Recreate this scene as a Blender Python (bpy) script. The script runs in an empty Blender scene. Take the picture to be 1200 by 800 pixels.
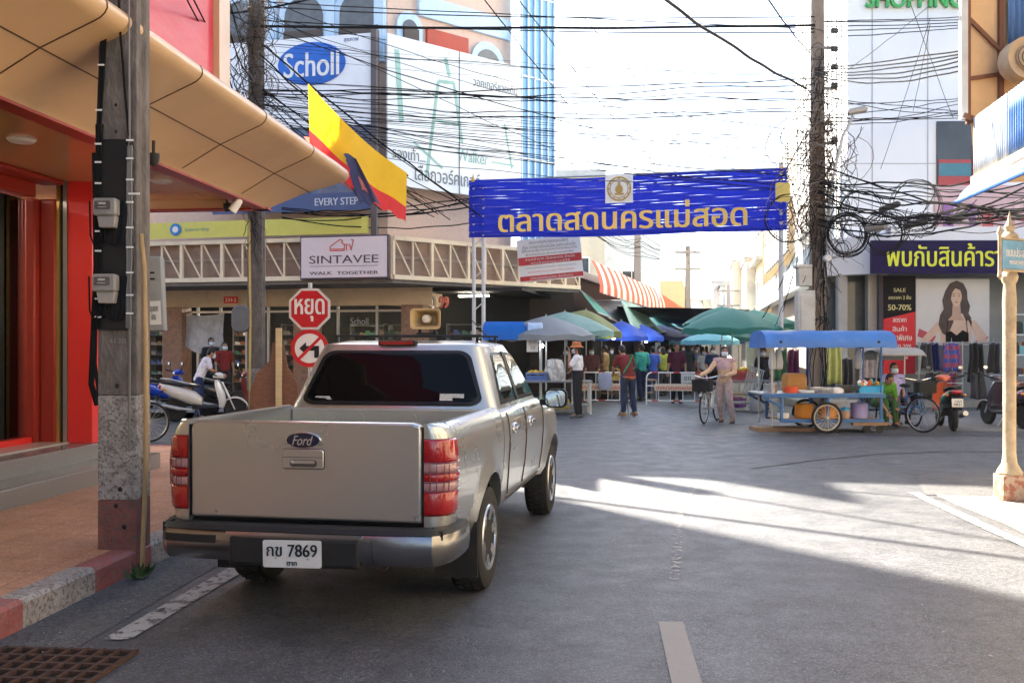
import bpy, bmesh, math, random
from mathutils import Vector, Matrix, noise as mnoise
random.seed(11)
D = bpy.data
SC = bpy.context.scene
COL = SC.collection
R = math.radians
F, H, YH = 1140.0, 1.62, 406.0          # focal length in photo pixels, eye height, horizon row

# ---------------------------------------------------------------- camera, sky, sun, exposure
cam = D.cameras.new("camera"); cam_o = D.objects.new("camera", cam); COL.objects.link(cam_o)
cam_o.location = (0, 0, H); cam_o.rotation_euler = (R(90), 0, 0)
cam.sensor_width = 36; cam.lens = 34.2; cam.shift_y = 0.005
cam.clip_start = 0.05; cam.clip_end = 3000
SC.camera = cam_o
SUN_EL, SUN_AZ = R(38), R(-34.8)        # azimuth from +Y towards +X
world = D.worlds.new("World"); SC.world = world; world.use_nodes = True
wn = world.node_tree.nodes; wl = world.node_tree.links
sky = wn.new("ShaderNodeTexSky"); sky.sky_type = 'NISHITA'; sky.sun_disc = False
sky.sun_elevation = SUN_EL; sky.sun_rotation = SUN_AZ
sky.air_density = 1.0; sky.dust_density = 2.6; sky.ozone_density = 1.0
bg = wn["Background"]; bg.inputs[1].default_value = 0.066
wl.new(sky.outputs[0], bg.inputs[0])
sun = D.lights.new("sun", 'SUN'); sun.energy = 5.0; sun.angle = R(0.55); sun.color = (1.0, 0.91, 0.77)
sun_o = D.objects.new("sun", sun); COL.objects.link(sun_o)
sdir = Vector((math.sin(SUN_AZ)*math.cos(SUN_EL), math.cos(SUN_AZ)*math.cos(SUN_EL), math.sin(SUN_EL)))
sun_o.rotation_euler = sdir.to_track_quat('Z', 'Y').to_euler(); sun_o.location = sdir*60
vs = SC.view_settings
vs.view_transform = 'Standard'; vs.look = 'None'; vs.gamma = 1; vs.exposure = 3.05; vs.use_curve_mapping = False

# ---------------------------------------------------------------- helpers
def P(px, py, Y): return Vector(((px-600)/F*Y, Y, H-(py-YH)/F*Y))
def G(px, py, z=0.0):
    Y = (H-z)*F/(py-YH); return Vector(((px-600)/F*Y, Y, z))
SA = R(5.0)
SU, SV = Vector((math.sin(SA), math.cos(SA), 0)), Vector((math.cos(SA), -math.sin(SA), 0))
def UV(u, v, z=0.0): return SU*u + SV*v + Vector((0, 0, z))   # street frame: u along, v to the right
def RZ(a): return Matrix.Rotation(a, 4, 'Z')
def T(*a): return Matrix.Translation(Vector(a) if len(a) == 3 else a[0])
def FR(o, xdir, zdir=(0, 0, 1)):
    """frame with origin o, x axis along xdir, z up, y = z cross x (into the wall)"""
    x = Vector(xdir).normalized(); z = Vector(zdir).normalized(); y = z.cross(x).normalized()
    m = Matrix((x, y, z)).transposed().to_4x4(); m.translation = Vector(o); return m

_m = {}
def mat(name, col, rough=.6, metal=0.0, var=.10, scale=5.0, bump=0.0, bscale=40., coat=0., dirt=0., dcol=(.12, .10, .08), trans=0., emit=0., spec=.3, alpha=1., stretch=None, rvar=.12, chips=0., cscale=28.):
    """procedural Principled material: base colour broken up by two noises, worn or dirty patches with a shape of their own"""
    if name in _m: return _m[name]
    m = D.materials.new(name); m.use_nodes = True; _m[name] = m
    n, l = m.node_tree.nodes, m.node_tree.links
    b = n["Principled BSDF"]; out = n["Material Output"]
    b.inputs["Roughness"].default_value = rough; b.inputs["Metallic"].default_value = metal
    b.inputs["Specular IOR Level"].default_value = spec
    b.inputs["Coat Weight"].default_value = coat; b.inputs["Coat Roughness"].default_value = .06
    tc = n.new("ShaderNodeTexCoord"); src = tc.outputs["Object"]
    if stretch:
        mp = n.new("ShaderNodeMapping"); mp.inputs["Scale"].default_value = stretch
        l.new(src, mp.inputs[0]); src = mp.outputs[0]
    c4 = (*col, 1)
    if var > 0 or dirt > 0:
        n1 = n.new("ShaderNodeTexNoise"); n1.inputs["Scale"].default_value = scale; n1.inputs["Detail"].default_value = 6; n1.inputs["Roughness"].default_value = .62
        l.new(src, n1.inputs["Vector"])
        rp = n.new("ShaderNodeMapRange"); rp.inputs[1].default_value = .25; rp.inputs[2].default_value = .75
        rp.inputs[3].default_value = 1-var; rp.inputs[4].default_value = 1+var
        l.new(n1.outputs["Fac"], rp.inputs[0])
        mx = n.new("ShaderNodeMix"); mx.data_type = 'RGBA'; mx.blend_type = 'MULTIPLY'; mx.inputs[0].default_value = 1
        mx.inputs[6].default_value = c4; l.new(rp.outputs[0], mx.inputs[7]); res = mx.outputs[2]
        if dirt > 0:
            n2 = n.new("ShaderNodeTexNoise"); n2.inputs["Scale"].default_value = scale*.37; n2.inputs["Detail"].default_value = 8; n2.inputs["Roughness"].default_value = .7
            l.new(src, n2.inputs["Vector"])
            r2 = n.new("ShaderNodeMapRange"); r2.inputs[1].default_value = .5; r2.inputs[2].default_value = .72; r2.inputs[3].default_value = 0; r2.inputs[4].default_value = dirt
            l.new(n2.outputs["Fac"], r2.inputs[0])
            m2 = n.new("ShaderNodeMix"); m2.data_type = 'RGBA'; l.new(r2.outputs[0], m2.inputs[0]); l.new(res, m2.inputs[6]); m2.inputs[7].default_value = (*dcol, 1); res = m2.outputs[2]
        if chips > 0:                                                # sharp edged flakes where the paint has come off
            n4 = n.new("ShaderNodeTexNoise"); n4.inputs["Scale"].default_value = cscale; n4.inputs["Detail"].default_value = 10; n4.inputs["Roughness"].default_value = .72
            l.new(src, n4.inputs["Vector"]); r4 = n.new("ShaderNodeMapRange"); r4.inputs[1].default_value = .62-chips*.16; r4.inputs[2].default_value = .65-chips*.16; r4.inputs[4].default_value = .85
            l.new(n4.outputs["Fac"], r4.inputs[0]); m4 = n.new("ShaderNodeMix"); m4.data_type = 'RGBA'; l.new(r4.outputs[0], m4.inputs[0]); l.new(res, m4.inputs[6]); m4.inputs[7].default_value = (*dcol, 1); res = m4.outputs[2]
        l.new(res, b.inputs["Base Color"])
        rr = n.new("ShaderNodeMapRange"); rr.inputs[3].default_value = max(.02, rough*(1-rvar)); rr.inputs[4].default_value = min(1, rough*(1+rvar))
        l.new(n1.outputs["Fac"], rr.inputs[0]); l.new(rr.outputs[0], b.inputs["Roughness"])
    else:
        res = None; b.inputs["Base Color"].default_value = c4
    if bump > 0:
        n3 = n.new("ShaderNodeTexNoise"); n3.inputs["Scale"].default_value = bscale; n3.inputs["Detail"].default_value = 5
        l.new(src, n3.inputs["Vector"])
        bp = n.new("ShaderNodeBump"); bp.inputs["Strength"].default_value = bump; bp.inputs["Distance"].default_value = .02
        l.new(n3.outputs["Fac"], bp.inputs["Height"]); l.new(bp.outputs[0], b.inputs["Normal"])
    if trans > 0:
        tr = n.new("ShaderNodeBsdfTranslucent"); ms = n.new("ShaderNodeMixShader"); ms.inputs[0].default_value = trans
        if res: l.new(res, tr.inputs[0])
        else: tr.inputs[0].default_value = c4
        l.new(b.outputs[0], ms.inputs[1]); l.new(tr.outputs[0], ms.inputs[2]); l.new(ms.outputs[0], out.inputs[0])
    if emit > 0:
        b.inputs["Emission Color"].default_value = c4; b.inputs["Emission Strength"].default_value = emit
    return m

class MB:
    """collects shapes into one mesh; cur = material slot, M = current frame"""
    def __init__(s, M=None): s.v, s.f, s.k = [], [], []; s.cur = 0; s.M = M or Matrix.Identity(4)
    def add(s, vs, fs):
        o = len(s.v); s.v += [s.M @ Vector(q) for q in vs]
        s.f += [tuple(i+o for i in f) for f in fs]; s.k += [s.cur]*len(fs); return s
    def bx(s, x0, x1, y0, y1, z0, z1):
        return s.add([(x0,y0,z0),(x1,y0,z0),(x1,y1,z0),(x0,y1,z0),(x0,y0,z1),(x1,y0,z1),(x1,y1,z1),(x0,y1,z1)],
                     [(0,3,2,1),(4,5,6,7),(0,1,5,4),(1,2,6,5),(2,3,7,6),(3,0,4,7)])
    def box(s, c, d): return s.bx(c[0]-d[0]/2, c[0]+d[0]/2, c[1]-d[1]/2, c[1]+d[1]/2, c[2]-d[2]/2, c[2]+d[2]/2)
    def bar(s, a, b, w, h=None, up=(0,0,1)):
        """rectangular bar from a to b"""
        h = h or w; a, b = Vector(a), Vector(b); d = (b-a).normalized(); up = Vector(up)
        if abs(d.dot(up)) > .99: up = Vector((0,1,0))
        x = d.cross(up).normalized()*w/2; y = x.cross(d).normalized()*h/2
        q = [a-x-y, a+x-y, a+x+y, a-x+y, b-x-y, b+x-y, b+x+y, b-x+y]
        return s.add(q, [(0,1,2,3),(4,7,6,5),(0,4,5,1),(1,5,6,2),(2,6,7,3),(3,7,4,0)])
    def tube(s, pts, r, n=8, closed=False, caps=True):
        pts = [Vector(p) for p in pts]; N = len(pts); vs, fs = [], []
        rr = r if isinstance(r, (list, tuple)) else [r]*N
        prev = None
        for i, p in enumerate(pts):
            if closed: d = pts[(i+1) % N]-pts[i-1]
            else: d = pts[min(i+1, N-1)]-pts[max(i-1, 0)]
            d = d.normalized() if d.length > 1e-9 else Vector((0,0,1))
            if prev is None:
                up = Vector((0,0,1)) if abs(d.z) < .9 else Vector((0,1,0)); x = d.cross(up).normalized()
            else:
                x = prev - d*prev.dot(d); x = x.normalized() if x.length > 1e-6 else d.orthogonal().normalized()
            prev = x; y = d.cross(x)
            for k in range(n):
                a = 2*math.pi*k/n; vs.append(p + (x*math.cos(a)+y*math.sin(a))*rr[i])
        for i in range(N if closed else N-1):
            j = (i+1) % N
            for k in range(n): fs.append((i*n+k, i*n+(k+1) % n, j*n+(k+1) % n, j*n+k))
        if caps and not closed: fs += [tuple(range(n-1,-1,-1)), tuple((N-1)*n+k for k in range(n))]
        return s.add(vs, fs)
    def lathe(s, prof, n=20, c=(0,0,0), ax='z'):
        vs, fs = [], []; c = Vector(c)
        for r, z in prof:
            for k in range(n):
                a = 2*math.pi*k/n; q = (r*math.cos(a), r*math.sin(a), z)
                if ax == 'x': q = (q[2], q[0], q[1])
                elif ax == 'y': q = (q[1], q[2], q[0])
                vs.append(c+Vector(q))
        for i in range(len(prof)-1):
            for k in range(n): fs.append((i*n+k, i*n+(k+1) % n, (i+1)*n+(k+1) % n, (i+1)*n+k))
        if prof[0][0] > 1e-4: fs.append(tuple(range(n-1,-1,-1)))
        if prof[-1][0] > 1e-4: fs.append(tuple((len(prof)-1)*n+k for k in range(n)))
        return s.add(vs, fs)
    def prism(s, poly, y0, y1, M=None):
        """polygon in the x-z plane, thick from y0 to y1"""
        n = len(poly); old = s.M
        if M is not None: s.M = s.M @ M
        s.add([(a,y0,b) for a,b in poly]+[(a,y1,b) for a,b in poly],
              [tuple(range(n)), tuple(range(2*n-1,n-1,-1))]+[(i,i+n,(i+1)%n+n,(i+1)%n) for i in range(n)])
        s.M = old; return s
    def loft(s, rings, closed=True, caps=True):
        n = len(rings[0]); vs = [q for r in rings for q in r]; fs = []
        for i in range(len(rings)-1):
            for k in range(n if closed else n-1):
                fs.append((i*n+k, i*n+(k+1)%n, (i+1)*n+(k+1)%n, (i+1)*n+k))
        if caps and closed: fs += [tuple(range(n-1,-1,-1)), tuple((len(rings)-1)*n+k for k in range(n))]
        return s.add(vs, fs)
    def grid(s, fn, nu, nv):
        return s.loft([[fn(i/nu, j/nv) for j in range(nv+1)] for i in range(nu+1)], closed=False, caps=False)
    def ball(s, c, r, nu=12, nv=8):
        r = (r,r,r) if not isinstance(r, (tuple, list)) else r; c = Vector(c); vs = [c+Vector((0,0,r[2]))]; fs = []
        for i in range(1, nv):
            t = math.pi*i/nv
            for k in range(nu):
                a = 2*math.pi*k/nu; vs.append(c+Vector((r[0]*math.sin(t)*math.cos(a), r[1]*math.sin(t)*math.sin(a), r[2]*math.cos(t))))
        vs.append(c-Vector((0,0,r[2]))); L = len(vs)-1
        for k in range(nu):
            fs.append((0, 1+k, 1+(k+1)%nu)); fs.append((L, L-nu+(k+1)%nu, L-nu+k))
            for i in range(nv-2): a = 1+i*nu; fs.append((a+k, a+nu+k, a+nu+(k+1)%nu, a+(k+1)%nu))
        return s.add(vs, fs)
    def mesh(s, name, mats, smooth=True, ang=38, inv=None):
        me = D.meshes.new(name)
        vs = s.v if inv is None else [inv @ q for q in s.v]
        me.from_pydata([tuple(q) for q in vs], [], s.f)
        for m in (mats if isinstance(mats, (list, tuple)) else [mats]): me.materials.append(m)
        me.polygons.foreach_set("material_index", s.k)
        fix(me, smooth, ang); return me
    def build(s, name, mats, parent=None, smooth=True, ang=38, bev=0, world=False, seg=2, flip=False):
        inv = parent.matrix_basis.inverted() if (world and parent) else None
        me = s.mesh(name, mats, smooth, ang, inv); o = D.objects.new(name, me); COL.objects.link(o)
        if parent: o.parent = parent
        if bev > 0:
            b = o.modifiers.new("bevel", 'BEVEL'); b.width = bev; b.segments = seg; b.limit_method = 'ANGLE'; b.angle_limit = R(40)
            b.harden_normals = False
        return o

def fix(me, smooth=True, ang=38, normals=True):
    bm = bmesh.new(); bm.from_mesh(me)
    if normals: bmesh.ops.recalc_face_normals(bm, faces=bm.faces)
    for f in bm.faces: f.smooth = smooth
    if smooth:
        a = R(ang)
        for e in bm.edges:
            if len(e.link_faces) == 2 and e.calc_face_angle(0) > a: e.smooth = False
    bm.to_mesh(me); bm.free(); me.update()

def tag(o, label=None, cat=None, group=None, kind=None):
    if label: o["label"] = label
    if cat: o["category"] = cat
    if group: o["group"] = group
    if kind: o["kind"] = kind
    return o
def thing(name, label, cat, loc=(0,0,0), rz=0.0, group=None):
    o = D.objects.new(name, None); COL.objects.link(o); o.empty_display_size = .2
    o.location = loc; o.rotation_euler = (0, 0, rz); o.matrix_basis = T(Vector(loc)) @ RZ(rz)
    return tag(o, label, cat, group)
def struct(o): o["kind"] = "structure"; return o
def copy_tree(o, parent=None):
    c = o.copy(); COL.objects.link(c); c.parent = parent
    for ch in [x for x in D.objects if x.parent == o]: copy_tree(ch, c)
    return c
def copy_at(o, loc, rz=0, label=None, group=None):
    c = copy_tree(o); c.location = loc; c.rotation_euler = (0,0,rz); c.matrix_basis = T(Vector(loc)) @ RZ(rz)
    if label: c["label"] = label
    if group: c["group"] = group
    return c

def eval_mesh(o, name):
    dg = bpy.context.evaluated_depsgraph_get(); dg.update()
    return D.meshes.new_from_object(o.evaluated_get(dg))
from mathutils.geometry import interpolate_bezier, tessellate_polygon
def contours(body, shear):
    cu = D.curves.new("t", 'FONT'); cu.body = body; cu.align_x = 'CENTER'; cu.size = 1; cu.shear = shear; cu.space_line = .9
    o = D.objects.new("t", cu); COL.objects.link(o)
    dg = bpy.context.evaluated_depsgraph_get(); dg.update()
    c2 = o.evaluated_get(dg).to_curve(dg); out = []
    for sp in c2.splines:
        pts = []
        if sp.type == 'BEZIER':
            bp = sp.bezier_points; n = len(bp)
            for i in range(n):
                p, q = bp[i], bp[(i+1) % n]
                st = (p.handle_right-p.co).length + (q.handle_left-q.co).length + (q.handle_left-p.handle_right).length - (q.co-p.co).length
                k = 2 if st < 1e-4 else 5
                pts += [v.xy for v in interpolate_bezier(p.co, p.handle_right, q.handle_left, q.co, k)[:-1]]
        else: pts = [v.co.xy for v in sp.points]
        if len(pts) > 2: out.append([tuple(p) for p in pts])
    o.evaluated_get(dg).to_curve_clear(); D.objects.remove(o); D.curves.remove(cu); return out
def area(p): return .5*sum(p[i][0]*p[(i+1)%len(p)][1]-p[(i+1)%len(p)][0]*p[i][1] for i in range(len(p)))
def inside(q, p):
    c = False; n = len(p)
    for i in range(n):
        (x1,y1),(x2,y2) = p[i], p[i-1]
        if (y1 > q[1]) != (y2 > q[1]) and q[0] < (x2-x1)*(q[1]-y1)/(y2-y1)+x1: c = not c
    return c
def text(name, s, w, h, M, mt, parent=None, depth=.004, bold=0., shear=0., world=False):
    """lettering as a mesh fitted into w x h, centred on frame M (x right, z up, y into the wall)"""
    cs_ = contours(s, shear)
    if not cs_: return None
    ar = [area(c) for c in cs_]
    hole = [any(a*a2 < 0 and abs(a2) > abs(a) and inside(c[0], c2) for c2, a2 in zip(cs_, ar)) for c, a in zip(cs_, ar)]
    outs = [[c, []] for c, h_ in zip(cs_, hole) if not h_]
    for c, a, h_ in zip(cs_, ar, hole):
        if h_:
            own = [o for o in outs if area(o[0])*a < 0 and inside(c[0], o[0])]
            if own: min(own, key=lambda o: abs(area(o[0])))[1].append(c)
    xs = [p[0] for c in cs_ for p in c]; ys = [p[1] for c in cs_ for p in c]
    x0, x1, y0, y1 = min(xs)-bold, max(xs)+bold, min(ys), max(ys); sx = w/(x1-x0); sy = h/(y1-y0) if h else sx
    vs, fs = [], []; k = 0
    shifts = [0] if bold < .003 else [-bold, 0, bold]
    for o, hs in outs:
        for dx in shifts:
            rings = [o]+hs; k += 1; z = -depth-(k % 7)*.0004
            flat_ = [p for r in rings for p in r]; tris = tessellate_polygon([[Vector((p[0],p[1],0)) for p in r] for r in rings]); base = len(vs); n = len(flat_)
            cv_ = lambda p: ((p[0]+dx-(x0+x1)/2)*sx, (p[1]-(y0+y1)/2)*sy)
            for y_ in (z, 0): vs += [(*(lambda c: (c[0], y_, c[1]))(cv_(p)),) for p in flat_]
            fs += [(base+a, base+b, base+c) for a, b, c in tris]
            i0 = 0
            for r in rings:
                m_ = len(r)
                fs += [(base+i0+i, base+i0+(i+1)%m_, base+n+i0+(i+1)%m_, base+n+i0+i) for i in range(m_)]; i0 += m_
    me = D.meshes.new(name); me.from_pydata(vs, [], fs); fix(me, False)
    me.transform(M if not (world and parent) else parent.matrix_basis.inverted() @ M); me.materials.append(mt)
    r = D.objects.new(name, me); COL.objects.link(r)
    if parent: r.parent = parent
    return r
def boolean(o, cutters):
    for c in cutters:
        m = o.modifiers.new("cut", 'BOOLEAN'); m.operation = 'DIFFERENCE'; m.object = c; m.solver = 'EXACT'
    me = eval_mesh(o, o.name); o.modifiers.clear(); old = o.data; o.data = me; me.name = o.name
    for c in cutters: D.objects.remove(c)
    fix(me, True, 32, normals=False)
def arc(c, r, a0, a1, n): return [(c[0]+r*math.cos(R(a0+(a1-a0)*i/n)), c[1]+r*math.sin(R(a0+(a1-a0)*i/n))) for i in range(n+1)]
def rrect(w, h, r, n=5, cx=0, cz=0):
    q = []
    for sx, sz, a in ((1,1,0),(-1,1,90),(-1,-1,180),(1,-1,270)):
        q += arc((cx+sx*(w/2-r), cz+sz*(h/2-r)), r, a, a+90, n)
    return q
# shared materials
BLACK = mat("black_plastic", (.018,.018,.018), .55, var=.15)
RUBBER = mat("rubber", (.022,.021,.02), .85, var=.2, scale=20, bump=.1, dirt=.3, dcol=(.06,.055,.05))
CHROME = mat("chrome", (.62,.62,.62), .16, 1.0, var=.05, dirt=.2, dcol=(.3,.28,.25))
STEEL = mat("galvanised_steel", (.42,.43,.43), .45, .8, var=.15)
WHITE = mat("white_paint", (.78,.78,.75), .5, var=.05, dirt=.15, dcol=(.5,.45,.38))
CREAM = mat("cream_paint", (.72,.60,.42), .55, var=.08, dirt=.2, dcol=(.35,.25,.15))
GLASSD = mat("dark_glass", (.012,.014,.016), .04, var=0, spec=.6)
SKIN = mat("skin", (.36,.19,.11), .55, var=.08)
# ================================================================ SETTING: ground, kerbs, markings
def ground_mat(name, base, speck, patch, rough=.62, crack=True, tile=None):
    m = D.materials.new(name); m.use_nodes = True
    n, l = m.node_tree.nodes, m.node_tree.links; b = n["Principled BSDF"]
    tc = n.new("ShaderNodeTexCoord"); o = tc.outputs["Object"]
    def nz(sc, det=6, ro=.6, v=o):
        q = n.new("ShaderNodeTexNoise"); q.inputs["Scale"].default_value = sc; q.inputs["Detail"].default_value = det; q.inputs["Roughness"].default_value = ro
        l.new(v, q.inputs["Vector"]); return q.outputs["Fac"]
    def mr(f, a, b_, c, d):
        q = n.new("ShaderNodeMapRange"); q.inputs[1].default_value = a; q.inputs[2].default_value = b_; q.inputs[3].default_value = c; q.inputs[4].default_value = d
        l.new(f, q.inputs[0]); return q.outputs[0]
    def mix(f, a, b_, bt='MIX'):
        q = n.new("ShaderNodeMix"); q.data_type = 'RGBA'; q.blend_type = bt
        if isinstance(f, float): q.inputs[0].default_value = f
        else: l.new(f, q.inputs[0])
        for i, x in ((6, a), (7, b_)):
            if isinstance(x, tuple): q.inputs[i].default_value = (*x, 1)
            else: l.new(x, q.inputs[i])
        return q.outputs[2]
    if tile:
        mp = n.new("ShaderNodeMapping"); mp.inputs["Rotation"].default_value = (0, 0, SA); l.new(o, mp.inputs[0])
        br = n.new("ShaderNodeTexBrick"); br.offset = .0; br.inputs["Scale"].default_value = 1; br.inputs["Brick Width"].default_value = tile; br.inputs["Row Height"].default_value = tile
        br.inputs["Mortar Size"].default_value = .006; br.inputs["Color1"].default_value = (*base, 1); br.inputs["Color2"].default_value = (*[c*.86 for c in base], 1)
        br.inputs["Mortar"].default_value = (*[c*.6 for c in base], 1); l.new(mp.outputs[0], br.inputs["Vector"]); c = br.outputs["Color"]
    else: c = mix(mr(nz(.35, 7, .65), .35, .65, 0, 1), base, patch)
    c = mix(mr(nz(2.2, 8, .7), .3, .7, .72, 1.22), c, c) if False else c
    q = mr(nz(1.7, 8, .7), .3, .72, .78, 1.2); c = mix(1.0, c, q, 'MULTIPLY')
    q = mr(nz(75, 4, .8), .3, .7, .30, 1.75); c = mix(1.0, c, q, 'MULTIPLY')
    c = mix(mr(nz(120, 2, .5), .62, .68, 0, .8), c, speck)
    vg = n.new("ShaderNodeTexVoronoi"); vg.inputs["Scale"].default_value = 62; l.new(o, vg.inputs["Vector"])
    sg_ = n.new("ShaderNodeSeparateColor"); l.new(vg.outputs["Color"], sg_.inputs[0])
    c = mix(.9, c, mr(sg_.outputs[0], 0, 1, .55, 1.5), 'MULTIPLY') if not tile else c
    if not tile:                                                     # wheel tracks drawn out along the road
        mt = n.new("ShaderNodeMapping"); mt.inputs["Rotation"].default_value = (0, 0, SA); mt.inputs["Scale"].default_value = (1.5, .05, 1); l.new(o, mt.inputs[0])
        c = mix(1.0, c, mr(nz(1.0, 5, .6, mt.outputs[0]), .3, .7, .80, 1.16), 'MULTIPLY')
    c = mix(mr(nz(.9, 9, .75), .60, .70, 0, .45), c, tuple(x*.45 for x in base))     # oil and tyre stains
    if crack:
        vo = n.new("ShaderNodeTexVoronoi"); vo.feature = 'DISTANCE_TO_EDGE'; vo.inputs["Scale"].default_value = .13
        ad = n.new("ShaderNodeVectorMath"); ad.operation = 'ADD'
        nn = n.new("ShaderNodeTexNoise"); nn.inputs["Scale"].default_value = 1.3; nn.inputs["Detail"].default_value = 6; l.new(o, nn.inputs["Vector"])
        sc = n.new("ShaderNodeVectorMath"); sc.operation = 'SCALE'; sc.inputs["Scale"].default_value = 1.1; l.new(nn.outputs["Color"], sc.inputs[0])
        l.new(o, ad.inputs[0]); l.new(sc.outputs[0], ad.inputs[1]); l.new(ad.outputs[0], vo.inputs["Vector"])
        f = mr(vo.outputs["Distance"], 0, .005, .5, 0); c = mix(f, c, tuple(x*.4 for x in base))
    l.new(c, b.inputs["Base Color"])
    l.new(mr(nz(3, 6, .6), .3, .7, rough-.12, rough+.12), b.inputs["Roughness"])
    bp = n.new("ShaderNodeBump"); bp.inputs["Strength"].default_value = .8; bp.inputs["Distance"].default_value = .008
    l.new(nz(110, 3, .6), bp.inputs["Height"]); l.new(bp.outputs[0], b.inputs["Normal"])
    return m
ASPH = ground_mat("asphalt", (.068,.071,.078), (.34,.335,.33), (.053,.056,.062), .48)
CONC = ground_mat("concrete_ground", (.27,.24,.20), (.4,.37,.32), (.22,.195,.165), .75)
APRON = ground_mat("apron_concrete", (.15,.145,.14), (.25,.24,.22), (.12,.115,.11), .7)
GUT = ground_mat("gutter_concrete", (.085,.085,.085), (.2,.2,.2), (.065,.065,.065), .7, crack=False)
TILE = ground_mat("orange_paving", (.47,.245,.145), (.5,.34,.25), (.42,.22,.14), .6, crack=False, tile=.40)
def poly_sheet(name, pts, z, m):
    mb = MB(); mb.add([(p[0], p[1], z) for p in pts], [tuple(range(len(pts)))]); return struct(mb.build(name, m, smooth=False))
S = 900
poly_sheet("road", [(-S,-S),(S,-S),(S,S),(-S,S)], 0, ASPH)
uv2 = lambda u, v: tuple(UV(u, v)[:2])
# pavement along the gold shop, rounding into the side street
KV, KU, KZ, KR = -3.29, 13.9, .17, 1.3
edge = [(-8, KV)] + [(KU-KR+KR*math.sin(R(a)), KV-KR+KR*math.cos(R(a))) for a in range(0, 91, 10)] + [(KU, -40)]
top = [UV(u, v) for u, v in edge]
inn = []
def offset_in(d): return [(-8, KV-d)] + [(KU-KR+(KR-d)*math.sin(R(a)), KV-KR+(KR-d)*math.cos(R(a))) for a in range(0, 91, 10)] + [(KU-d, -40)]
mb = MB(); e2 = offset_in(.16)
mb.add([UV(u, v, KZ-.004) for u, v in e2] + [UV(-8, -40, KZ-.004)], [tuple(range(len(e2)+1))]); struct(mb.build("pavement", TILE, smooth=False))
KRED = mat("kerb_red", (.30,.085,.075), .7, var=.3, scale=9, bump=.3, bscale=60, dirt=.6, dcol=(.22,.16,.14), chips=.5, cscale=34)
KWHT = mat("kerb_white", (.34,.315,.29), .75, var=.22, scale=9, bump=.3, bscale=60, dirt=.6, dcol=(.15,.11,.10), chips=.62, cscale=34)
mb = MB()
def sample(poly, step):
    out = [Vector(poly[0]+(0,))]
    for a, b in zip(poly, poly[1:]):
        a, b = Vector(a+(0,)), Vector(b+(0,)); k = max(1, int((b-a).length/step))
        out += [a+(b-a)*i/k for i in range(1, k+1)]
    return out
L = sample(edge, .4); acc = 0; IN = []
for i, p in enumerate(L):
    d = (L[min(i+1, len(L)-1)]-L[max(i-1, 0)]).normalized(); nrm = Vector((-0, 0, 0)); IN.append(p + Vector((-d.y, d.x, 0))*-.16 if False else p + Vector((d.y*1, -d.x, 0))*.16)
for i in range(len(L)-1):
    a, b, c, d = L[i], L[i+1], IN[i+1], IN[i]
    acc += (b-a).length
    mb.cur = 0 if int((acc+.1)/.8) % 2 else 1
    q = lambda w, z: UV(w.x, w.y, z)
    mb.add([q(a,0), q(b,0), q(b,KZ-.025), q(a,KZ-.025)], [(0,1,2,3)])
    mid = lambda s, t: s.lerp(t, .15)
    mb.add([q(a,KZ-.025), q(b,KZ-.025), q(mid(b,c),KZ), q(mid(a,d),KZ)], [(0,1,2,3)])
    mb.add([q(mid(a,d),KZ), q(mid(b,c),KZ), q(c,KZ), q(d,KZ)], [(0,1,2,3)])
    mb.add([q(c,KZ), q(d,KZ), q(d,0), q(c,0)], [(0,1,2,3)])
struct(mb.build("kerb", [KWHT, KRED], smooth=False))
gpts = [uv2(-8, KV+.01), uv2(KU-1.2, KV+.01), uv2(KU-1.2, KV+.42)]
for i in range(30): gpts.append(uv2(KU-1.2-(KU+6)*i/29*1.0, KV+.50+.06*mnoise.noise((i*.7, 0, 0))))
poly_sheet("gutter", gpts, .004, GUT)
# concrete shoulder at the other side of the road
sp = [uv2(-8, 3.62), uv2(8.2, 3.62)] + [uv2(8.2+3.2*k/6, 3.62+.25*math.sin(k)*.2+.02*k) for k in range(1, 7)] + [uv2(11.3, 6), uv2(11.2, 14), uv2(-8, 14)]
poly_sheet("shoulder", sp, .005, CONC)
poly_sheet("apron", [(4.8,18.6),(40,18.3),(40,34),(6.6,31.5),(5.2,24)], .005, APRON)
poly_sheet("far_pavement", [(-45,22.3),(-5,22.0),(-2.6,23.2),(1.6,28.6),(3.8,40),(0,40),(-4,27),(-45,31)], .13, APRON)
# painted markings, worn
def worn(name, col, keep, scale):
    m = D.materials.new(name); m.use_nodes = True; n, l = m.node_tree.nodes, m.node_tree.links; b = n["Principled BSDF"]
    b.inputs["Base Color"].default_value = (*col, 1); b.inputs["Roughness"].default_value = .65
    tc = n.new("ShaderNodeTexCoord"); q = n.new("ShaderNodeTexNoise"); q.inputs["Scale"].default_value = scale; q.inputs["Detail"].default_value = 9; q.inputs["Roughness"].default_value = .75
    l.new(tc.outputs["Object"], q.inputs["Vector"]); r = n.new("ShaderNodeMapRange"); r.inputs[1].default_value = keep-.05; r.inputs[2].default_value = keep+.05
    l.new(q.outputs["Fac"], r.inputs[0]); t = n.new("ShaderNodeBsdfTransparent"); ms = n.new("ShaderNodeMixShader")
    l.new(r.outputs[0], ms.inputs[0]); l.new(b.outputs[0], ms.inputs[1]); l.new(t.outputs[0], ms.inputs[2]); l.new(ms.outputs[0], n["Material Output"].inputs[0]); return m
LINE = worn("road_paint", (.32,.31,.30), .56, 9); FAINT = worn("faded_road_paint", (.30,.30,.29), .47, 16); LINE2 = worn("lane_paint", (.19,.18,.165), .66, 30)
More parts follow.
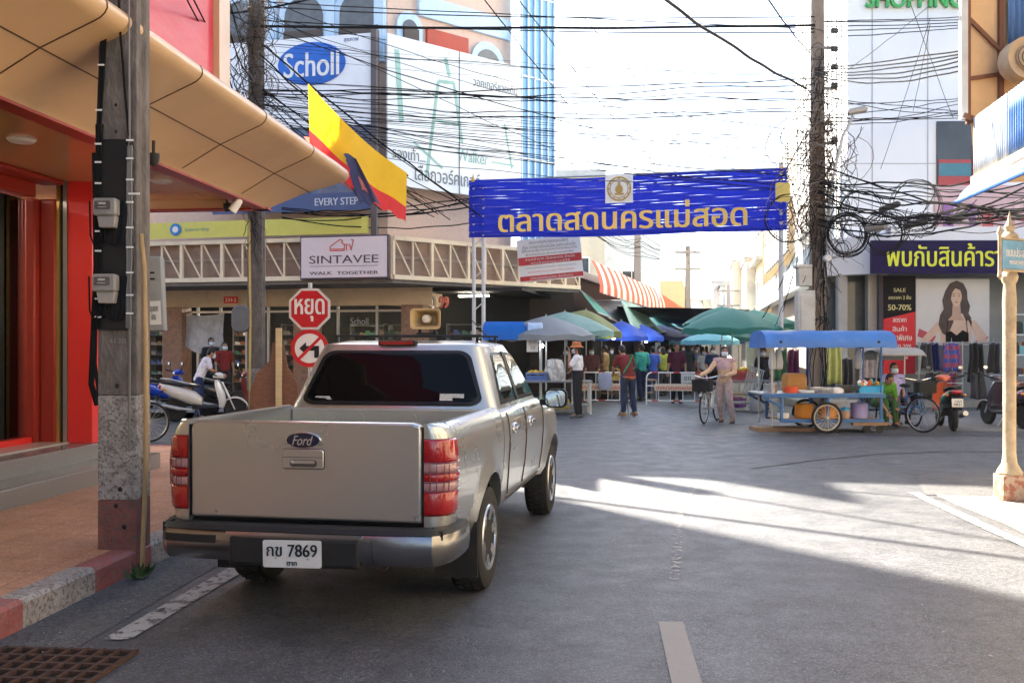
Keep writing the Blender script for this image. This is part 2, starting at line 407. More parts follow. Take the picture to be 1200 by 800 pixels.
def strip(name, pts, w, z, m):
    mb = MB(); vs = []
    for i, p in enumerate(pts):
        d = (Vector(pts[min(i+1, len(pts)-1)])-Vector(pts[max(i-1, 0)])).normalized(); nn = Vector((d.y, -d.x, 0))*w/2; vs += [Vector(p)-nn, Vector(p)+nn]
    mb.add([(v.x, v.y, z) for v in vs], [(2*i, 2*i+1, 2*i+3, 2*i+2) for i in range(len(pts)-1)]); return struct(mb.build(name, m, smooth=False))
strip("edge_line", [UV(5.15, -2.64), UV(7, -2.60), UV(12.5, -2.58)], .15, .009, LINE)
strip("edge_line", [UV(u, 3.52+.05*math.sin(u*.5)) for u in (1, 4, 7, 9, 10.4, 11.1)], .12, .010, LINE)
strip("lane_line", [UV(2.6, .43), UV(5.78, .43)], .145, .006, LINE2)
strip("turn_line", [G(px, py) for px, py in ((790,680),(793,655),(795,620),(797,600),(803,585),(813,574),(826,567))], .07, .006, FAINT)
poly_sheet("asphalt_patch", [G(1068,556)[:2], G(1190,553)[:2], G(1200,582)[:2], G(1085,580)[:2]], .0065, ground_mat("patch_asphalt", (.075,.075,.078), (.2,.2,.2), (.06,.06,.062), .6))
strip("road_joint", [G(px, py) for px, py in ((880,549),(950,540),(1030,532),(1110,529),(1250,530))], .05, .006, mat("tar", (.035,.035,.037), .5))
strip("road_joint", [G(px, py) for px, py in ((880,510.5),(960,509.5),(1060,510),(1250,511))], .06, .007, mat("tar", (.035,.035,.037), .5))

# scraps of leaf and grit lying on the road
b = MB(); rl = random.Random(31)
for k in range(260):
    u, v = rl.uniform(4.2, 13), rl.uniform(-3.1, 3.6)
    if k % 3 == 0: v = -3.2+abs(rl.gauss(0,.22))
    p = UV(u, v, .009); a = rl.uniform(0, 6.3); s_ = rl.uniform(.006, .018); b.cur = k % 2
    b.add([p+Vector((s_*math.cos(a), s_*math.sin(a), 0)), p+Vector((-s_*.5*math.sin(a), s_*.5*math.cos(a), .003)), p+Vector((-s_*math.cos(a), -s_*math.sin(a), .001)), p+Vector((s_*.4*math.sin(a), -s_*.4*math.cos(a), .002))], [(0,1,2,3)])
o = b.build("litter", [mat("grit_pale", (.34,.32,.28), .8), mat("leaf_scrap", (.14,.10,.05), .8)], smooth=False); o["kind"] = "stuff"
# ================================================================ GOLD SHOP (corner, near side)
TAN = mat("tan_aluminium_panel", (.56,.365,.195), .34, .0, var=.07, scale=1.5, coat=.25, dirt=.42, dcol=(.34,.19,.085), stretch=(1,1,.4))
SOFF = mat("orange_soffit", (.52,.25,.105), .22, var=.06, scale=.8, coat=.4)
DRED = mat("dark_red_trim", (.30,.03,.018), .35, var=.08)
RED = mat("red_panel", (.74,.035,.028), .3, var=.05, coat=.3, scale=2)
GOLDT = mat("gold_trim", (.5,.3,.08), .3, .7)
GRAN = mat("grey_granite", (.20,.185,.165), .22, var=.35, scale=120, spec=.6)
SEAM = mat("dark_seam", (.06,.035,.02), .8, var=0)
GT = D.materials.new("clear_glass"); GT.use_nodes = True
n_, l_ = GT.node_tree.nodes, GT.node_tree.links
t_ = n_.new("ShaderNodeBsdfTransparent"); t_.inputs[0].default_value = (.82,.88,.86,1); g_ = n_.new("ShaderNodeBsdfGlossy"); g_.inputs["Roughness"].default_value = .01
f_ = n_.new("ShaderNodeFresnel"); f_.inputs[0].default_value = 1.5; s_ = n_.new("ShaderNodeMixShader")
l_.new(f_.outputs[0], s_.inputs[0]); l_.new(t_.outputs[0], s_.inputs[1]); l_.new(g_.outputs[0], s_.inputs[2]); l_.new(s_.outputs[0], n_["Material Output"].inputs[0])
LAMP = mat("lamp_white", (1,.96,.88), .5, var=0, emit=5)
gs = thing("gold_shop", "tan canopied gold shop with red columns and granite steps on the street corner", "shop", UV(4, -6.2, 0), -SA)
MU = Matrix((SV, SU, Vector((0,0,1)))).transposed().to_4x4()       # x = v (to the right), y = u (along)
def gsb(): return MB(MU.copy())
CU = 10.9                                                            # wall corner along the street
m_ = gsb(); m_.bx(-30,-5.68,-8,CU,.0,.52); m_.bx(-30,-5.25,-8,CU+.43,0,.345); m_.build("steps", GRAN, gs, world=True, bev=.012)
m_ = gsb(); m_.bx(-30,-9.6,-8,CU,.53,3.5); m_.bx(-12,-6.3,-8,5.2,.53,3.5); m_.build("wall", mat("shop_wall", (.55,.42,.28), .6), gs, world=True)
m_ = gsb(); m_.bx(-9.6,-6.0,5.2,CU-.05,.52,.535); m_.build("shop_floor", mat("pale_floor", (.45,.40,.34), .2), gs, world=True)
# canopy: profile swept round the corner
prof = [(-1.6,3.56),(-.16,3.54),(-.16,3.40),(-.02,3.40),(.0,3.43),(.40,3.665),(.78,3.835),(.83,3.86),(.862,3.89),(.88,3.925),(.878,3.96),(.86,3.99),(.82,4.01),(.0,4.14),(-.5,4.2),(-1.6,4.36)]
VB, UE = -4.2, 12.3
def cpath(o, z, seg):                                                # o outward offset
    if seg == 0: return (VB+o, -8, z)
    return {1: (VB+o, UE+min(o,.95), z), 2: (-30, UE+min(o,.95), z)}[seg]
m_ = gsb()
rings = []
for k in range(-8, 13, 2): rings.append([(VB+o, float(k), z) for o, z in prof])
for a in (0, 15, 30, 45, 60, 75, 90):                                # rounded outer corner
    rings.append([(VB+o*max(0,math.cos(R(a)))**.35, UE+o*max(0,math.sin(R(a)))**.35, z) if o > 0 else (VB+o, UE+o, z) for o, z in prof])
for k in range(1, 14): rings.append([(VB-1-k*2, UE+o, z) for o, z in prof])
m_.loft(rings, closed=False, caps=False); can = m_.build("canopy", TAN, gs, world=True, ang=36)
m_ = gsb(); m_.bx(VB-.19,VB-.015,-8,UE,3.375,3.397); m_.bx(-30,VB,UE-.17,UE-.0,3.375,3.397); m_.build("canopy_trim", DRED, gs, world=True)
m_ = gsb(); m_.bx(-30,VB-.2,-8,UE-.2,3.50,3.535); m_.build("soffit", SOFF, gs, world=True)
m_ = gsb()
for u in (-1.8, -.2, 1.5, 3.1, 4.7, 6.35, 7.95, 9.55, 11.2):
    for a, b in zip(prof[4:], prof[5:]):
        if a[0] >= 0 and b[0] > -.3: m_.bar((VB+a[0]+.003, u, a[1]-.002), (VB+b[0]+.003, u, b[1]-.002), .006, .009, up=(0,1,0))
for o, z in ((.40,3.665),(.0,4.145)): m_.bar((VB+o+.001,-8,z-.001),(VB+o+.001,UE+o*.9,z-.001),.008)
m_.build("panel_seam", SEAM, gs, world=True)
# upper storey set back above the canopy, with the red advertising panel
m_ = gsb(); m_.bx(-30,-4.55,-8,11.0,4.37,9.2); m_.build("upper_wall", mat("upper_wall", (.62,.46,.26), .5, dirt=.3), gs, world=True)
m_ = gsb(); m_.bx(-4.53,-4.40,-8,10.85,4.40,9.2); m_.build("red_sign_panel", mat("red_vinyl", (.58,.05,.08), .35, var=.15, scale=1.2, coat=.0, bump=.35, bscale=2.5, dirt=.7, dcol=(.62,.20,.20), stretch=(1,.35,1.6), spec=.15), gs, world=True)
m_ = gsb(); m_.bx(-4.54,-4.33,10.86,11.18,4.37,9.2); m_.lathe([(.16,4.37),(.16,9.2)],16,(-4.5,11.05,0)); m_.build("sign_frame", TAN, gs, world=True)
# entrance: columns, frames, glass, counter
m_ = gsb(); m_.bx(-6.02,-5.73,CU-.28,CU,.52,3.53); m_.build("column", RED, gs, world=True, bev=.006)
m_ = gsb(); m_.bx(-6.065,-6.022,CU-.30,CU,.52,3.5); m_.build("column_edge", mat("brushed_edge", (.45,.42,.38), .3, .8), gs, world=True)
m_ = gsb(); m_.bx(-6.10,-6.067,CU-.29,CU,.52,3.5); m_.build("column_edge", BLACK, gs, world=True)
m_ = gsb(); m_.bx(-6.14,-6.102,CU-.31,CU,.52,3.5); m_.build("column_edge", GOLDT, gs, world=True)
m_ = gsb(); m_.bx(-6.33,-6.142,CU-.33,CU,.52,3.3); m_.bx(-6.50,-6.332,CU-.42,CU,.52,3.3); m_.bx(-6.5,-6.3,4,CU-.43,3.3,3.5); m_.bx(-6.3,-6.03,4,CU-.33,3.45,3.5); m_.build("door_frame", DRED, gs, world=True, bev=.02)
m_ = gsb(); m_.bx(-6.44,-6.42,5.2,CU-.43,.58,3.28); m_.build("shop_window", GT, gs, world=True)
m_ = gsb(); m_.bx(-6.5,-6.36,5.2,CU-.43,.53,.60); m_.bx(-6.48,-6.38,8.1,8.18,.6,3.28); m_.build("window_sill", RED, gs, world=True)
m_ = gsb(); m_.bx(-7.9,-7.2,6.5,10.2,.54,1.36); cn = m_.build("counter", mat("white_laminate", (.70,.68,.62), .3), gs, world=True, bev=.01)
m_ = gsb(); m_.bx(-7.96,-7.14,6.4,10.3,1.362,1.40); m_.build("counter_top", mat("counter_top", (.6,.55,.45), .2), cn)
cn.children[0].matrix_parent_inverse = gs.matrix_basis.inverted()
m_ = gsb()
for k in range(4): m_.bx(-9,-7,5.6+k*1.3,5.75+k*1.3,3.40,3.45)
m_.build("ceiling_lamp", LAMP, gs, world=True)
text("window_lettering", "ทอง", .55, .22, FR(UV(9.6,-6.405,1.95), SU), mat("orange_vinyl", (.75,.14,.02), .4), gs, world=True)
text("window_lettering", "ห้าง", .5, .2, FR(UV(9.5,-6.405,1.52), SU), mat("orange_vinyl", (.75,.14,.02), .4), gs, world=True)
for u, v in ((6.2,-5.2),(8.4,-5.2),(10.6,-4.9),(12.1,-4.6),(12.3,-6.6)):
    m_ = MB(); m_.lathe([(.0,3.47),(.10,3.47),(.125,3.492),(.125,3.499)],20); o = m_.build("downlight", mat("downlight_white", (.7,.66,.6), .3), gs); o.location = gs.matrix_basis.inverted() @ UV(u, v, 0)
# spotlight under the canopy end, and the round red sign hung at the side
sp_ = thing("spotlight", "small white spotlight hanging under the tan canopy soffit", "spotlight", P(277,240,11.6), 0)
m_ = MB(); m_.tube([(0,0,.05),(0,0,.3)],.008); m_.build("stem", WHITE, sp_)
m_ = MB(Matrix.Rotation(R(35),4,'Y')); m_.lathe([(.03,.08),(.045,.06),(.055,-.09),(.048,-.09),(.02,.0)],14); m_.build("lamp_head", WHITE, sp_)
rs = thing("round_sign", "round red hanging disc with gold curls behind the concrete pole", "sign", P(106,313,11.6))
m_ = MB(); m_.lathe([(.17,0),(.18,.01),(.18,.04),(.17,.05)],28,ax='y'); m_.build("disc", mat("sign_red", (.6,.03,.02), .4), rs)
m_ = MB()
for k in range(5):
    a0 = k*72; m_.tube([(math.cos(R(a0+q*3))*(.13-.018*q/4), -.006, math.sin(R(a0+q*3))*(.12-.012*q)) for q in range(9)], .009, 6)
m_.tube([(0,.03,.17),(0,.03,.95)],.006); m_.build("gold_curl", GOLDT, rs)
for (px, py) in ((266,243),(180,187)):
    sc_ = thing("security_camera", "black dome camera under the canopy beside the orange soffit" if px < 200 else "black security camera fixed below the canopy edge by the yellow sign", "camera", P(px, py, 12.4 if px > 200 else 8.3))
    m_ = MB(); m_.lathe([(0,-.06),(.03,-.05),(.045,-.02),(.05,.02),(.05,.05)],14); m_.build("dome", BLACK, sc_)
    m_ = MB(); m_.tube([(0,0,.05),(0,0,.16)],.015); m_.build("mount", BLACK, sc_)
# ================================================================ CORNER SHOE SHOP across the side street
A0, B0 = Vector((-3.16, 25.7, 0)), Vector((2.1, 30.4, 0))
WD, CD, MD = Vector((.975,-.224,0)), Vector((.746,.666,0)), Vector((.19,.98,0))
FW, FC, FM = FR(A0, WD), FR(A0, CD), FR(B0, MD)
cs = thing("corner_shop_building", "corner shop building with cream lattice balcony and open ground floor of shoes", "building", A0)
BRK = mat("pink_render", (.68,.50,.40), .75, var=.12, scale=30, dirt=.3, dcol=(.33,.24,.2))
LBL = mat("pale_blue_trim", (.52,.68,.84), .5, var=.08, dirt=.2)
BEI = mat("beige_fascia", (.62,.47,.30), .65, var=.1, scale=3, dirt=.35)
MARB = mat("brown_marble", (.27,.15,.095), .35, var=.4, scale=7, dirt=.3, dcol=(.4,.28,.2))
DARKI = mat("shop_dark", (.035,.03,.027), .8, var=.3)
ALU = mat("aluminium", (.5,.48,.44), .4, .7)
LAT = mat("cream_lattice", (.82,.68,.48), .5, var=.08, dirt=.3, dcol=(.35,.2,.1))
def P2(fr, x, y, z): return fr @ Vector((x, y, z))
# mass: plan polygon extruded
def mass(name, plan, z0, z1, m, par):
    b = MB(); n = len(plan)
    b.add([(p[0],p[1],z0) for p in plan]+[(p[0],p[1],z1) for p in plan], [tuple(range(n)), tuple(range(2*n-1,n-1,-1))]+[(i,(i+1)%n,(i+1)%n+n,i+n) for i in range(n)])
    return b.build(name, m, par, smooth=False, world=True)
w1, c1 = P2(FW,0,.9,0), P2(FC,.25,.9,0)
kn = A0+Vector((-.2525,.981,0))
pl = [P2(FW,-9.4,.9,0), kn, P2(FC,5.0,.9,0), P2(FC,5.0,9,0)+MD*2, P2(FW,-9.4,12,0)]
mass("upper_wall", pl, 4.62, 15.2, BRK, cs)
tw = P2(FW,-9.45,.8,0)
mass("tower_wall", [P2(FW,-40,.8,0), tw, tw+Vector((-.60,.80,0))*14, P2(FW,-40,14,0)], 4.62, 31, BRK, cs)  # unseen tower block, its side cut along the sun to shape the road shade
BLG = mat("blue_glass", (.17,.40,.64), .35, .0, var=.12, scale=.9, spec=.25)
VD = Vector((.03,1,0)); glp = [P2(FC,5.02,.5,0), P2(FC,6.42,.5,0), P2(FC,6.42,.5,0)+VD*9, P2(FC,5.02,.5,0)+VD*9]
mass("glass_bay", glp, 4.7, 17.5, BLG, cs)
b = MB(FC.copy())
for i in range(6): b.bx(5.02+i*.275,5.06+i*.275,.44,.5,4.7,17.5)
for z in (7.3,9.8,12.3,14.8): b.bx(5.02,6.42,.46,.498,z,z+.05)
b.build("mullion", mat("pale_mullion", (.75,.80,.84), .4), cs, world=True)
# balcony lattice, backing and slab
BACK = mat("brown_polycarbonate", (.30,.20,.145), .35, var=.35, scale=1.6, dirt=.5, dcol=(.30,.2,.15))
for fr, x0, x1, nm in ((FW,-26,0,"wing"), (FC,.02,7.05,"corner")):
    b = MB(fr.copy()); b.bx(x0,x1,-.06,.06,4.44,4.55); b.bx(x0,x1,-.07,.07,3.40,3.52)
    n = round((x1-x0)/.62); st = (x1-x0)/n
    for i in range(n+1):
        x = x0+i*st; w = .085 if i % 2 == 0 else .045
        b.bx(x-w/2,x+w/2,-w/2,w/2,3.52,4.44)
        if i < n: b.bar((x+.05,0,4.44),(x+st-.04,0,3.52),.035,.035,up=(0,1,0))
    b.build("balcony_lattice", LAT, cs, world=True)
    b = MB(fr.copy()); b.bx(x0,x1,.16,.20,3.46,4.50); b.build("balcony_panel", BACK, cs, world=True)
    b = MB(fr.copy())
    for zz in (3.98,4.02): b.bx(x0,x1,.12,.15,zz,zz+.015)
    b.build("balcony_rail", mat("pale_rail", (.5,.42,.35), .5), cs, world=True)
sl = [P2(FW,-26,.0,0), P2(FW,0,.0,0), P2(FC,7.05,0,0), P2(FC,7.05,8,0), P2(FW,-26,9,0)]
b_ = mass("balcony_slab", sl, 3.30, 3.398, mat("slab_grey", (.18,.16,.14), .8, var=.25, dirt=.5), cs)
fp = [P2(FW,-26,1.9,0), P2(FW,.5,1.9,0), P2(FC,.9,2.0,0), P2(FC,3.2,2.0,0), P2(FC,3.2,2.3,0), P2(FC,.9,2.3,0), P2(FW,.4,2.2,0), P2(FW,-26,2.2,0)]
mass("fascia", fp, 2.80, 3.298, BEI, cs)
# ground floor: columns, frames, dark interior with tubes and shelves
for x, m__ in ((-3.35,MARB),(-.05,MARB),(-7.6,MARB)):
    b = MB(FW.copy()); b.bx(x-.33,x+.33,1.75,2.3,.13,2.80); b.build("column", m__, cs, world=True, bev=.02)
b = MB(FC.copy()); b.bx(2.35,2.85,1.8,2.3,.13,2.80); b.build("column", mat("dark_column", (.10,.085,.075), .6, dirt=.4), cs, world=True)
b = MB(FW.copy())
for x in (-6.9,-6.15,-5.3,-4.6,-2.4,-1.2): b.bx(x-.035,x+.035,2.0,2.07,.13,2.80)
b.bx(-12,.2,2.0,2.07,2.62,2.68); b.build("door_frame", ALU, cs, world=True)
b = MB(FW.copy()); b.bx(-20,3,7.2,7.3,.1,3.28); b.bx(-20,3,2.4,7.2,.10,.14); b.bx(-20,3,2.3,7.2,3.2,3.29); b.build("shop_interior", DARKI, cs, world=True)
b = MB(FC.copy()); b.bx(3.2,7.05,2.2,2.3,.13,3.29); b.build("shade_panel", mat("interior_shade", (.025,.023,.02), .8), cs, world=True)  # near-black panel stands for the shaded interior under the balcony
b = MB(FW.copy())
for x, y in ((-7.2,3.2),(-5.6,4),(-3,2.9),(-1.9,3.6),(-.9,3.0),(.9,3.2),(-2.1,4.8),(-6.3,5)): b.bx(x,x+.9,y,y+.05,3.08,3.13)
b.build("fluorescent_tube", mat("tube_light", (1,.93,.78), .5, var=0, emit=9), cs, world=True)
gl = MB(FW.copy()); gl.bx(-3.0,-.4,2.10,2.12,.6,2.62); gl.build("shop_window", GT, cs, world=True)
# windows of the upper floors
def arch_poly(w, h): return [(-w/2,0),(w/2,0)] + [(w/2*math.cos(R(a)), h+w/2*math.sin(R(a))) for a in range(0, 181, 15)]
def arch_window(fr, x, z, w, h):
    f2 = fr @ T(x, .9, z)
    b = MB(f2); b.prism(arch_poly(w+.36, h), -.10, -.01); wf = b.build("arch_window", LBL, cs, world=True, smooth=False)
    b = MB(f2); b.prism(arch_poly(w, h-.05), -.125, -.101); p = b.build("pane", mat("window_grey", (.13,.14,.15), .25, var=.2), cs, world=True, smooth=False); p.parent = wf
    b = MB(f2); b.bx(-w/2,w/2,-.19,-.126,.0,.55); b.build("balustrade", mat("dark_rail", (.09,.07,.06), .6), cs, world=True).parent = wf
for x in (-6.6,-4.9,-2.9,-1.25): 
    arch_window(FW, x, 9.85, 1.15, 1.0); arch_window(FW, x, 12.6, 1.15, 1.0)
arch_window(FC, 4.0, 9.3, .9, .75); arch_window(FC, 1.15, 9.9, .5, .6); arch_window(FC, 4.0, 12.2, .9, .75)
b = MB(FW.copy())
for x in (-3.85,-2.1,-.66,-5.75): b.bx(x-.14,x+.14,.72,.895,9.4,14.6)
b.bx(-8.6,-.52,.66,.715,14.3,14.6); b.build("pilaster", LBL, cs, world=True)
b = MB(FC.copy()); b.bx(1.75,3.25,.80,.895,9.4,10.62); b.build("red_panel", mat("brick_red", (.48,.075,.045), .6, dirt=.2), cs, world=True)
b = MB(FC.copy()); b.bx(1.45,4.9,.78,.895,10.9,11.5); b.build("blue_band", LBL, cs, world=True)
# signs and billboards on it
bb = thing("billboard", "white and blue billboard with an oval shoe logo above the corner shop", "billboard", P2(FW,-2.9,.3,5.2))
b = MB(FW.copy()); b.bx(-5.3,-.62,.10,.16,7.55,9.98); b.build("white_field", mat("billboard_white", (.84,.85,.88), .4, var=.05), bb, world=True)
b = MB(FW.copy()); b.bx(-5.3,-.62,.10,.16,5.28,7.548)
PIC = mat("billboard_picture", (.10,.13,.20), .4, var=.9, scale=1.3, dirt=.9, dcol=(.30,.22,.24)); b.build("picture_field", PIC, bb, world=True)
b = MB(FW.copy()); b.bx(-5.3,-.62,.09,.10,5.28,5.75); b.build("caption_band", mat("billboard_navy", (.08,.11,.24), .4), bb, world=True)
b = MB(FW @ T(-2.34,.07,9.26)); b.prism([(.98*math.cos(R(a)),.58*math.sin(R(a))) for a in range(0,360,8)],0,.028); b.build("logo_oval", mat("logo_blue", (.02,.13,.55), .4, var=.35, scale=1.2), bb, world=True)
text("logo_lettering", "Scholl", 1.62, .66, FW @ T(-2.34,.065,9.24), WHITE, bb, bold=.02, world=True)
text("caption_lettering", "EVERY STEP", 1.25, .2, FW @ T(-1.62,.085,5.52), mat("caption_grey", (.6,.62,.68), .5), bb, bold=.02, world=True)
text("small_lettering", "สุขภาพ", .42, .13, FW @ T(-1.2,.095,9.82), mat("ink_blue", (.06,.08,.25), .5), bb, world=True)
b = MB(FW.copy()); b.bx(-.60,-.44,-.02,.2,4.55,10.05); b.build("post", mat("rusty_post", (.13,.11,.11), .6), bb, world=True)
bw = thing("billboard", "pale white billboard with a faint green walking frame and Thai caption", "billboard", P2(FC,2.4,.3,6))
b = MB(FC.copy()); b.bx(.05,4.86,.30,.36,5.95,9.98); b.build("white_field", mat("billboard_pale", (.84,.87,.87), .45, var=.05, scale=2), bw, world=True)
GRN = mat("pale_green_print", (.34,.54,.47), .5, var=.2); GRY = mat("grey_print", (.16,.18,.18), .5)
b = MB(FC.copy())
for (x0,z0,x1,z1,w) in ((1.35,6.3,1.75,9.0,.10),(1.75,9.0,2.3,9.05,.10),(2.3,9.05,2.6,7.4,.10),(1.6,7.9,2.45,7.9,.07),(.9,7.2,1.9,6.6,.07),(2.0,9.7,2.15,9.2,.12),(.35,9.6,.5,7.7,.16),(4.2,8.2,4.5,6.9,.07),(3.7,7.0,4.6,7.0,.05)):
    b.bar((x0,.295,z0),(x1,.295,z1),w,.006,up=(0,1,0))
b.build("walking_frame_print", GRN, bw, world=True)
text("walker_lettering", "Walker", 1.15, .34, FC @ T(3.0,.29,7.05), GRN, bw, world=True)
text("caption_lettering", "วอคเกอร์ช่วยเดิน", 1.7, .30, FC @ T(3.85,.29,9.25), GRY, bw, world=True)
text("caption_lettering", "รองเท้า...", 1.1, .34, FC @ T(.75,.29,6.85), GRY, bw, world=True)
text("caption_lettering", "เลือกวอร์คเกอร์", 2.3, .42, FC @ T(2.1,.29,6.38), GRY, bw, world=True)
b = MB(FC.copy())
for x in (2.5,): b.bx(x-.012,x+.012,.285,.30,5.95,9.98)
b.build("seam", GRY, bw, world=True)
b = MB(FW @ T(0,.9,0)); b.prism([(-5.95,15.21),(-4.6,15.21),(-6.15,17.2)],0,.6); b.build("shade_gable", BRK, cs, world=True, smooth=False)  # unseen roof peak added to cast a wedge of shade on the road
ys = thing("sign_strip", "long yellow sign strip with round blue icons above the lattice balcony", "sign", P2(FW,-5,0,4.6))
b = MB(FW.copy()); b.bx(-20,-.65,-.12,.0,4.62,5.06); b.build("board", mat("sign_yellow", (.66,.60,.13), .45, var=.06), ys, world=True)
b = MB(FW.copy())
for x in (-9.2,-6.3): b.lathe([(.17,0),(.17,.02)],24,(x,-.145,4.86),'y')
b.build("icon_disc", mat("icon_blue", (.04,.22,.55), .4), ys, world=True)
text("icon_lettering", "f", .10, .24, FW @ T(-9.2,-.147,4.85), WHITE, ys, bold=.03, world=True)
b = MB(FW.copy()); b.lathe([(.09,0),(.09,.01)],18,(-6.3,-.156,4.86),'y'); b.build("icon_ring", WHITE, ys, world=True)
text("lettering", "Sintavee shop", .75, .13, FW @ T(-5.65,-.125,4.84), mat("sign_teal", (.25,.40,.30), .5), ys, world=True)
sg = thing("shop_sign", "pale pink light box with a red shoe outline on the lattice balcony", "sign", P2(FW,-1.25,-.15,3.4))
b = MB(FW.copy()); b.bx(-2.52,-.02,-.24,-.075,3.40,4.56); b.build("frame", mat("sign_frame_dark", (.09,.06,.07), .5), sg, world=True, bev=.01)
b = MB(FW.copy()); b.bx(-2.48,-.06,-.255,-.242,3.45,4.52); b.build("face", mat("sign_pink", (.74,.62,.62), .4, var=.03), sg, world=True)
INK = mat("sign_ink", (.10,.08,.09), .5, var=0); RINK = mat("sign_red_ink", (.62,.08,.06), .5, var=0)
text("lettering", "SINTAVEE", 1.95, .21, FW @ T(-1.27,-.256,3.93), INK, sg, bold=.004, world=True)
text("tagline", "WALK  TOGETHER", 1.95, .085, FW @ T(-1.27,-.256,3.57), INK, sg, bold=.015, world=True)
b = MB(FW @ T(-1.27,-.258,0)); b.bx(-.97,.97,0,.005,3.745,3.757); b.build("rule", INK, sg, world=True)
b = MB(FW @ T(-1.35,-.262,4.25))
sh = [(-.30,-.09),(-.30,.02),(-.02,.21),(.06,.17),(.02,.12),(.10,.07),(.10,-.09),(-.30,-.09)]
for p, q in zip(sh, sh[1:]): b.bar((p[0],0,p[1]),(q[0],0,q[1]),.022,.008,up=(0,1,0))
for p, q in (((.16,-.09),(.16,.07)),((.11,.07),(.22,.07)),((.25,.08),(.29,-.09)),((.29,-.09),(.36,.18)),((.36,.18),(.29,.2)),((-.30,-.05),(.10,-.05))): b.bar((p[0],0,p[1]),(q[0],0,q[1]),.022,.008,up=(0,1,0))
b.build("shoe_outline", RINK, sg, world=True)
st = thing("letter_sign", "weathered metal Thai letters standing below the balcony at the corner", "sign", P2(FC,2.1,1.5,2.75))
text("lettering", "ชินทวี", 1.15, .62, FC @ T(2.0,1.55,2.98), mat("pewter", (.20,.17,.16), .4, .6), st, depth=.08, bold=.01, world=True)
text("lettering", "99", .36, .34, FC @ T(2.85,1.5,2.93), mat("faded_red", (.4,.08,.05), .5), st, depth=.06, bold=.02, world=True)
hn = thing("house_number", "small red number plate on the beige fascia of the shoe shop", "sign", P2(FW,-5.7,1.85,3.0))
b = MB(FW.copy()); b.bx(-5.95,-5.50,1.85,1.88,2.90,3.10); b.build("plate", RED, hn, world=True)
text("number", "334-5", .36, .12, FW @ T(-5.72,1.845,3.0), mat("number_cream", (.8,.7,.5), .5), hn, bold=.02, world=True)
text("window_lettering", "Scholl", .55, .2, FW @ T(-1.75,2.05,2.35), mat("vinyl_grey", (.35,.35,.33), .5), cs, world=True)
# shelves of shoes inside and goods outside
rnd = random.Random(5)
GOODS = [mat("goods_%d" % i, c, .6, var=.3) for i, c in enumerate(((.5,.42,.32),(.06,.06,.07),(.35,.12,.06),(.12,.16,.30),(.62,.58,.5),(.18,.10,.06),(.45,.3,.12),(.10,.22,.14)))]
def shelf(name, label, fr, x0, x1, y, z1, rows, group):
    t = thing(name, label, "shelf", P2(fr,(x0+x1)/2,y,.13), 0, group)
    b = MB(fr.copy())
    for i in range(rows+1): b.bx(x0,x1,y-.15,y+.15,.16+i*(z1-.2)/rows,.18+i*(z1-.2)/rows)
    for x in (x0,x1-.03): b.bx(x,x+.03,y-.16,y+.16,.13,z1)
    b.build("shelf_frame", mat("shelf_metal", (.22,.2,.18), .5), t, world=True)
    b = MB(fr.copy())
    for i in range(rows):
        x = x0+.06
        while x < x1-.2:
            w = rnd.uniform(.10,.24); h = rnd.uniform(.08,.16); b.cur = rnd.randrange(8)
            z = .181+i*(z1-.2)/rows; b.prism([(x,z),(x+w,z),(x+w,z+h*.45),(x+w*.5,z+h*.6),(x+w*.35,z+h),(x,z+h)], y-.12, y+.1); x += w+.03
    o = b.build("shoes", GOODS, t, world=True); o["kind"] = "stuff"
for i, (x0, x1, y) in enumerate(((-8.9,-7.95,2.7),(-7.1,-6.2,4.6),(-4.55,-3.75,2.9),(-2.9,-1.6,4.3),(-1.4,-.45,3.2),(.5,1.7,3.4))):
    shelf("shoe_shelf", ["shoe rack beside the marble column near the parked bicycles","dark shoe rack behind the two people in the doorway","shoe rack just inside the wooden column boards","shoe rack behind the shop glass under the fluorescent tubes","shoe rack between the glass and the marble corner column","shoe rack in the corner window below the metal letters"][i], FW, x0, x1, y, 2.3, 7, "shoe racks")
hb = thing("hanging_cloth", "grey white cloth banner sagging in the shoe shop doorway", "cloth", P2(FW,-6.6,1.9,2.1))
b = MB(FW.copy()); b.grid(lambda u, v: (-7.35+1.35*u, 1.95+.05*math.sin(9*u+3*v), 2.62-.9*v-.25*math.sin(math.pi*u)*(.3+v)), 14, 8); b.build("cloth", mat("grey_cloth", (.45,.45,.46), .8, var=.3), hb, world=True)
wb = thing("wooden_signboard", "brown carved wooden panel leaning beside the painted concrete pole", "signboard", P(322,470,21.6))
b = MB(T(P(322,470,21.4)))
b.prism([(-.55,-.6),(.55,-.6),(.5,.4),(.28,.75),(.2,1.25),(-.05,1.3),(-.1,.9),(-.4,.62),(-.55,.2)], 0, .05); b.build("panel", mat("brown_wood", (.20,.085,.045), .6, var=.35, stretch=(1,1,6)), wb, world=True)
b = MB(T(P(326,470,21.3))); b.bx(-.05,.08,-.03,.03,-.55,1.6); b.build("post", mat("pale_timber", (.62,.44,.22), .7, var=.2, stretch=(1,1,8)), wb, world=True)

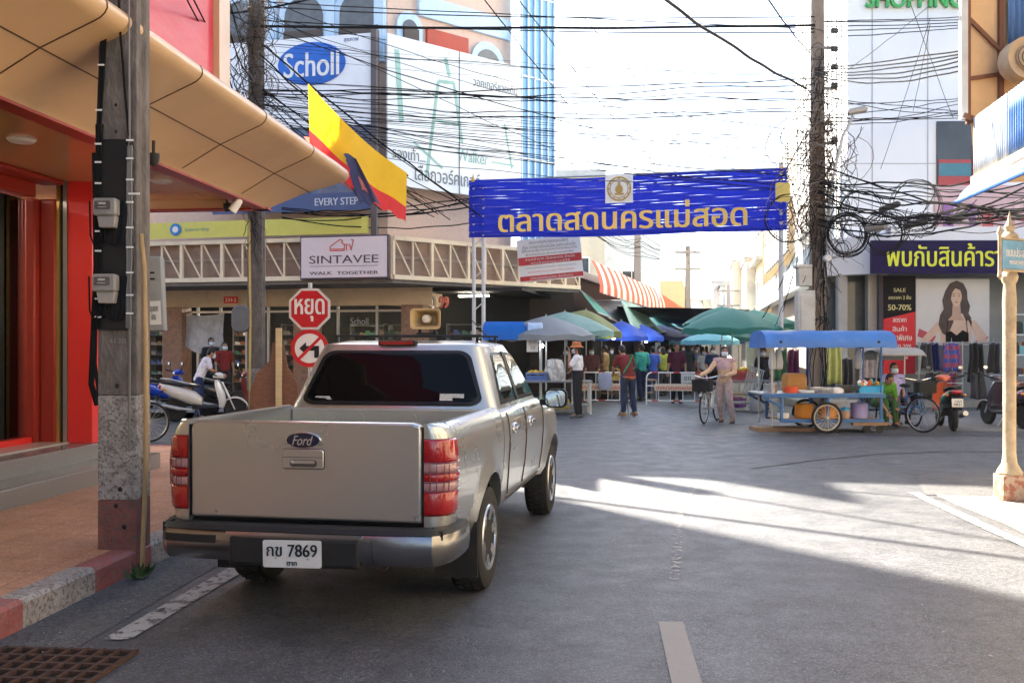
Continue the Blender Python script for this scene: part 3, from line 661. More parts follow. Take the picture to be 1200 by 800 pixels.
# ================================================================ MALL and its podium on the other corner
ml = thing("shopping_mall", "tall white shopping mall with panel seams and a shop front under a grey canopy", "building", (10, 26, 0))
MW = mat("mall_white", (.84,.85,.86), .45, var=.04, scale=.7, dirt=.12, dcol=(.5,.5,.5))
MG = mat("mall_canopy_grey", (.68,.69,.71), .4, .0, var=.06, scale=1)
RD = Vector((.186,.982,0))
c0 = Vector((9.15,26.55,0))
mass("tower_wall", [c0, (60,26.55,0), (60,60,0), c0+RD*14], 4.56, 17, MW, ml)
mass("tower_wall", [c0+RD*14.02+Vector((.9,0,0)), c0+RD*30+Vector((.9,0,0)), c0+RD*30+Vector((14,0,0)), c0+RD*14.02+Vector((14,0,0))], 4.56, 14, mat("beige_tower", (.62,.55,.45), .6, dirt=.2), ml)
b = MB()
for px in (1022, 1087, 1140): x = (px-600)/F*26.55; b.bx(x-.012,x+.012,26.53,26.547,4.7,17)
for px, zz in ((0,6.6),(0,12.6)): b.bx(9.2,60,26.535,26.548,zz,zz+.02)
b.build("panel_seam", mat("seam_grey", (.45,.46,.48), .7), ml, world=True)
q = c0+RD*.0
b = MB(FR(c0+RD*14, -RD)); 
for k in range(1, 14): b.bx(k*1.0-.02,k*1.0+.02,-.03,-.002,4.7,17)
b.build("side_rib", mat("rib_white", (.7,.68,.62), .5), ml, world=True)
# window bay high up with red and teal panes
xw0, xw1 = (1097-600)/F*26.55, (1152-600)/F*26.55
b = MB(); b.bx(xw0,xw1,26.48,26.545,5.95,7.75); wnb = b.build("window", mat("window_smoke", (.07,.08,.09), .15, var=.3, scale=1), ml, world=True)
b = MB(); b.bx(xw0+.95,xw1-.02,26.44,26.478,5.96,7.1); b.bx(xw0+.02,xw0+.9,26.44,26.478,5.96,6.7); b.cur = 1; b.bx(xw0+.02,xw0+.9,26.43,26.439,6.25,6.6)
b.build("pane", [mat("red_pane", (.42,.06,.06), .3), mat("teal_glass", (.06,.2,.25), .2)], ml, world=True).parent = wnb
# mural strip of pink and purple shapes
b = MB(); b.bx((1095-600)/F*26.5,60,26.42,26.52,4.62,6.0); mu = b.build("mural", mat("mural_pink", (.62,.42,.42), .5, var=.1, scale=2), ml, world=True)
b = MB(); r2 = random.Random(3)
x = 11.7
while x < 20:
    b.cur = r2.randrange(3); w = r2.uniform(.12,.4); z = 4.7+r2.uniform(0,.25); b.bx(x,x+w,26.405,26.418,z,z+r2.uniform(.4,.8)); x += w+r2.uniform(.05,.3)
b.cur = 1; b.bx(12.6,20,26.395,26.403,5.05,5.12); b.build("mural_shape", [mat("mural_purple",(.30,.14,.33),.5),mat("mural_red",(.55,.12,.12),.5),mat("mural_rose",(.72,.5,.5),.5)], ml, world=True).parent = mu
text("green_lettering", "SHOPPING MALL", 4.2, .46, FR(((1104-600)/F*26.5, 26.5, 11.06), (1,0,0)), mat("sign_green", (.06,.42,.10), .4), ml, depth=.10, bold=.02, world=True)
# podium canopy band: market side, chamfer, front
def band(name, pts, z0, z1, th, m, par):
    b = MB()
    for a, c in zip(pts, pts[1:]):
        a, c = Vector(a), Vector(c); d = (c-a).normalized(); nn = Vector((-d.y, d.x, 0))*th
        b.add([(*a[:2],z0),(*c[:2],z0),(*c[:2],z1),(*a[:2],z1),(*(a+nn)[:2],z0),(*(c+nn)[:2],z0),(*(c+nn)[:2],z1),(*(a+nn)[:2],z1)], [(0,1,2,3),(4,7,6,5),(3,2,6,7),(0,4,5,1)])
    return b.build(name, m, par, world=True, smooth=False)
pA = Vector((9.4,25.4,0)); pB = Vector((8.25,26.9,0)); 
band("canopy_band", [pB+RD*24, pB+RD*.02], 3.45, 4.45, .4, mat("pale_blue_band", (.50,.60,.68), .4, var=.05), ml)
band("canopy_band", [pB, pA+Vector((.5,0,0))], 3.55, 4.55, .4, MG, ml)
band("canopy_band", [pA+Vector((.5,0,0)), (60,25.4,0)], 3.55, 4.75, .4, MG, ml)
b = MB(); b.add([(*pB[:2],3.6),(*(pA+Vector((.5,0,0)))[:2],3.6),(60,25.4,3.6),(60,29,3.6),(*(pB+RD*20)[:2],3.6)], [(0,1,2,3,4)]); b.build("canopy_soffit", mat("soffit_grey", (.35,.35,.35), .6), ml, world=True)
b = MB()
for k in range(0, 22): q = pB+RD*(k*1.1+.4); b.bar((q.x-.012,q.y,3.46),(q.x-.012,q.y,4.44),.015)
b.build("panel_seam", mat("seam_grey", (.45,.46,.48), .7), ml, world=True)
# ground floor front: glass, pillars
b = MB(); b.bx(9.6,60,27.3,27.5,.1,3.6); b.add([(*(pB+Vector((.6,.4,0)))[:2],.1),(9.6,27.3,.1),(9.6,27.3,3.6),(*(pB+Vector((.6,.4,0)))[:2],3.6)],[(0,1,2,3)])
b.build("shop_wall", mat("shop_front_grey", (.20,.20,.19), .35, var=.3, scale=.8), ml, world=True)
b = MB(FR(pB+RD*22+Vector((.4,0,0)), -RD)); b.bx(0,22,.2,.4,.1,3.6); b.build("side_wall", mat("side_shop_wall", (.30,.25,.2), .5, var=.3, scale=.6, dirt=.4), ml, world=True)
b = MB()
for x in (8.95, 9.75, 10.05): b.bx(x-.12,x+.12,26.3,26.55,.1,3.59)
b.build("pillar", mat("pillar_grey", (.33,.32,.31), .4, var=.1), ml, world=True)
b = MB(); b.bx(8.6,9.7,26.8,26.83,.3,3.4); b.build("shop_window", mat("shop_glass", (.10,.11,.11), .08, var=.4, scale=1.2), ml, world=True)
b = MB(); b.bx(7.6,60,25.75,27.3,.006,.20); b.build("plinth", mat("plinth_cream", (.40,.37,.32), .7, dirt=.4), ml, world=True, bev=.015)
# louvre screens on the market side
ls = FR(pB+RD*13, -RD)
b = MB(ls); b.bx(0,9.5,-.32,-.26,4.6,8.0)
lm = D.materials.new("louvre_screen"); lm.use_nodes = True
n_, l_ = lm.node_tree.nodes, lm.node_tree.links; tc_ = n_.new("ShaderNodeTexCoord"); wv = n_.new("ShaderNodeTexWave"); wv.wave_type = 'BANDS'; wv.bands_direction = 'Z'; wv.inputs["Scale"].default_value = 3.2
l_.new(tc_.outputs["Object"], wv.inputs["Vector"]); cr = n_.new("ShaderNodeValToRGB"); cr.color_ramp.elements[0].position = .45; cr.color_ramp.elements[1].position = .55; cr.color_ramp.elements[0].color = (.08,.07,.06,1); cr.color_ramp.elements[1].color = (.66,.62,.55,1)
l_.new(wv.outputs[0], cr.inputs[0]); l_.new(cr.outputs[0], n_["Principled BSDF"].inputs[0])
b.build("louvre_screen", lm, ml, world=True)
b = MB(ls)
for k in range(9): b.bx(k*1.15,k*1.15+.08,-.36,-.33,4.58,8.02)
b.build("louvre_post", WHITE, ml, world=True)
# signs of the mall front
ds = thing("shop_sign", "dark navy sign with bright yellow Thai lettering on the mall canopy", "sign", (12, 25.3, 3.6))
b = MB(); b.bx((1021-600)/F*25.3,(1172-600)/F*25.3+3.2,25.28,25.395,3.52,4.38); b.build("board", mat("sign_navy", (.012,.007,.05), .5, var=.08, spec=.08), ds, world=True)
text("lettering", "พบกับสินค้าราคา", 3.55, .60, FR((11.50,25.27,4.0), (1,0,0)), mat("sign_lime", (.62,.64,.03), .45, var=0), ds, bold=.018, world=True)
ps = thing("sale_poster", "tall red and black sale poster standing beside the mall glass", "poster", (10.3, 25.9, 0))
b = MB(); b.bx(9.88,10.72,25.86,25.9,.9,3.5); b.build("board", mat("poster_red", (.55,.03,.035), .5, var=.05, spec=.1), ps, world=True)
b = MB(); b.add([(9.87,25.855,2.35),(10.73,25.855,2.55),(10.73,25.855,3.5),(9.87,25.855,3.5)],[(0,1,2,3)]); b.build("black_field", mat("poster_black", (.012,.010,.010), .6, spec=.05), ps, world=True, smooth=False)
PW = mat("poster_print", (.70,.62,.55), .5, var=0); PG = mat("poster_gold", (.60,.52,.22), .5, var=0)
for s_t, w, h, z, m__ in (("SALE",.32,.10,3.12,PG),("ลดราคา 2 ชั้น",.6,.11,2.93,PG),("50-70%",.62,.15,2.66,PG),("ลดราคา",.36,.10,2.32,PW),("สินค้า",.38,.15,2.10,PW),("ราคาพิเศษ",.66,.16,1.86,PW),("ลด 50-70%",.64,.12,1.62,PW),("ที่ ชั้น 2",.46,.17,1.38,PW)):
    text("lettering", s_t, w, h, FR((10.3,25.85,z), (1,0,0)), m__, ps, bold=.012, world=True)
# fashion poster: woman with long dark hair
fp_ = thing("fashion_poster", "wide shop poster of a woman with long dark hair in a black top", "poster", (12, 25.95, 1.8))
b = MB(); b.bx(10.76,12.72,25.92,25.96,1.66,3.42); b.build("board", mat("poster_grey", (.50,.48,.46), .35, var=.06, scale=1.5), fp_, world=True)
def flat(name, polys, y, m, par):
    b = MB()
    for p in polys: b.prism(p, y, y+.004)
    return b.build(name, m, par, world=True, smooth=False)
PSK = mat("poster_skin", (.52,.36,.27), .45, var=.1, scale=4); PHR = mat("poster_hair", (.055,.032,.025), .45, var=.4, scale=8)
def ell(cx, cz, a, c_, n=24): return [(cx+a*math.cos(2*math.pi*i/n), cz+c_*math.sin(2*math.pi*i/n)) for i in range(n)]
flat("arm_print", [[(10.80,1.70),(11.05,1.70),(11.55,2.20),(11.50,2.38),(11.30,2.25)], [(12.15,2.35),(12.35,2.30),(12.62,1.95),(12.66,1.70),(12.42,1.70),(12.30,2.0)], [(11.42,1.70),(11.40,2.2),(11.60,2.42),(11.80,2.48),(12.05,2.45),(12.25,2.30),(12.22,1.70)]], 25.912, PSK, fp_)
flat("hair_print", [[(11.46,1.98),(11.36,2.2),(11.40,2.45),(11.50,2.62),(11.46,2.85),(11.54,3.10),(11.66,3.30),(11.84,3.38),(12.02,3.30),(12.12,3.10),(12.13,2.88),(12.20,2.70),(12.16,2.5),(12.24,2.36),(12.10,2.30),(12.00,2.5),(11.72,2.5),(11.76,2.28),(11.66,2.05),(11.56,1.92)]], 25.906, PHR, fp_)
flat("face_print", [[(11.74,2.78),(11.93,2.78),(11.96,2.42),(12.05,2.32),(11.6,2.32),(11.72,2.45)]], 25.902, mat("poster_skin_dim", (.40,.26,.19), .45, var=.1), fp_)
flat("face_print", [[(11.83+.148*math.cos(a)*(1-.22*max(0,-math.sin(a))), 2.93+.25*math.sin(a)*(1 if math.sin(a) > 0 else 1.0)) for a in [2*math.pi*i/28 for i in range(28)]]], 25.899, PSK, fp_)
flat("fringe_print", [[(11.64,2.80),(11.60,3.02),(11.66,3.22),(11.84,3.30),(12.0,3.20),(12.07,3.0),(12.03,2.78),(11.985,3.0),(11.93,3.12),(11.80,3.17),(11.72,3.06),(11.69,2.92)]], 25.894, PHR, fp_)
flat("feature_print", [ell(11.765,2.965,.030,.012), ell(11.895,2.965,.030,.012), [(11.72,3.01),(11.80,3.02),(11.80,3.03),(11.72,3.025)], [(11.86,3.02),(11.94,3.01),(11.94,3.025),(11.86,3.03)], [(11.815,2.87),(11.845,2.87),(11.83,2.882)]], 25.891, PHR, fp_)
flat("lip_print", [ell(11.83,2.80,.042,.016)], 25.891, mat("poster_lip", (.36,.09,.08), .5), fp_)
flat("top_print", [[(11.55,1.70),(11.55,1.98),(11.68,2.04),(11.84,1.92),(12.0,2.06),(12.16,1.98),(12.16,1.70)], [(11.56,1.97),(11.58,1.97),(11.62,2.38),(11.60,2.38)], [(12.12,1.98),(12.14,1.98),(12.10,2.42),(12.08,2.42)]], 25.905, mat("poster_black", (.012,.010,.010), .6, spec=.05), fp_)
flat("red_print", [[(10.80,1.90),(11.2,1.72),(11.3,1.9),(10.85,2.1)], [(12.3,1.75),(12.7,1.9),(12.6,1.70)]], 25.916, mat("poster_crimson", (.40,.05,.07), .5), fp_)

# ================================================================ SHOPHOUSE on this side of the road (only its oversailing upper floor is in view)
hs = thing("shophouse", "peeling beige oversailing upper floor with brown posts and blue corrugated awning", "building", UV(12, 7, 0), -SA)
m_ = gsb(); m_.bx(6.35,14,-2,14.2,0,9); m_.build("wall", mat("house_wall", (.50,.42,.30), .7, dirt=.4), hs, world=True)
PEEL = mat("peeling_beige", (.60,.40,.21), .65, var=.16, scale=2.2, dirt=.6, dcol=(.25,.10,.045))
fy = P(1128,100,12.6); x0 = fy.x
b = MB(); b.add([(x0+.04,12.62,4.62),(7.6,12.62,4.35),(8.2,13.9,4.35),(x0+.9,13.9,4.62),(x0+.04,12.62,8.6),(7.6,12.62,8.6),(8.2,13.9,8.6),(x0+.9,13.9,8.6)],[(0,3,2,1),(4,5,6,7),(0,1,5,4),(1,2,6,5),(2,3,7,6),(3,0,4,7)]); b.build("upper_floor", PEEL, hs, world=True)
b = MB(); b.bx(x0-.05,x0+.035,12.52,12.60,4.55,8.7); b.build("corner_post", mat("grey_post", (.48,.50,.50), .5, dirt=.3), hs, world=True)
BRW = mat("brown_timber", (.16,.065,.035), .6, var=.25)
b = MB()
b.bx(x0+.04,x0+.09,12.56,12.615,4.5,8.6); b.bx(x0+.46,x0+.52,12.56,12.615,4.35,8.6); b.bar((x0+.08,12.58,5.85),(x0+.48,12.58,5.45),.05,.03,up=(0,1,0)); b.bar((x0+.08,12.58,5.08),(x0+.48,12.58,5.14),.05,.03,up=(0,1,0)); b.bar((x0-.02,12.55,4.60),(x0+.40,12.5,4.42),.07,.06,up=(0,1,0))
b.build("brace", BRW, hs, world=True)
BLUC = mat("blue_corrugated", (.09,.20,.42), .5, var=.22, scale=3, dirt=.5, dcol=(.45,.50,.52), stretch=(3,3,.8))
def corr(M, w, h, n, name, m, slope=0, curve=0):
    b = MB(M); N = n*6
    b.grid(lambda u, v: (u*w, .018*math.sin(u*n*2*math.pi) - slope*v - curve*math.sin(v*math.pi/2), h*(1-v)), N, 6); o = b.build(name, m, hs, world=True)
    s_ = o.modifiers.new("thick", 'SOLIDIFY'); s_.thickness = .004; return o
corr(T(x0+.56, 12.54, 5.4), .9, 3.2, 12, "blue_cladding", BLUC)
K0, K1 = Vector((5.93,12.5,0)), Vector((5.33,8.6,0)); kd = (K1-K0).normalized(); KF = FR(K0, kd)
WSH = mat("lit_blue_sheet", (.52,.58,.62), .5, var=.2, dirt=.6, dcol=(.14,.26,.44), stretch=(2,2,.5))
def skirt(x0_, x1_, n, m, nm):
    b = MB(KF.copy()); N = n*6
    b.grid(lambda u, v: (x0_+(x1_-x0_)*u, .016*math.sin(u*n*2*math.pi), 4.55-.74*v), N, 3); o = b.build(nm, m, hs, world=True); o.modifiers.new("thick",'SOLIDIFY').thickness = .004
skirt(0, 1.25, 17, WSH, "lit_skirt"); skirt(1.27, 3.9, 36, BLUC, "blue_skirt")  # one blue sheet; its far piece is coloured pale for the light it reflects
b = MB(KF.copy()); b.bx(-.02,3.9,-.03,.03,3.70,3.80); b.build("skirt_rail", mat("beige_rail", (.55,.40,.22), .6), hs, world=True)
b = MB(KF.copy()); b.bx(-.02,3.9,.03,1.6,3.72,3.77); b.build("balcony_floor", PEEL, hs, world=True)
b = MB(); b.add([(5.95,12.5,3.78),(7.6,12.5,3.78),(7.6,12.62,4.55),(5.95,12.62,4.55)],[(0,1,2,3)]); b.build("balcony_end", PEEL, hs, world=True)
aw = thing("cloth_awning", "rolled blue and white cloth awning under the shophouse eaves", "awning", K0+kd*.6)
b = MB(KF.copy()); b.grid(lambda u, v: (.45+2.6*u, -.10-.22*v-.05*math.sin(v*3), 3.68-.26*v+.02*math.sin(u*9)-.03*u), 18, 6); o = b.build("cloth", mat("awning_cloth", (.10,.24,.55), .6, var=.2, dirt=.6, dcol=(.6,.65,.68), stretch=(4,1,1), trans=.25), aw, world=True); o.modifiers.new("thick",'SOLIDIFY').thickness = .005
b = MB(KF.copy()); b.tube([(.40,-.33,3.42),(3.1,-.33,3.38)], .028); b.build("roll", mat("rail_blue", (.05,.14,.45), .5), aw, world=True)
ac = thing("air_conditioner", "round fronted outdoor fan unit on the beige shophouse wall", "air conditioner", P(1206,66,12.2))
b = MB(T(P(1208,66,12.1))); b.lathe([(.0,.0),(.16,.02),(.16,.06),(.27,.02),(.27,.30)],24,(0,0,0),'y'); b.build("casing", mat("casing_beige", (.45,.36,.25), .6, dirt=.5), ac, world=True)
b = MB(T(P(1208,66,12.08)))
for r_ in (.05,.1,.15): b.tube([(r_*math.cos(R(a)), .01, r_*math.sin(R(a))) for a in range(0,360,20)], .006, 5, closed=True)
b.build("guard", BLACK, ac, world=True)
# ================================================================ PICKUP TRUCK (local: y forward from the tailgate face, x right)
PAINT = mat("champagne_metallic", (.47,.47,.435), .28, .8, var=.035, scale=1.2, coat=.65, rvar=.15)
PAINTIN = mat("bed_paint", (.34,.33,.28), .5, .3, var=.1, dirt=.4, dcol=(.2,.17,.13))
GASK = mat("window_gasket", (.012,.012,.012), .4, var=0)
TINT = mat("tinted_glass", (.003,.0035,.004), .03, var=0, spec=.14)
ALLOY = mat("alloy_rim", (.50,.50,.49), .28, .9, var=.08, dirt=.35, dcol=(.16,.13,.1))
def lens(name, col, rough=.08):
    return mat(name, col, rough, 0, var=.25, scale=60, coat=1., stretch=(1,1,.15))
REDL, CLRL = lens("red_lens", (.30,.004,.006)), lens("clear_lens", (.34,.18,.18))
for m_l in (REDL, CLRL):                                             # moulded prisms inside the lens
    n_, l_ = m_l.node_tree.nodes, m_l.node_tree.links; tc_ = n_.new("ShaderNodeTexCoord"); bp2 = n_.new("ShaderNodeBump"); bp2.inputs["Strength"].default_value = .16; bp2.inputs["Distance"].default_value = .004
    wv = n_.new("ShaderNodeTexWave"); wv.bands_direction = 'X'; wv.inputs["Scale"].default_value = 22; wv2 = n_.new("ShaderNodeTexWave"); wv2.bands_direction = 'Z'; wv2.inputs["Scale"].default_value = 26
    ad_ = n_.new("ShaderNodeMath"); l_.new(tc_.outputs["Object"], wv.inputs["Vector"]); l_.new(tc_.outputs["Object"], wv2.inputs["Vector"]); l_.new(wv.outputs[1], ad_.inputs[0]); l_.new(wv2.outputs[1], ad_.inputs[1]); l_.new(ad_.outputs[0], bp2.inputs["Height"]); l_.new(bp2.outputs[0], n_["Principled BSDF"].inputs["Normal"])
TH = R(10.3)
trk = thing("pickup_truck", "silver beige double cab pickup truck parked with its tailgate towards us", "pickup truck", (-1.195, 5.60, 0), -TH)
HALF = [(.79,.44),(.832,.52),(.858,.70),(.870,.86),(.872,.95),(.866,1.03),(.856,1.09),(.842,1.13),(.824,1.160),(.800,1.182),(.770,1.188),(.742,1.180),(.732,1.155),(.730,.90),(.730,.72)]
AX, WR = (1.10, 4.08), .345
def flare(y, z):
    b = 0
    for ax in AX:
        d = math.hypot(y-ax, z-WR)
        if z > .3 and d < .56: b = max(b, .030*(1 if d < .46 else (1-(d-.46)/.10)**2*1.0))
    return b
def side(x, y, z, sgn):
    f_ = flare(y, z) if x > .78 else 0
    tap = 0
    if y > 4.3: tap = .16*((y-4.3)/.7)**2 * (x/.87)
    return (sgn*(x+f_-tap), y, z)
dens = []
for (a, b_) in zip(HALF, HALF[1:]):
    k = 3 if abs(a[1]-b_[1]) > .09 and a[0] > .75 else 1
    for i in range(k): dens.append((a[0]+(b_[0]-a[0])*i/k, a[1]+(b_[1]-a[1])*i/k))
dens.append(HALF[-1])
ys = [.151,.2,.25,.3] + [.36+.05*i for i in range(24)] + [1.575]
b = MB(); rings = []
for y in ys:
    r_ = [side(x, y, z, 1) for x, z in dens] + [(0,y,.72)] + [side(x, y, z, -1) for x, z in reversed(dens)] + [(-.70,y,.46),(-.68,y,.655),(.68,y,.655),(.70,y,.46)]
    rings.append(r_)
b.loft(rings)
bed = b.build("bed", [PAINT], trk)
def cyl_cut(y, r, x0, x1):
    c = MB(); c.lathe([(r,x0),(r,x1)],48,(0,y,WR),'x'); return c.build("cutter", BLACK, trk)
bpy.context.view_layer.update()
boolean(bed, [cyl_cut(AX[0], .435, .60, 1.1), cyl_cut(AX[0], .435, -1.1, -.60)])
# bed front wall with stamped panels, floor liner
b = MB(); b.bx(-.728,.728,1.53,1.574,.72,1.165); b.build("bed_wall", PAINTIN, trk, bev=.01)
b = MB()
for x, w in ((-.58,.09),(-.40,.16),(-.20,.07),(0,.18),(.20,.07),(.40,.16),(.58,.09)):
    b.prism(rrect(w,.30,.03,4,x,.98), 1.516, 1.529)
b.build("stamped_rib", PAINTIN, trk)
# cab sides, doors, bonnet
ys = [1.60,1.64,1.72] + [1.8+.1*i for i in range(17)] + [3.45+.05*i for i in range(26)] + [4.80,4.88,4.94]
def ctop(y):
    if y < 3.45: return 1.165
    return 1.165 - .085*min(1,(y-3.45)/.25) - .16*max(0,(y-3.9)/1.05)**1.8
b = MB(); rings = []
outer = [(x,z) for x,z in dens if z <= 1.131 and x > .75]
for y in ys:
    t = ctop(y); sc = (t-.44)/(1.165-.44)
    R_ = [side(x, y, .44+(z-.44)*sc, 1) for x, z in outer]
    topz = [(.815,t-.012),(.76,t+.0),(.55,t+.02 if y > 3.45 else t),(.28,t+.035 if y > 3.45 else t),(0,t+.04 if y > 3.45 else t)]
    R_ += [side(x, y, z, 1) for x, z in topz]
    rings.append(R_ + [(-q[0],q[1],q[2]) for q in reversed(R_[:-1])])
b.loft(rings); cab = b.build("cab", [PAINT], trk)
boolean(cab, [cyl_cut(AX[1], .435, .55, 1.1), cyl_cut(AX[1], .435, -1.1, -.55)])
# greenhouse
def gh(z): return (z-1.15)/.50
def ring(z):
    t = gh(z); hx = .800-.165*t-.03*max(0,t-.75)*4*.5; y0 = 1.625+.22*t; y1 = 3.52-.62*t; r_ = .10+.04*t
    if z > 1.635: k = (z-1.635)/.03; hx -= .11*k**1.2; y0 += .10*k**1.2; y1 -= .12*k**1.2; r_ += .03*k
    q = []
    for cx, cy, a in ((hx-r_, y1-r_, 0), (-(hx-r_), y1-r_, 90), (-(hx-r_), y0+r_, 180), (hx-r_, y0+r_, 270)):
        for i in range(7):
            an = R(a+15*i); x = cx+r_*math.cos(an); y = cy+r_*math.sin(an)
            q.append((x, y, z))
    # bow the rear and front faces
    return [(x, y-(.035*(1-(x/hx)**2) if y < (y0+y1)/2 and abs(x) < hx*.9 else 0), z) for x, y, z in q]
b = MB(); zs = [1.14,1.2,1.3,1.4,1.5,1.56,1.60,1.62,1.635,1.648,1.658,1.664,1.667]
b.loft([ring(z) for z in zs]); roof = b.build("roof", [PAINT], trk, ang=50)
def rear_y(x, z):
    hx = .800-.165*gh(z); return 1.625+.22*gh(z)-.035*(1-(x/hx)**2)
def side_x(z): return .800-.165*gh(z)-.03*max(0,gh(z)-.75)*2
def pane(name, poly, fn, m, par, off):
    cx = sum(p[0] for p in poly)/len(poly); cz = sum(p[1] for p in poly)/len(poly); b = MB(); n = len(poly); vs, fs = [], []
    sc = (1,.97,.85,.65,.4,.15)
    for s in sc: vs += [fn(cx+(p[0]-cx)*s, cz+(p[1]-cz)*s, off*(1 if s < 1 else .0)) for p in poly]
    for i in range(len(sc)-1): fs += [(i*n+k, i*n+(k+1)%n, (i+1)*n+(k+1)%n, (i+1)*n+k) for k in range(n)]
    fs.append(tuple((len(sc)-1)*n+k for k in range(n))); b.add(vs, fs); return b.build(name, m, par)
rear = lambda x, z, o: (x, rear_y(x, z)-o-.004, z)
def rpoly(wb, wt, z0, z1, r):
    q = rrect(2, 1, r, 6)
    return [(x*((wb+(wt-wb)*(z+.5))/2), z0+(z+.5)*(z1-z0)) for x, z in q]
g_ = pane("rear_window", rpoly(1.42,1.13,1.19,1.592,.16), rear, GASK, trk, .006)
pane("glass", rpoly(1.37,1.085,1.212,1.575,.15), rear, TINT, g_, .011)
b = MB(); 
st_ = mat("sticker_white", (.45,.45,.42), .5, var=.5, scale=60)
b.add([(.38,rear_y(.38,1.24)-.0185,1.225),(.56,rear_y(.56,1.24)-.0185,1.225),(.56,rear_y(.56,1.27)-.0185,1.275),(.38,rear_y(.38,1.27)-.0185,1.275)],[(0,1,2,3)])
b.add([(-.60,rear_y(-.6,1.24)-.0185,1.225),(-.45,rear_y(-.45,1.24)-.0185,1.225),(-.47,rear_y(-.45,1.25)-.0185,1.25),(-.58,rear_y(-.6,1.25)-.0185,1.25)],[(0,1,2,3)]); b.build("sticker", st_, g_)
for s in (1, -1):
    sd = lambda y, z, o: (s*(side_x(z)+o+.003), y, z)
    for nm, pl_ in (("rear_door_window", [(1.86,1.185),(2.50,1.185),(2.50,1.555),(2.40,1.575),(2.14,1.575),(2.06,1.55)]), ("front_door_window", [(2.58,1.185),(3.38,1.185),(3.22,1.32),(3.0,1.50),(2.92,1.555),(2.80,1.575),(2.58,1.575)])):
        g_ = pane(nm, pl_, sd, GASK, trk, .004)
        cx = sum(p[0] for p in pl_)/len(pl_); cz = sum(p[1] for p in pl_)/len(pl_)
        pane("glass", [(cx+(p[0]-cx)*.91, cz+(p[1]-cz)*.88) for p in pl_], sd, TINT, g_, .009)
    b = MB(); b.bar((s*(side_x(1.19)+.012),2.54,1.19),(s*(side_x(1.58)+.010),2.54,1.58),.075,.012,up=(s,0,0)); b.build("door_pillar", GASK, trk)
    # door seams, handles, rub line
    b = MB()
    for y in (1.80, 2.545, 3.47):
        pts = [side(x+.002, y-(0 if y > 2 else max(0,.35*(.75-z))*-1.0), z, s) for x, z in dens if .50 < z < 1.15 and x > .75]
        b.tube(pts, .005, 4)
    b.tube([side(.833+.004, y, .50, s) for y in (1.80+.1*i for i in range(17))], .005, 4)
    b.build("door_seam", SEAM, trk)
    for y in (1.95, 2.70):
        b = MB(); b.bar((s*.885,y,1.0),(s*.885,y+.16,1.0),.03,.028); b.ball((s*.872,y+.08,1.0),(.016,.11,.045)); b.build("door_handle", CHROME, trk, bev=.008)
    b = MB(); b.bx(*sorted((s*.875,s*.955)),3.24,3.32,1.10,1.155); b.build("mirror_arm", BLACK, trk, bev=.01)
    b = MB(); q = rrect(.20,.165,.05,5)
    b.loft([[(s*(1.02+x*.8), 3.24, 1.165+z*.85) for x, z in q], [(s*(1.02+x), 3.22, 1.165+z) for x, z in q], [(s*(1.02+x), 3.28, 1.165+z) for x, z in q], [(s*(1.02+x*.8), 3.35, 1.165+z*.8) for x, z in q], [(s*(1.02+x*.4), 3.38, 1.165+z*.4) for x, z in q]]); mi = b.build("mirror", BLACK, trk)
    b = MB(); b.prism([(s*1.02+x*.86,1.165+z*.84) for x, z in q], 3.206, 3.214); b.build("mirror_glass", mat("mirror_glass", (.35,.38,.42), .03, 1., var=0), mi)
    # wheel well
    for ax in AX:
        b = MB(); b.loft([[(xx, ax+.432*math.cos(R(a)), WR+.432*math.sin(R(a))) for a in range(-5,186,10)] for xx in (s*.50, s*.80)], closed=False, caps=False); b.bx(*sorted((s*.48,s*.50)),ax-.42,ax+.42,.3,.76); b.build("wheel_well", BLACK, trk)
    # rear mudflap
    b = MB(); b.bx(*sorted((s*.60,s*.875)),AX[0]-.44,AX[0]-.425,.17,.52); b.build("mudflap", RUBBER, trk)
# wheels
def wheel(x, y, s):
    b = MB(); b.lathe([(.205,-.10),(.30,-.112),(.33,-.10),(.342,-.06),(.345,0),(.342,.06),(.33,.10),(.30,.112),(.205,.10)],40,(x,y,WR),'x'); w = b.build("wheel", RUBBER, trk)
    b = MB()
    for k in range(40):
        a = 2*math.pi*k/40
        for dx in (-.05,.0,.05): b.box((x+dx, y+.3455*math.cos(a+dx*2), WR+.3455*math.sin(a+dx*2)), (.035,.012,.012))
    b.build("tread", RUBBER, w)
    b = MB(); b.lathe([(.225,s*.095),(.215,s*.112),(.195,s*.108),(.185,s*.06),(.18,-s*.05)],36,(x,y,WR),'x')
    b.lathe([(0,s*.085),(.045,s*.088),(.055,s*.075),(.07,s*.04)],24,(x,y,WR),'x')
    for k in range(6):
        a = 2*math.pi*k/6+.3; c, d = math.cos(a), math.sin(a)
        for da in (-.11,.11):
            e, g = math.cos(a+da), math.sin(a+da)
            b.bar((x+s*.070,y+.045*c,WR+.045*d),(x+s*.096,y+.195*e,WR+.195*g),.032,.035,up=(1,0,0))
    b.build("rim", ALLOY, w)
    b = MB(); b.lathe([(.15,s*.03),(.15,s*.05),(.05,s*.05)],24,(x,y,WR),'x'); b.build("brake_disc", mat("brake_dark", (.05,.045,.04), .5, .5), w)
    return w
for y in AX:
    for s in (1,-1): wheel(s*.755, y, s)
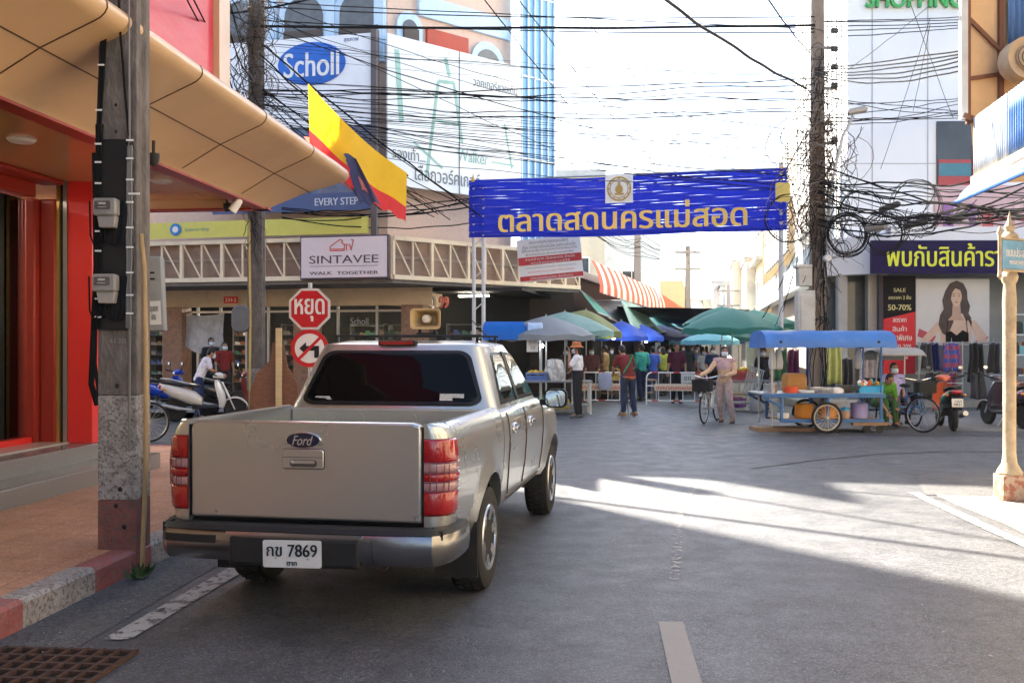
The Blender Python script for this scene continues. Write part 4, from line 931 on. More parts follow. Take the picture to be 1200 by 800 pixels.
# tailgate
q = [(-.70,.625),(.70,.625),(.702,1.14),(.69,1.175),(.65,1.190),(-.65,1.190),(-.69,1.175),(-.702,1.14)]
b = MB(); b.loft([[(x*.985,-.012,.91+(z-.91)*.97) for x,z in q],[(x,-.002,z) for x,z in q],[(x,.05,z) for x,z in q]])
tg = b.build("tailgate", PAINT, trk, bev=.012, ang=30)
b = MB(); b.bx(-.72,.72,.052,.058,.60,1.16); b.build("tailgate_gap", GASK, trk)
b = MB(); b.bx(-.71,.71,-.016,-.010,.80,.803); 
b = MB(); b.prism(rrect(.250,.112,.016,4,0,.975), -.026, -.011); h_ = b.build("tailgate_handle", PAINT, tg, bev=.006)
b = MB(); b.prism(rrect(.256,.118,.018,4,0,.975), -.014, -.0112); b.build("handle_gap", GASK, h_)
b = MB(); b.prism(rrect(.165,.042,.02,5,.005,.952), -.0285, -.0265); b.build("handle_recess", mat("recess_grey", (.10,.095,.085), .4, .5), h_)
b = MB(); b.prism(rrect(.13,.018,.009,4,.01,.960), -.034, -.029); b.ball((-.06,-.030,.957),(.013,.006,.013)); b.build("handle_grip", mat("grip_silver", (.5,.48,.43), .35, .8), h_)
b = MB(); b.bx(-.122,.122,-.0268,-.0262,.985,.988); b.build("handle_line", GASK, h_)
b = MB(); b.prism([(.107*math.cos(R(a)),1.083+.049*math.sin(R(a))) for a in range(0,360,8)], -.022, -.011); bd = b.build("badge", CHROME, tg, bev=.003)
b = MB(); b.prism([(.099*math.cos(R(a)),1.083+.042*math.sin(R(a))) for a in range(0,360,8)], -.0245, -.0222); b.build("badge_field", mat("badge_blue", (.004,.006,.028), .15, coat=1., var=0), bd)
text("badge_lettering", "Ford", .125, .055, T(0,-.025,1.083), mat("badge_silver", (.7,.7,.7), .25, .8, var=0), bd, depth=.003, shear=.35, bold=-.005)
b = MB()
for s in (1,-1): b.bx(*sorted((s*.704,s*.712)),-.006,.05,.63,1.165)
b.build("tailgate_seam", GASK, trk)
# rear pillars below and above the lamps, tail lamps
def crn(x0, r, y):                                                   # corner plan curve from inner edge to side
    return [(.714,-.010),(.75,-.012),(.785,-.006),(.815,.010),(.838,.032),(.852,.060),(.860,.095),(.862,.15)]
cv = crn(0,0,0)
def hxz(z):
    for (x0, z0), (x1, z1) in zip(HALF, HALF[1:]):
        if z0 <= z <= z1: return x0+(x1-x0)*(z-z0)/(z1-z0)
    return HALF[0][0] if z < .44 else .77
def cpt(s, i, z, o=0):
    x, y = cv[i]; f_ = i/7; xx = x + (hxz(z)-.864)*min(1,f_*1.6)
    nx, ny = (.25, -1) if i < 3 else ((.7, -.7) if i < 5 else (1, -.15)); return (s*(xx+o*nx), y+o*ny, z)
def lamp_row(s, z0, z1, m, nm, par, o=.013):
    b = MB(); b.loft([[cpt(s, i, z, k) for i in range(8)] for z, k in ((z0,.004),(z0+.004,o*.8),(z0+.010,o),(z1-.010,o),(z1-.004,o*.8),(z1,.004))], closed=False, caps=False); return b.build(nm, m, par, ang=60)
for s in (1,-1):
    b = MB(); b.loft([[cpt(s, i, z) for i in range(8)] + [(s*.735,.15,z),(s*.714,.08,z)] for z in (.60,.67,.75,.86,.95,1.0,1.05,1.09,1.13,1.155,1.172,1.186)]); b.build("bed_corner", PAINT, trk, ang=50)
    b = MB(); b.loft([[cpt(s, i, z, .005) for i in range(8)] + [(s*.80,.13,z),(s*.72,.06,z)] for z in (.668,.8,.95,1.03,1.102)]); tl = b.build("tail_light", mat("lamp_housing", (.10,.006,.006), .3), trk)
    lamp_row(s, .970, 1.098, REDL, "red_lens", tl); lamp_row(s, .912, .967, CLRL, "clear_lens", tl, .011); lamp_row(s, .862, .909, REDL, "red_lens", tl, .013)
    lamp_row(s, .808, .859, CLRL, "clear_lens", tl, .011); lamp_row(s, .675, .805, REDL, "red_lens", tl)
    b = MB()
    for z in (.969,.911,.861,.807): b.tube([cpt(s, i, z, .013) for i in range(8)], .003, 4)
    for i, f_ in ((1,0),(2,0),(3,0),(4,0)): b.tube([cpt(s, i, z, .0125) for z in (.81,.85,.92,.96)], .0025, 4)
    b.build("lens_rib", mat("lens_rib", (.16,.012,.012), .2, coat=1), tl)
# rear bumper: chrome shell with black step pads and number plate
def bcurve(off):
    return [(-.905+off,.30),(-.90+off,.16),(-.885+off,.04),(-.85+off,-.06),(-.79,-.125+off),(-.6,-.150+off),(-.30,-.160+off),(.30,-.160+off),(.6,-.150+off),(.79,-.125+off),(.85-off,-.06),(.885-off,.04),(.90-off,.16),(.905-off,.30)]
pr = [(.05,.575),(.012,.583),(.0,.565),(-.004,.50),(.004,.44),(.03,.405),(.07,.40)]
b = MB(); b.loft([[(x, y, z) for x, y in bcurve(o)] for o, z in pr], closed=False, caps=False); bp_ = b.build("rear_bumper", mat("bumper_chrome", (.25,.25,.255), .22, .95, var=.15, scale=3, bump=.12, bscale=6, dirt=.3, dcol=(.10,.09,.08)), trk, ang=30)
b = MB(); b.loft([[(x, y, z) for x, y in bcurve(o)] for o, z in ((.0,.580),(.02,.606),(.08,.612),(.16,.60))], closed=False, caps=False); b.bx(-.84,.84,-.08,.06,.55,.60); b.build("step_pad", BLACK, bp_)
b = MB(); b.bx(-.39,.39,-.168,-.12,.385,.555); b.build("centre_step", BLACK, bp_, bev=.03, seg=3)
b = MB(); b.loft([[(x, y, .505), (x, y, .550)] for x, y in ((-.82,-.098),(-.79,-.130),(-.70,-.142),(-.6,-.155),(-.47,-.159))], closed=False, caps=False);  b.bx(.455,.461,-.1595,-.15,.41,.56); b.build("bumper_slot", BLACK, bp_, bev=.012)
b = MB(); b.bx(-.40,.40,-.172,-.150,.560,.578); b.build("step_strip", CHROME, bp_)
b = MB(M=T(-.0,-.176,.465) @ Matrix.Rotation(R(-1.0),4,'Y')); b.prism(rrect(.345,.152,.012,3), -.004, .002); npl = b.build("number_plate", mat("plate_white", (.62,.62,.60), .4, var=.06, dirt=.3, dcol=(.35,.3,.25), scale=12), bp_)
PI_ = mat("plate_ink", (.015,.015,.015), .5, var=0)
text("plate_lettering", "กข 7869", .30, .068, T(-.0,-.181,.485) @ Matrix.Rotation(R(-1.0),4,'Y'), PI_, npl, bold=.012)
text("plate_province", "ตาก", .06, .022, T(-.0,-.181,.412) @ Matrix.Rotation(R(-1.0),4,'Y'), PI_, npl, bold=.012)
b = MB()
for x in (-.095,.095): b.ball((x,-.182,.44),(.006,.003,.006))
b.build("plate_bolt", STEEL, npl)
b = MB(); b.bx(-.60,.60,.35,4.6,.36,.50); b.bx(-.55,.55,.2,1.6,.5,.65); b.tube([(-.70,AX[0],WR),(.70,AX[0],WR)],.05); b.ball((.0,AX[0],WR),(.14,.16,.15)); b.build("chassis", mat("chassis_black", (.012,.011,.010), .8), trk)
b = MB(); b.lathe([(.19,.0),(.30,.0),(.33,.05),(.33,.14),(.30,.19),(.19,.19)],30,(0,.50,.30),'z'); b.build("spare_tyre", RUBBER, trk)
b = MB(); b.tube([(.45,.05,.36),(.45,.7,.38)],.028,12); b.build("exhaust", mat("exhaust_rust", (.08,.06,.05), .6,.6), trk)
b = MB(); b.bx(.83,.90,1.56,1.58,.3,.5); 
# third brake light, roof bar, aerial
b = MB(); b.prism(rrect(.30,.040,.016,4,0,1.648), 1.80, 1.88); bl = b.build("brake_light", BLACK, trk, bev=.008)
b = MB(); b.prism(rrect(.26,.026,.010,4,0,1.648), 1.793, 1.80); b.build("red_lens", REDL, bl)
b = MB()
for y in (2.05,2.75): b.bar((-.60,y,1.705),(.60,y,1.705),.02,.016)
for y in (2.05,2.75):
    for x in (-.57,.57): b.bar((x,y,1.60),(x,y,1.70),.022)
b.build("roof_bar", BLACK, trk, bev=.004)
b = MB(); b.tube([(.66,3.30,1.20),(.60,3.05,1.55),(.40,2.55,1.85)],.004,5); b.build("aerial", BLACK, trk)
b = MB(); b.bx(-.70,.70,4.93,5.02,.42,.62); b.bx(-.55,.55,4.93,4.97,.66,.86); b.build("front_bumper", PAINT, trk, bev=.03)
for s in (1,-1):
    b = MB(); b.bx(*sorted((s*.55,s*.74)),4.86,4.97,.70,.88); b.build("headlight", CLRL, trk, bev=.03)
b = MB(); cs_ = lambda x, z, o: (x, 3.525-.62*gh(z)+o+.002, z)
g_ = pane("windscreen", rpoly(1.44,1.14,1.185,1.60,.12), cs_, TINT, trk, .008)
b = MB(); b.tube([side(.872+.006, y, .93, 1) for y in (1.62,1.7)], .004)
# loudspeaker carried on the roof bars
ls_ = thing("loudspeaker", "beige square horn loudspeaker standing on the truck roof bars", "loudspeaker", trk.matrix_basis @ Vector((.155,2.05,1.727)), -TH)
BEIG = mat("speaker_beige", (.55,.38,.17), .5, var=.12, dirt=.35, dcol=(.3,.2,.1))
q0, q1, q2 = rrect(.245,.165,.03,4), rrect(.21,.13,.03,4), rrect(.08,.07,.03,4)
b = MB(T(0,0,.11)); b.loft([[(x,.0,z) for x,z in q1],[(x,-.008,z) for x,z in q0],[(x,.0,z) for x,z in q0],[(x*.8,.09,z*.8) for x,z in q0],[(x,.19,z) for x,z in q2],[(x*.9,.21,z*.9) for x,z in q2]], caps=False); b.loft([[(x,.0,z) for x,z in q1],[(x*.5,.13,z*.5) for x,z in q1]], caps=False); b.prism([(x*.5,z*.5) for x,z in q1],.128,.132); b.build("horn", BEIG, ls_, bev=.004)
b = MB(T(0,0,.11)); b.lathe([(.0,-.005),(.028,.0),(.036,.03),(.03,.12)],18,ax='y'); b.build("reflector", mat("speaker_cream", (.7,.62,.48), .5), ls_)
b = MB(); b.bar((-.06,.06,.0),(-.06,.06,.04),.02); b.bar((.06,.06,.0),(.06,.06,.04),.02); b.bx(-.08,.08,.03,.09,-.012,.002); b.build("bracket", BLACK, ls_)
# ================================================================ UTILITY POLES
CPOLE = mat("pole_concrete", (.15,.13,.115), .9, var=.55, scale=7, bump=.8, bscale=45, dirt=.55, dcol=(.07,.06,.055), stretch=(1,1,.45))
CPW = mat("pole_worn_white", (.33,.31,.285), .9, var=.4, scale=14, bump=.6, bscale=60, dirt=.6, dcol=(.12,.10,.09), chips=.60, cscale=40)
CPR = mat("pole_worn_red", (.21,.085,.07), .85, var=.30, scale=12, bump=.6, bscale=60, dirt=.6, dcol=(.13,.10,.085), chips=.55, cscale=36)
CABK = mat("cable_black", (.014,.014,.015), .9, var=0, spec=.05); CABG = mat("cable_grey", (.17,.165,.16), .6, var=0)
def concrete_pole(name, label, base, w, d, h, zr, zw, top_scale=.72):
    t = thing(name, label, "utility pole", base)
    def seg(z0, z1, m, nm):
        b = MB()
        def ring_(z):
            k = 1-(1-top_scale)*z/h; W, Dp = w*k/2, d*k/2
            return [(-W,-Dp,z),(W,-Dp,z),(W,-Dp*.45,z),(W-.03,-Dp*.3,z),(W-.03,Dp*.3,z),(W,Dp*.45,z),(W,Dp,z),(-W,Dp,z),(-W,Dp*.45,z),(-W+.03,Dp*.3,z),(-W+.03,-Dp*.3,z),(-W,-Dp*.45,z)]
        b.loft([ring_(z0+(z1-z0)*i/6) for i in range(7)]); return b.build(nm, m, t, smooth=False, bev=.008)
    seg(-.05, zr, CPR, "red_band"); seg(zr+.001, zw, CPW, "white_band"); seg(zw+.001, h, CPOLE, "shaft"); return t
nbase = Vector((-2.828, 7.10, 0))
pn = concrete_pole("utility_pole", "weathered concrete pole carrying two grey electricity meters on a black board", nbase, .285, .26, 7.6, .52, 1.27, .95)
segs_ = set(D.objects)
fyp = -.165
b = MB(); b.bx(-.187,.045,fyp-.03,fyp-.004,1.74,3.10); b.build("meter_board", mat("black_board", (.012,.012,.013), .45, var=.3, scale=8, dirt=.2, dcol=(.05,.045,.04)), pn, bev=.004)
MET = mat("meter_grey", (.25,.245,.235), .4, var=.15, dirt=.3)
for zc, xc in ((2.555,-.095),(2.02,-.10)):
    b = MB(); b.prism(rrect(.165,.125,.02,4,xc,zc+.05), fyp-.12, fyp-.032); m1 = b.build("electricity_meter", MET, pn, bev=.012)
    b = MB(); b.prism([(xc-.06,zc-.01),(xc+.075,zc-.01),(xc+.062,zc-.095),(xc-.045,zc-.095)], fyp-.10, fyp-.032); b.build("terminal_cover", mat("meter_cover", (.30,.285,.27), .5, dirt=.4), m1, bev=.008)
    b = MB(); b.prism(rrect(.11,.06,.01,3,xc-.01,zc+.06), fyp-.126, fyp-.1205); b.build("dial", mat("meter_dial", (.09,.09,.095), .15, coat=1, var=.5, scale=60), m1)
    b = MB(); b.bx(xc-.035,xc+.015,fyp-.129,fyp-.1262,zc+.065,zc+.078); b.bx(xc-.04,xc+.02,fyp-.129,fyp-.1262,zc+.045,zc+.049); b.build("counter_print", mat("meter_print", (.4,.4,.38), .4), m1)
    b = MB()
    for k in range(4):
        x = xc-.05+k*.035; b.tube([(x,fyp-.06,zc-.09),(x+.01,fyp-.07,zc-.17-.02*k),(x+(-.05 if k < 2 else .05),fyp-.055,zc-.21),(x+(-.08 if k < 2 else .07),fyp-.04,zc-.14),(x+(-.085 if k < 2 else .08),fyp-.04,zc+.1)], .006, 6)
    b.build("meter_lead", CABK, m1)
rnd = random.Random(9)
for (x0, z0, x1, z1, n) in ((-.17,1.75,-.155,3.2,4),(-.155,3.2,-.06,5.2,3),(.055,1.75,.06,3.05,3),(.06,3.05,-.06,4.6,1),(.06,.9,.06,7.0,1)):
    for k in range(n):
        b = MB(); pts = []
        for i in range(9):
            f_ = i/8; pts.append((x0+(x1-x0)*f_+(k-n/2)*.013+rnd.uniform(-.004,.004), fyp-.035-rnd.uniform(0,.008)+(.025 if x0 > .1 else 0), z0+(z1-z0)*f_))
        b.tube(pts, .0085 if x0 < .1 else .006, 6); b.build("cable", CABK if x0 < .055 or z0 > 3 else CABG, pn)
b = MB(); b.tube([(-.20,fyp+.02,1.2),(-.235,fyp,1.35),(-.22,fyp,1.7),(-.19,fyp-.02,2.2),(-.20,fyp-.02,3.0)], .022, 8); b.tube([(-.19,fyp+.03,1.25),(-.21,fyp,1.5),(-.195,fyp-.01,2.0)], .014, 8); b.build("cable", CABK, pn)
b = MB()
for z in (1.83,1.96,2.12,2.30,2.44,2.62,2.78,2.93,3.06,3.3,3.62,4.0,4.4):
    x = -.165 if z < 3.2 else -.165+(z-3.2)*.05
    b.bx(x-.022,x+.022,fyp-.056,fyp-.048,z-.006,z+.006)
    if z < 3.1: b.bx(.035,.085,fyp-.056,fyp-.048,z+.02,z+.032)
b.bx(.05,.13,fyp-.056,fyp-.046,2.70,2.712); b.build("cable_clip", mat("clip_white", (.75,.75,.72), .4), pn)
b = MB()
for z in (3.16,3.35): b.ball((-.06,fyp+.003,z),(.012,.006,.012))
for x, z in ((-.05,1.34),(-.03,.60),(-.06,.48),(.0,.33)): b.ball((x,fyp+.001,z),(.016,.006,.018))
b.build("bolt_hole", GASK, pn)
text("stencil", "4120", .12, .035, T(-.05,fyp-.001,1.66), mat("stencil_chalk", (.26,.235,.21), .8), pn, depth=.001)
for o in set(D.objects)-segs_: 
    if o.parent == pn: o.location = (.05, .033, 0)
# grey cabinet fixed to its side, wooden rod leaning on it
ec = thing("electrical_cabinet", "tall grey metal cabinet with a paper notice behind the concrete pole", "cabinet", P(183,388,7.9))
b = MB(T(P(183,388,7.9)) @ Matrix.Rotation(R(-2.5),4,'Y') @ RZ(R(12))); b.bx(-.085,.075,-.09,.10,.0,.60); b.build("casing", mat("cabinet_grey", (.26,.27,.27), .5, dirt=.35), ec, world=True, bev=.01)
b = MB(T(P(183,388,7.9)) @ Matrix.Rotation(R(-2.5),4,'Y') @ RZ(R(12))); b.bx(-.05,.055,-.094,-.0905,.05,.24); b.build("paper_notice", mat("paper", (.62,.62,.6), .7, var=.1), ec, world=True)
text("notice_print", "ประกาศ\nโทร", .07, .12, T(P(183,388,7.9)) @ Matrix.Rotation(R(-2.5),4,'Y') @ RZ(R(12)) @ T(0,-.0945,.15), PI_, ec, world=True, depth=.001)
b = MB(T(P(183,388,7.9)) @ Matrix.Rotation(R(-2.5),4,'Y') @ RZ(R(12))); b.bx(-.05,.02,-.094,-.0905,.46,.475); b.bx(-.05,.02,-.094,-.0905,.41,.425); b.bar((-.08,.0,.2),(-.35,.0,.25),.03); b.bar((-.08,.0,.5),(-.35,.0,.55),.03); b.build("vent_and_bracket", GASK, ec, world=True)
wr = thing("wooden_rod", "long pale wooden rod leaning upright against the concrete pole", "rod", (-2.56,6.86,0))
b = MB(); b.tube([(-.03,-.05,.02),(-.01,-.03,.8),(-.02,-.0,1.5),(-.05,.04,2.2),(-.08,.06,2.42)], [.017,.018,.019,.018,.016], 10); b.build("rod", mat("rod_wood", (.36,.24,.12), .65, var=.3, stretch=(6,6,.8), dirt=.3, dcol=(.2,.14,.09)), wr)
wd = thing("weed", "small green weed growing from the gutter at the pole foot", "plant", (-2.60,6.80,0))
b = MB(); rnd = random.Random(2)
for k in range(70):
    a = rnd.uniform(0, 6.28); l = rnd.uniform(.03,.13); el = rnd.uniform(.3,1.4); o = Vector((rnd.uniform(-.05,.05), rnd.uniform(-.06,.06), 0.01)); d = Vector((math.cos(a)*math.cos(el), math.sin(a)*math.cos(el), math.sin(el)))*l; s_ = d.orthogonal().normalized()*.010
    b.add([o+d*.5-s_, o+d*1.0, o+d*.5+s_, o], [(0,1,2,3)])
b.build("leaves", mat("weed_green", (.05,.085,.03), .7, var=.4, scale=30), wd, smooth=False)
dg_ = thing("drain_grate", "rusty iron drain grate set in the gutter beside the painted kerb", "grate", G(55,784))
b = MB(); c0_ = G(48,784); b.M = T(c0_) @ RZ(-SA)
GR = mat("rusty_iron", (.075,.042,.032), .8, .2, var=.4, scale=30, dirt=.5, dcol=(.03,.02,.02))
for i in range(6): b.bx(-.36,.36,-.30+.112*i,-.275+.112*i,.002,.022)
for i in range(9): b.bx(-.37+.09*i,-.35+.09*i,-.31,.29,.004,.024)
b.build("bars", GR, dg_, world=True)
b = MB(T(c0_) @ RZ(-SA)); b.bx(-.36,.36,-.30,.28,.0045,.0055); b.build("pit_shade", mat("pit_shade_black", (.008,.007,.006), .9), dg_, world=True)  # flat black sheet under the bars, the dark of the hole in its colour
# second pole by the side street
p2b = Vector((-5.86, 22.3, .0))
ps2 = concrete_pole("utility_pole", "concrete pole with red and white foot behind the stop sign, cables tangled at its top", p2b, .36, .30, 11, 1.18, .45, .8) if False else concrete_pole("utility_pole", "concrete pole with red and white foot, cables tangled at its top", p2b, .36, .30, 11, .62, 1.12, .8)
b = MB(); b.tube([(-.10,-.19,.2),(-.09,-.19,2.4),(-.11,-.19,4.5)], .028, 8); b.build("conduit", mat("conduit_yellow", (.58,.40,.13), .5, dirt=.3), ps2)
b = MB(); b.prism(rrect(.42,.62,.18,6,-.30,2.25), -.24, -.10); b.build("junction_box", mat("box_dark_grey", (.13,.135,.14), .5), ps2, bev=.03)
# third pole by the mall, in a thicket of wires
p3b = Vector(((958-600)/F*21.6, 21.6, 0))
p3 = thing("utility_pole", "concrete pole buried in cable tangles beside the shopping mall", "utility pole", p3b)
b = MB(); b.loft([[(-w,-w*.8,z),(w,-w*.8,z),(w,w*.8,z),(-w,w*.8,z)] for z, w in ((-.05,.17),(4.5,.145),(11,.115))]); b.build("shaft", mat("pole_brown", (.20,.165,.135), .85, var=.35, dirt=.5, dcol=(.08,.065,.055), stretch=(1,1,.5)), p3, bev=.015)
b = MB(); b.tube([(.12,-.22,3.9),(.22,-.30,5.2),(.42,-.42,6.2),(.62,-.5,6.62)], .035, 8); sl_ = b.build("lamp_arm", STEEL, p3)
b = MB(T(.68,-.55,6.66) @ RZ(R(-10)) @ Matrix.Rotation(R(-8),4,'Y')); b.loft([[(-.17,-.10,0),(.20,-.13,.0),(.20,.13,0),(-.17,.10,0)],[(-.19,-.12,.05),(.22,-.14,.05),(.22,.14,.05),(-.19,.12,.05)],[(-.15,-.08,.11),(.15,-.10,.12),(.15,.10,.12),(-.15,.08,.11)]]); b.build("street_lamp_head", mat("lamp_grey", (.34,.33,.31), .5, .3), p3, bev=.01)
b = MB(); b.bx(-.52,-.14,-.30,-.02,1.85,2.85); b.bx(-.47,-.19,-.32,-.301,1.95,2.75); b.build("cabinet", mat("pale_cabinet", (.42,.43,.42), .5, dirt=.3), p3, bev=.015)
b = MB(); b.bx(-.50,-.2,-.28,-.02,2.95,3.35); b.bx(-.56,-.2,-.30,.0,3.35,3.42); b.build("cabinet", mat("pale_cabinet", (.42,.43,.42), .5, dirt=.3), p3, bev=.015)
b = MB(); b.lathe([(0,-.14),(.07,-.13),(.075,.05),(.05,.09),(0,.10)],16,(.10,-.32,3.55),'y'); b.build("camera_dome", WHITE, p3)
b = MB()
for z in (6.1,7.3,8.2): b.bar((.0,-.16,z),(.38,-.16,z),.05,.06)
b.build("cross_arm", mat("arm_grey", (.2,.19,.18), .7), p3)
b = MB()
for z in (6.1,7.3,7.7,8.1,8.5): 
    for x in (.28,.34): b.lathe([(.03,0),(.06,.03),(.045,.06),(.06,.09),(.02,.13)],10,(x,-.2,z))
b.build("insulator", mat("insulator_dark", (.05,.05,.055), .3), p3)
b = MB(); b.prism(rrect(.32,.42,.05,4,-.85,5.0),-.3,-.27); b.build("yellow_tag", mat("tag_yellow", (.5,.42,.12), .6, dirt=.3), p3)

# ================================================================ SIGNS AT THE JUNCTION
sp2 = thing("traffic_sign_post", "post with a red octagonal Thai stop sign above a round no turn sign", "traffic sign", G(363,556) if False else Vector(((363-600)/F*14.2, 14.2, 0)))
b = MB(); b.tube([(0,.04,0),(0,.04,2.55)],.03,12); b.build("post", STEEL, sp2)
SY = 14.2
zc = H-(362-YH)/F*SY; zc2 = H-(408-YH)/F*SY
oct_ = lambda r: [(r*math.cos(R(22.5+45*i)), r*math.sin(R(22.5+45*i))) for i in range(8)]
SGR = mat("sign_enamel_red", (.52,.012,.018), .35, var=.04, coat=.3); SGW = mat("sign_enamel_white", (.74,.72,.70), .35, var=.04, coat=.3)
b = MB(T(0,0,zc)); b.prism(oct_(.325),-.012,.0); pl_ = b.build("stop_plate", mat("sign_border", (.62,.60,.58), .4), sp2)
b = MB(T(0,0,zc)); b.prism(oct_(.288),-.016,-.0125); b.build("red_field", SGR, pl_)
text("lettering", "หยุด", .44, .33, T(0,-.017,zc-.015), SGW, pl_, bold=.025)
b = MB(T(0,0,zc2)); b.prism(ell(0,0,.275,.275,40),-.012,.0); pl_ = b.build("turn_plate", SGR, sp2)
b = MB(T(0,0,zc2)); b.prism(ell(0,0,.215,.215,36),-.016,-.0125); b.build("white_field", SGW, pl_)
b = MB(T(0,0,zc2)); b.prism([(-.15,.0),(-.05,.09),(-.05,.035),(.14,.035),(.14,-.14),(.07,-.14),(.07,-.035),(-.05,-.035),(-.05,-.09)],-.021,-.0165); b.build("arrow", PI_, pl_)
b = MB(T(0,0,zc2) @ Matrix.Rotation(R(-45),4,'Y')); b.bx(-.225,.225,-.0245,-.0212,-.022,.022); b.build("red_bar", SGR, pl_)
# banner gantry over the market street
LA, RA = Vector((-1.05, 26.4, 0)), Vector((6.90, 24.5, 0)); BX = (RA-LA).normalized(); BF = FR(LA, BX); BL = (RA-LA).length
ba = thing("banner_gantry", "white posts holding a blue slatted market banner with gold Thai lettering over the street", "gantry", LA)
b = MB(BF.copy())
for x in (.0,.27): b.tube([(x,.06,0),(x,.06,6.05)],.055,10)
for k in range(13): b.bar((.0,.06,.4+.44*k),(.27,.06,.4+.44*(k+.5 if k%2 else k)),.03)
b.build("lattice_post", mat("gantry_white", (.62,.60,.58), .5, dirt=.4, dcol=(.3,.24,.2)), ba, world=True)
b = MB(BF.copy()); b.tube([(BL-.12,.05,0),(BL-.12,.05,6.25)],.06,12); b.build("post", mat("gantry_white", (.62,.60,.58), .5), ba, world=True)
b = MB(BF.copy())
for z in (4.62,6.12): b.tube([(-.1,.05,z),(BL+.02,.05,z)],.025,8)
b.build("cross_bar", STEEL, ba, world=True)
BNB = mat("banner_blue", (.014,.030,.50), .45, var=.16, scale=1.1, trans=.42, stretch=(.6,1,2.5))
b = MB(BF.copy()); NS = 21; hz = 1.56/NS
for i in range(NS):
    z0 = 4.57+i*hz
    def fn(u, v, i=i, z0=z0):
        x = -.12+(BL+.14)*u; e = -.003+.030*max(0, mnoise.noise((x*1.9, i*3.7, 2.0))-.24)
        return (x, -.03+.030*v+.022*math.sin(u*23+i*1.9)+.02*mnoise.noise((x*.8,i*.3,5)), z0-.05*math.sin(math.pi*u)+.018*math.sin(u*11+.4)+e+v*(hz-2*e)+.012*mnoise.noise((x*.5,i*.1,9)))
    b.grid(fn, 90, 1)
b.build("blue_slats", BNB, ba, world=True, smooth=True)
BG = mat("banner_gold", (1.0,.66,.15), .5, var=.03, trans=.08)
text("lettering", "ตลาดสดนครแม่สอด", 6.5, .70, BF @ T(3.98,-.135,5.03), BG, ba, bold=.020, world=True, depth=.004)
b = MB(BF.copy()); b.bx(3.62,4.34,-.135,-.13,5.36,6.10); b.build("emblem_square", mat("emblem_white", (.92,.89,.82), .5, trans=.1), ba, world=True)
b = MB(BF @ T(3.98,-.142,5.73))
for r_, w in ((.30,.018),(.235,.010)): b.tube([(r_*math.cos(R(a)),0,r_*math.sin(R(a))) for a in range(0,360,10)], w, 6, closed=True)
for a in range(0,360,30): b.ball((.268*math.cos(R(a)),0,.268*math.sin(R(a))),(.02,.006,.02),6,4)
b.prism(ell(0,-.02,.10,.12,18),-.006,0); b.prism([(-.14,-.12),(.14,-.12),(.10,-.17),(-.10,-.17)],-.006,0); b.prism([(-.05,.1),(.05,.1),(0,.2)],-.006,0)
b.build("emblem", mat("emblem_gold", (.62,.40,.10), .5, trans=.2), ba, world=True)
for x in (-.02, BL-.1):
    b = MB(BF.copy()); b.lathe([(.07,6.08),(.08,6.12),(.04,6.17),(.02,6.24),(0,6.34)],12,(x,.05,0)); b.build("finial", mat("finial_orange", (.6,.33,.08), .4), ba, world=True)
nb = thing("notice_banner", "tilted white notice banner with two red bands hung below the blue banner", "banner", P(645,303,27.4))
NF = T(P(644.5,303,27.4)) @ Matrix.Rotation(R(-5.5),4,'Y')
b = MB(NF.copy()); b.grid(lambda u, v: ((u-.5)*1.80, .03*math.sin(5*u+2*v), (v-.5)*1.20), 16, 10); b.build("sheet", mat("notice_white", (.70,.69,.70), .5, var=.05, trans=.3), nb, world=True)
b = MB(NF @ T(0,-.045,0)); b.bx(-.89,.89,0,.003,-.13,.09); b.build("red_band", mat("notice_red", (.62,.06,.06), .5, trans=.2), nb, world=True)
b = MB(NF @ T(0,-.045,0)); b.bx(-.89,.89,0,.003,-.57,-.44); b.build("red_band", mat("notice_red", (.62,.06,.06), .5, trans=.2), nb, world=True)
for s_t, z, w, h, m__ in (("ประกาศเทศบาลนครแม่สอด",.50,1.1,.11,INK),("เรื่อง มาตรการป้องกันโรค ขอความร่วมมือ",.37,1.5,.10,INK),("ผู้ซื้อและผู้ขายสวมหน้ากากอนามัย",.26,1.55,.10,INK),("ล้างมือก่อนเข้าตลาดทุกครั้ง",.15,1.35,.09,INK),("สวมหน้ากาก เว้นระยะห่าง ล้างมือ",.03,1.4,.08,SGW),("งดเข้าตลาดหากมีไข้",-.08,1.1,.07,SGW),("ขอขอบคุณในความร่วมมือ ตลาดสดเทศบาล",-.22,1.4,.07,GRY),("เปิดบริการทุกวัน ตั้งแต่เช้า",-.34,1.3,.07,RINK),("เทศบาลนครแม่สอด จังหวัดตาก",-.505,1.2,.08,SGW)):
    text("lettering", s_t, w, h, NF @ T(0,-.049,z), m__, nb, world=True, depth=.001)
# the pennant: yellow cloth with a red fringe, and a darker flag below it
fl = thing("pennant_flag", "slanting yellow cloth pennant with a red border hanging from the cables", "flag", P(362,100,17.5))
a_, b1, b2, a2 = P(361,98,17.5), P(477,203,20.0), P(476,252,20.0), P(363,166,17.5)
def sag(u, v):
    tp = a_.lerp(b1, u); bt = a2.lerp(b2, u); q = tp.lerp(bt, v); return q + Vector((0,-.15*math.sin(math.pi*u)*v+.05*math.sin(12*u), -.12*math.sin(math.pi*u)+.02*math.sin(17*u)*v))
b = MB(); b.grid(lambda u, v: sag(u, v*.80), 24, 8); b.build("yellow_cloth", mat("flag_yellow", (.88,.50,.012), .6, var=.06, scale=3, trans=.5), fl, world=True)
b = MB(); b.grid(lambda u, v: sag(u, .80+v*.36)+Vector((0,-.01,.03*math.sin(40*u)*v)), 48, 4); b.build("red_border", mat("flag_red", (.72,.03,.03), .6, trans=.4), fl, world=True)
f2 = thing("cloth_flag", "crumpled pale red and navy flag drooping below the yellow pennant", "flag", P(365,170,17.8))
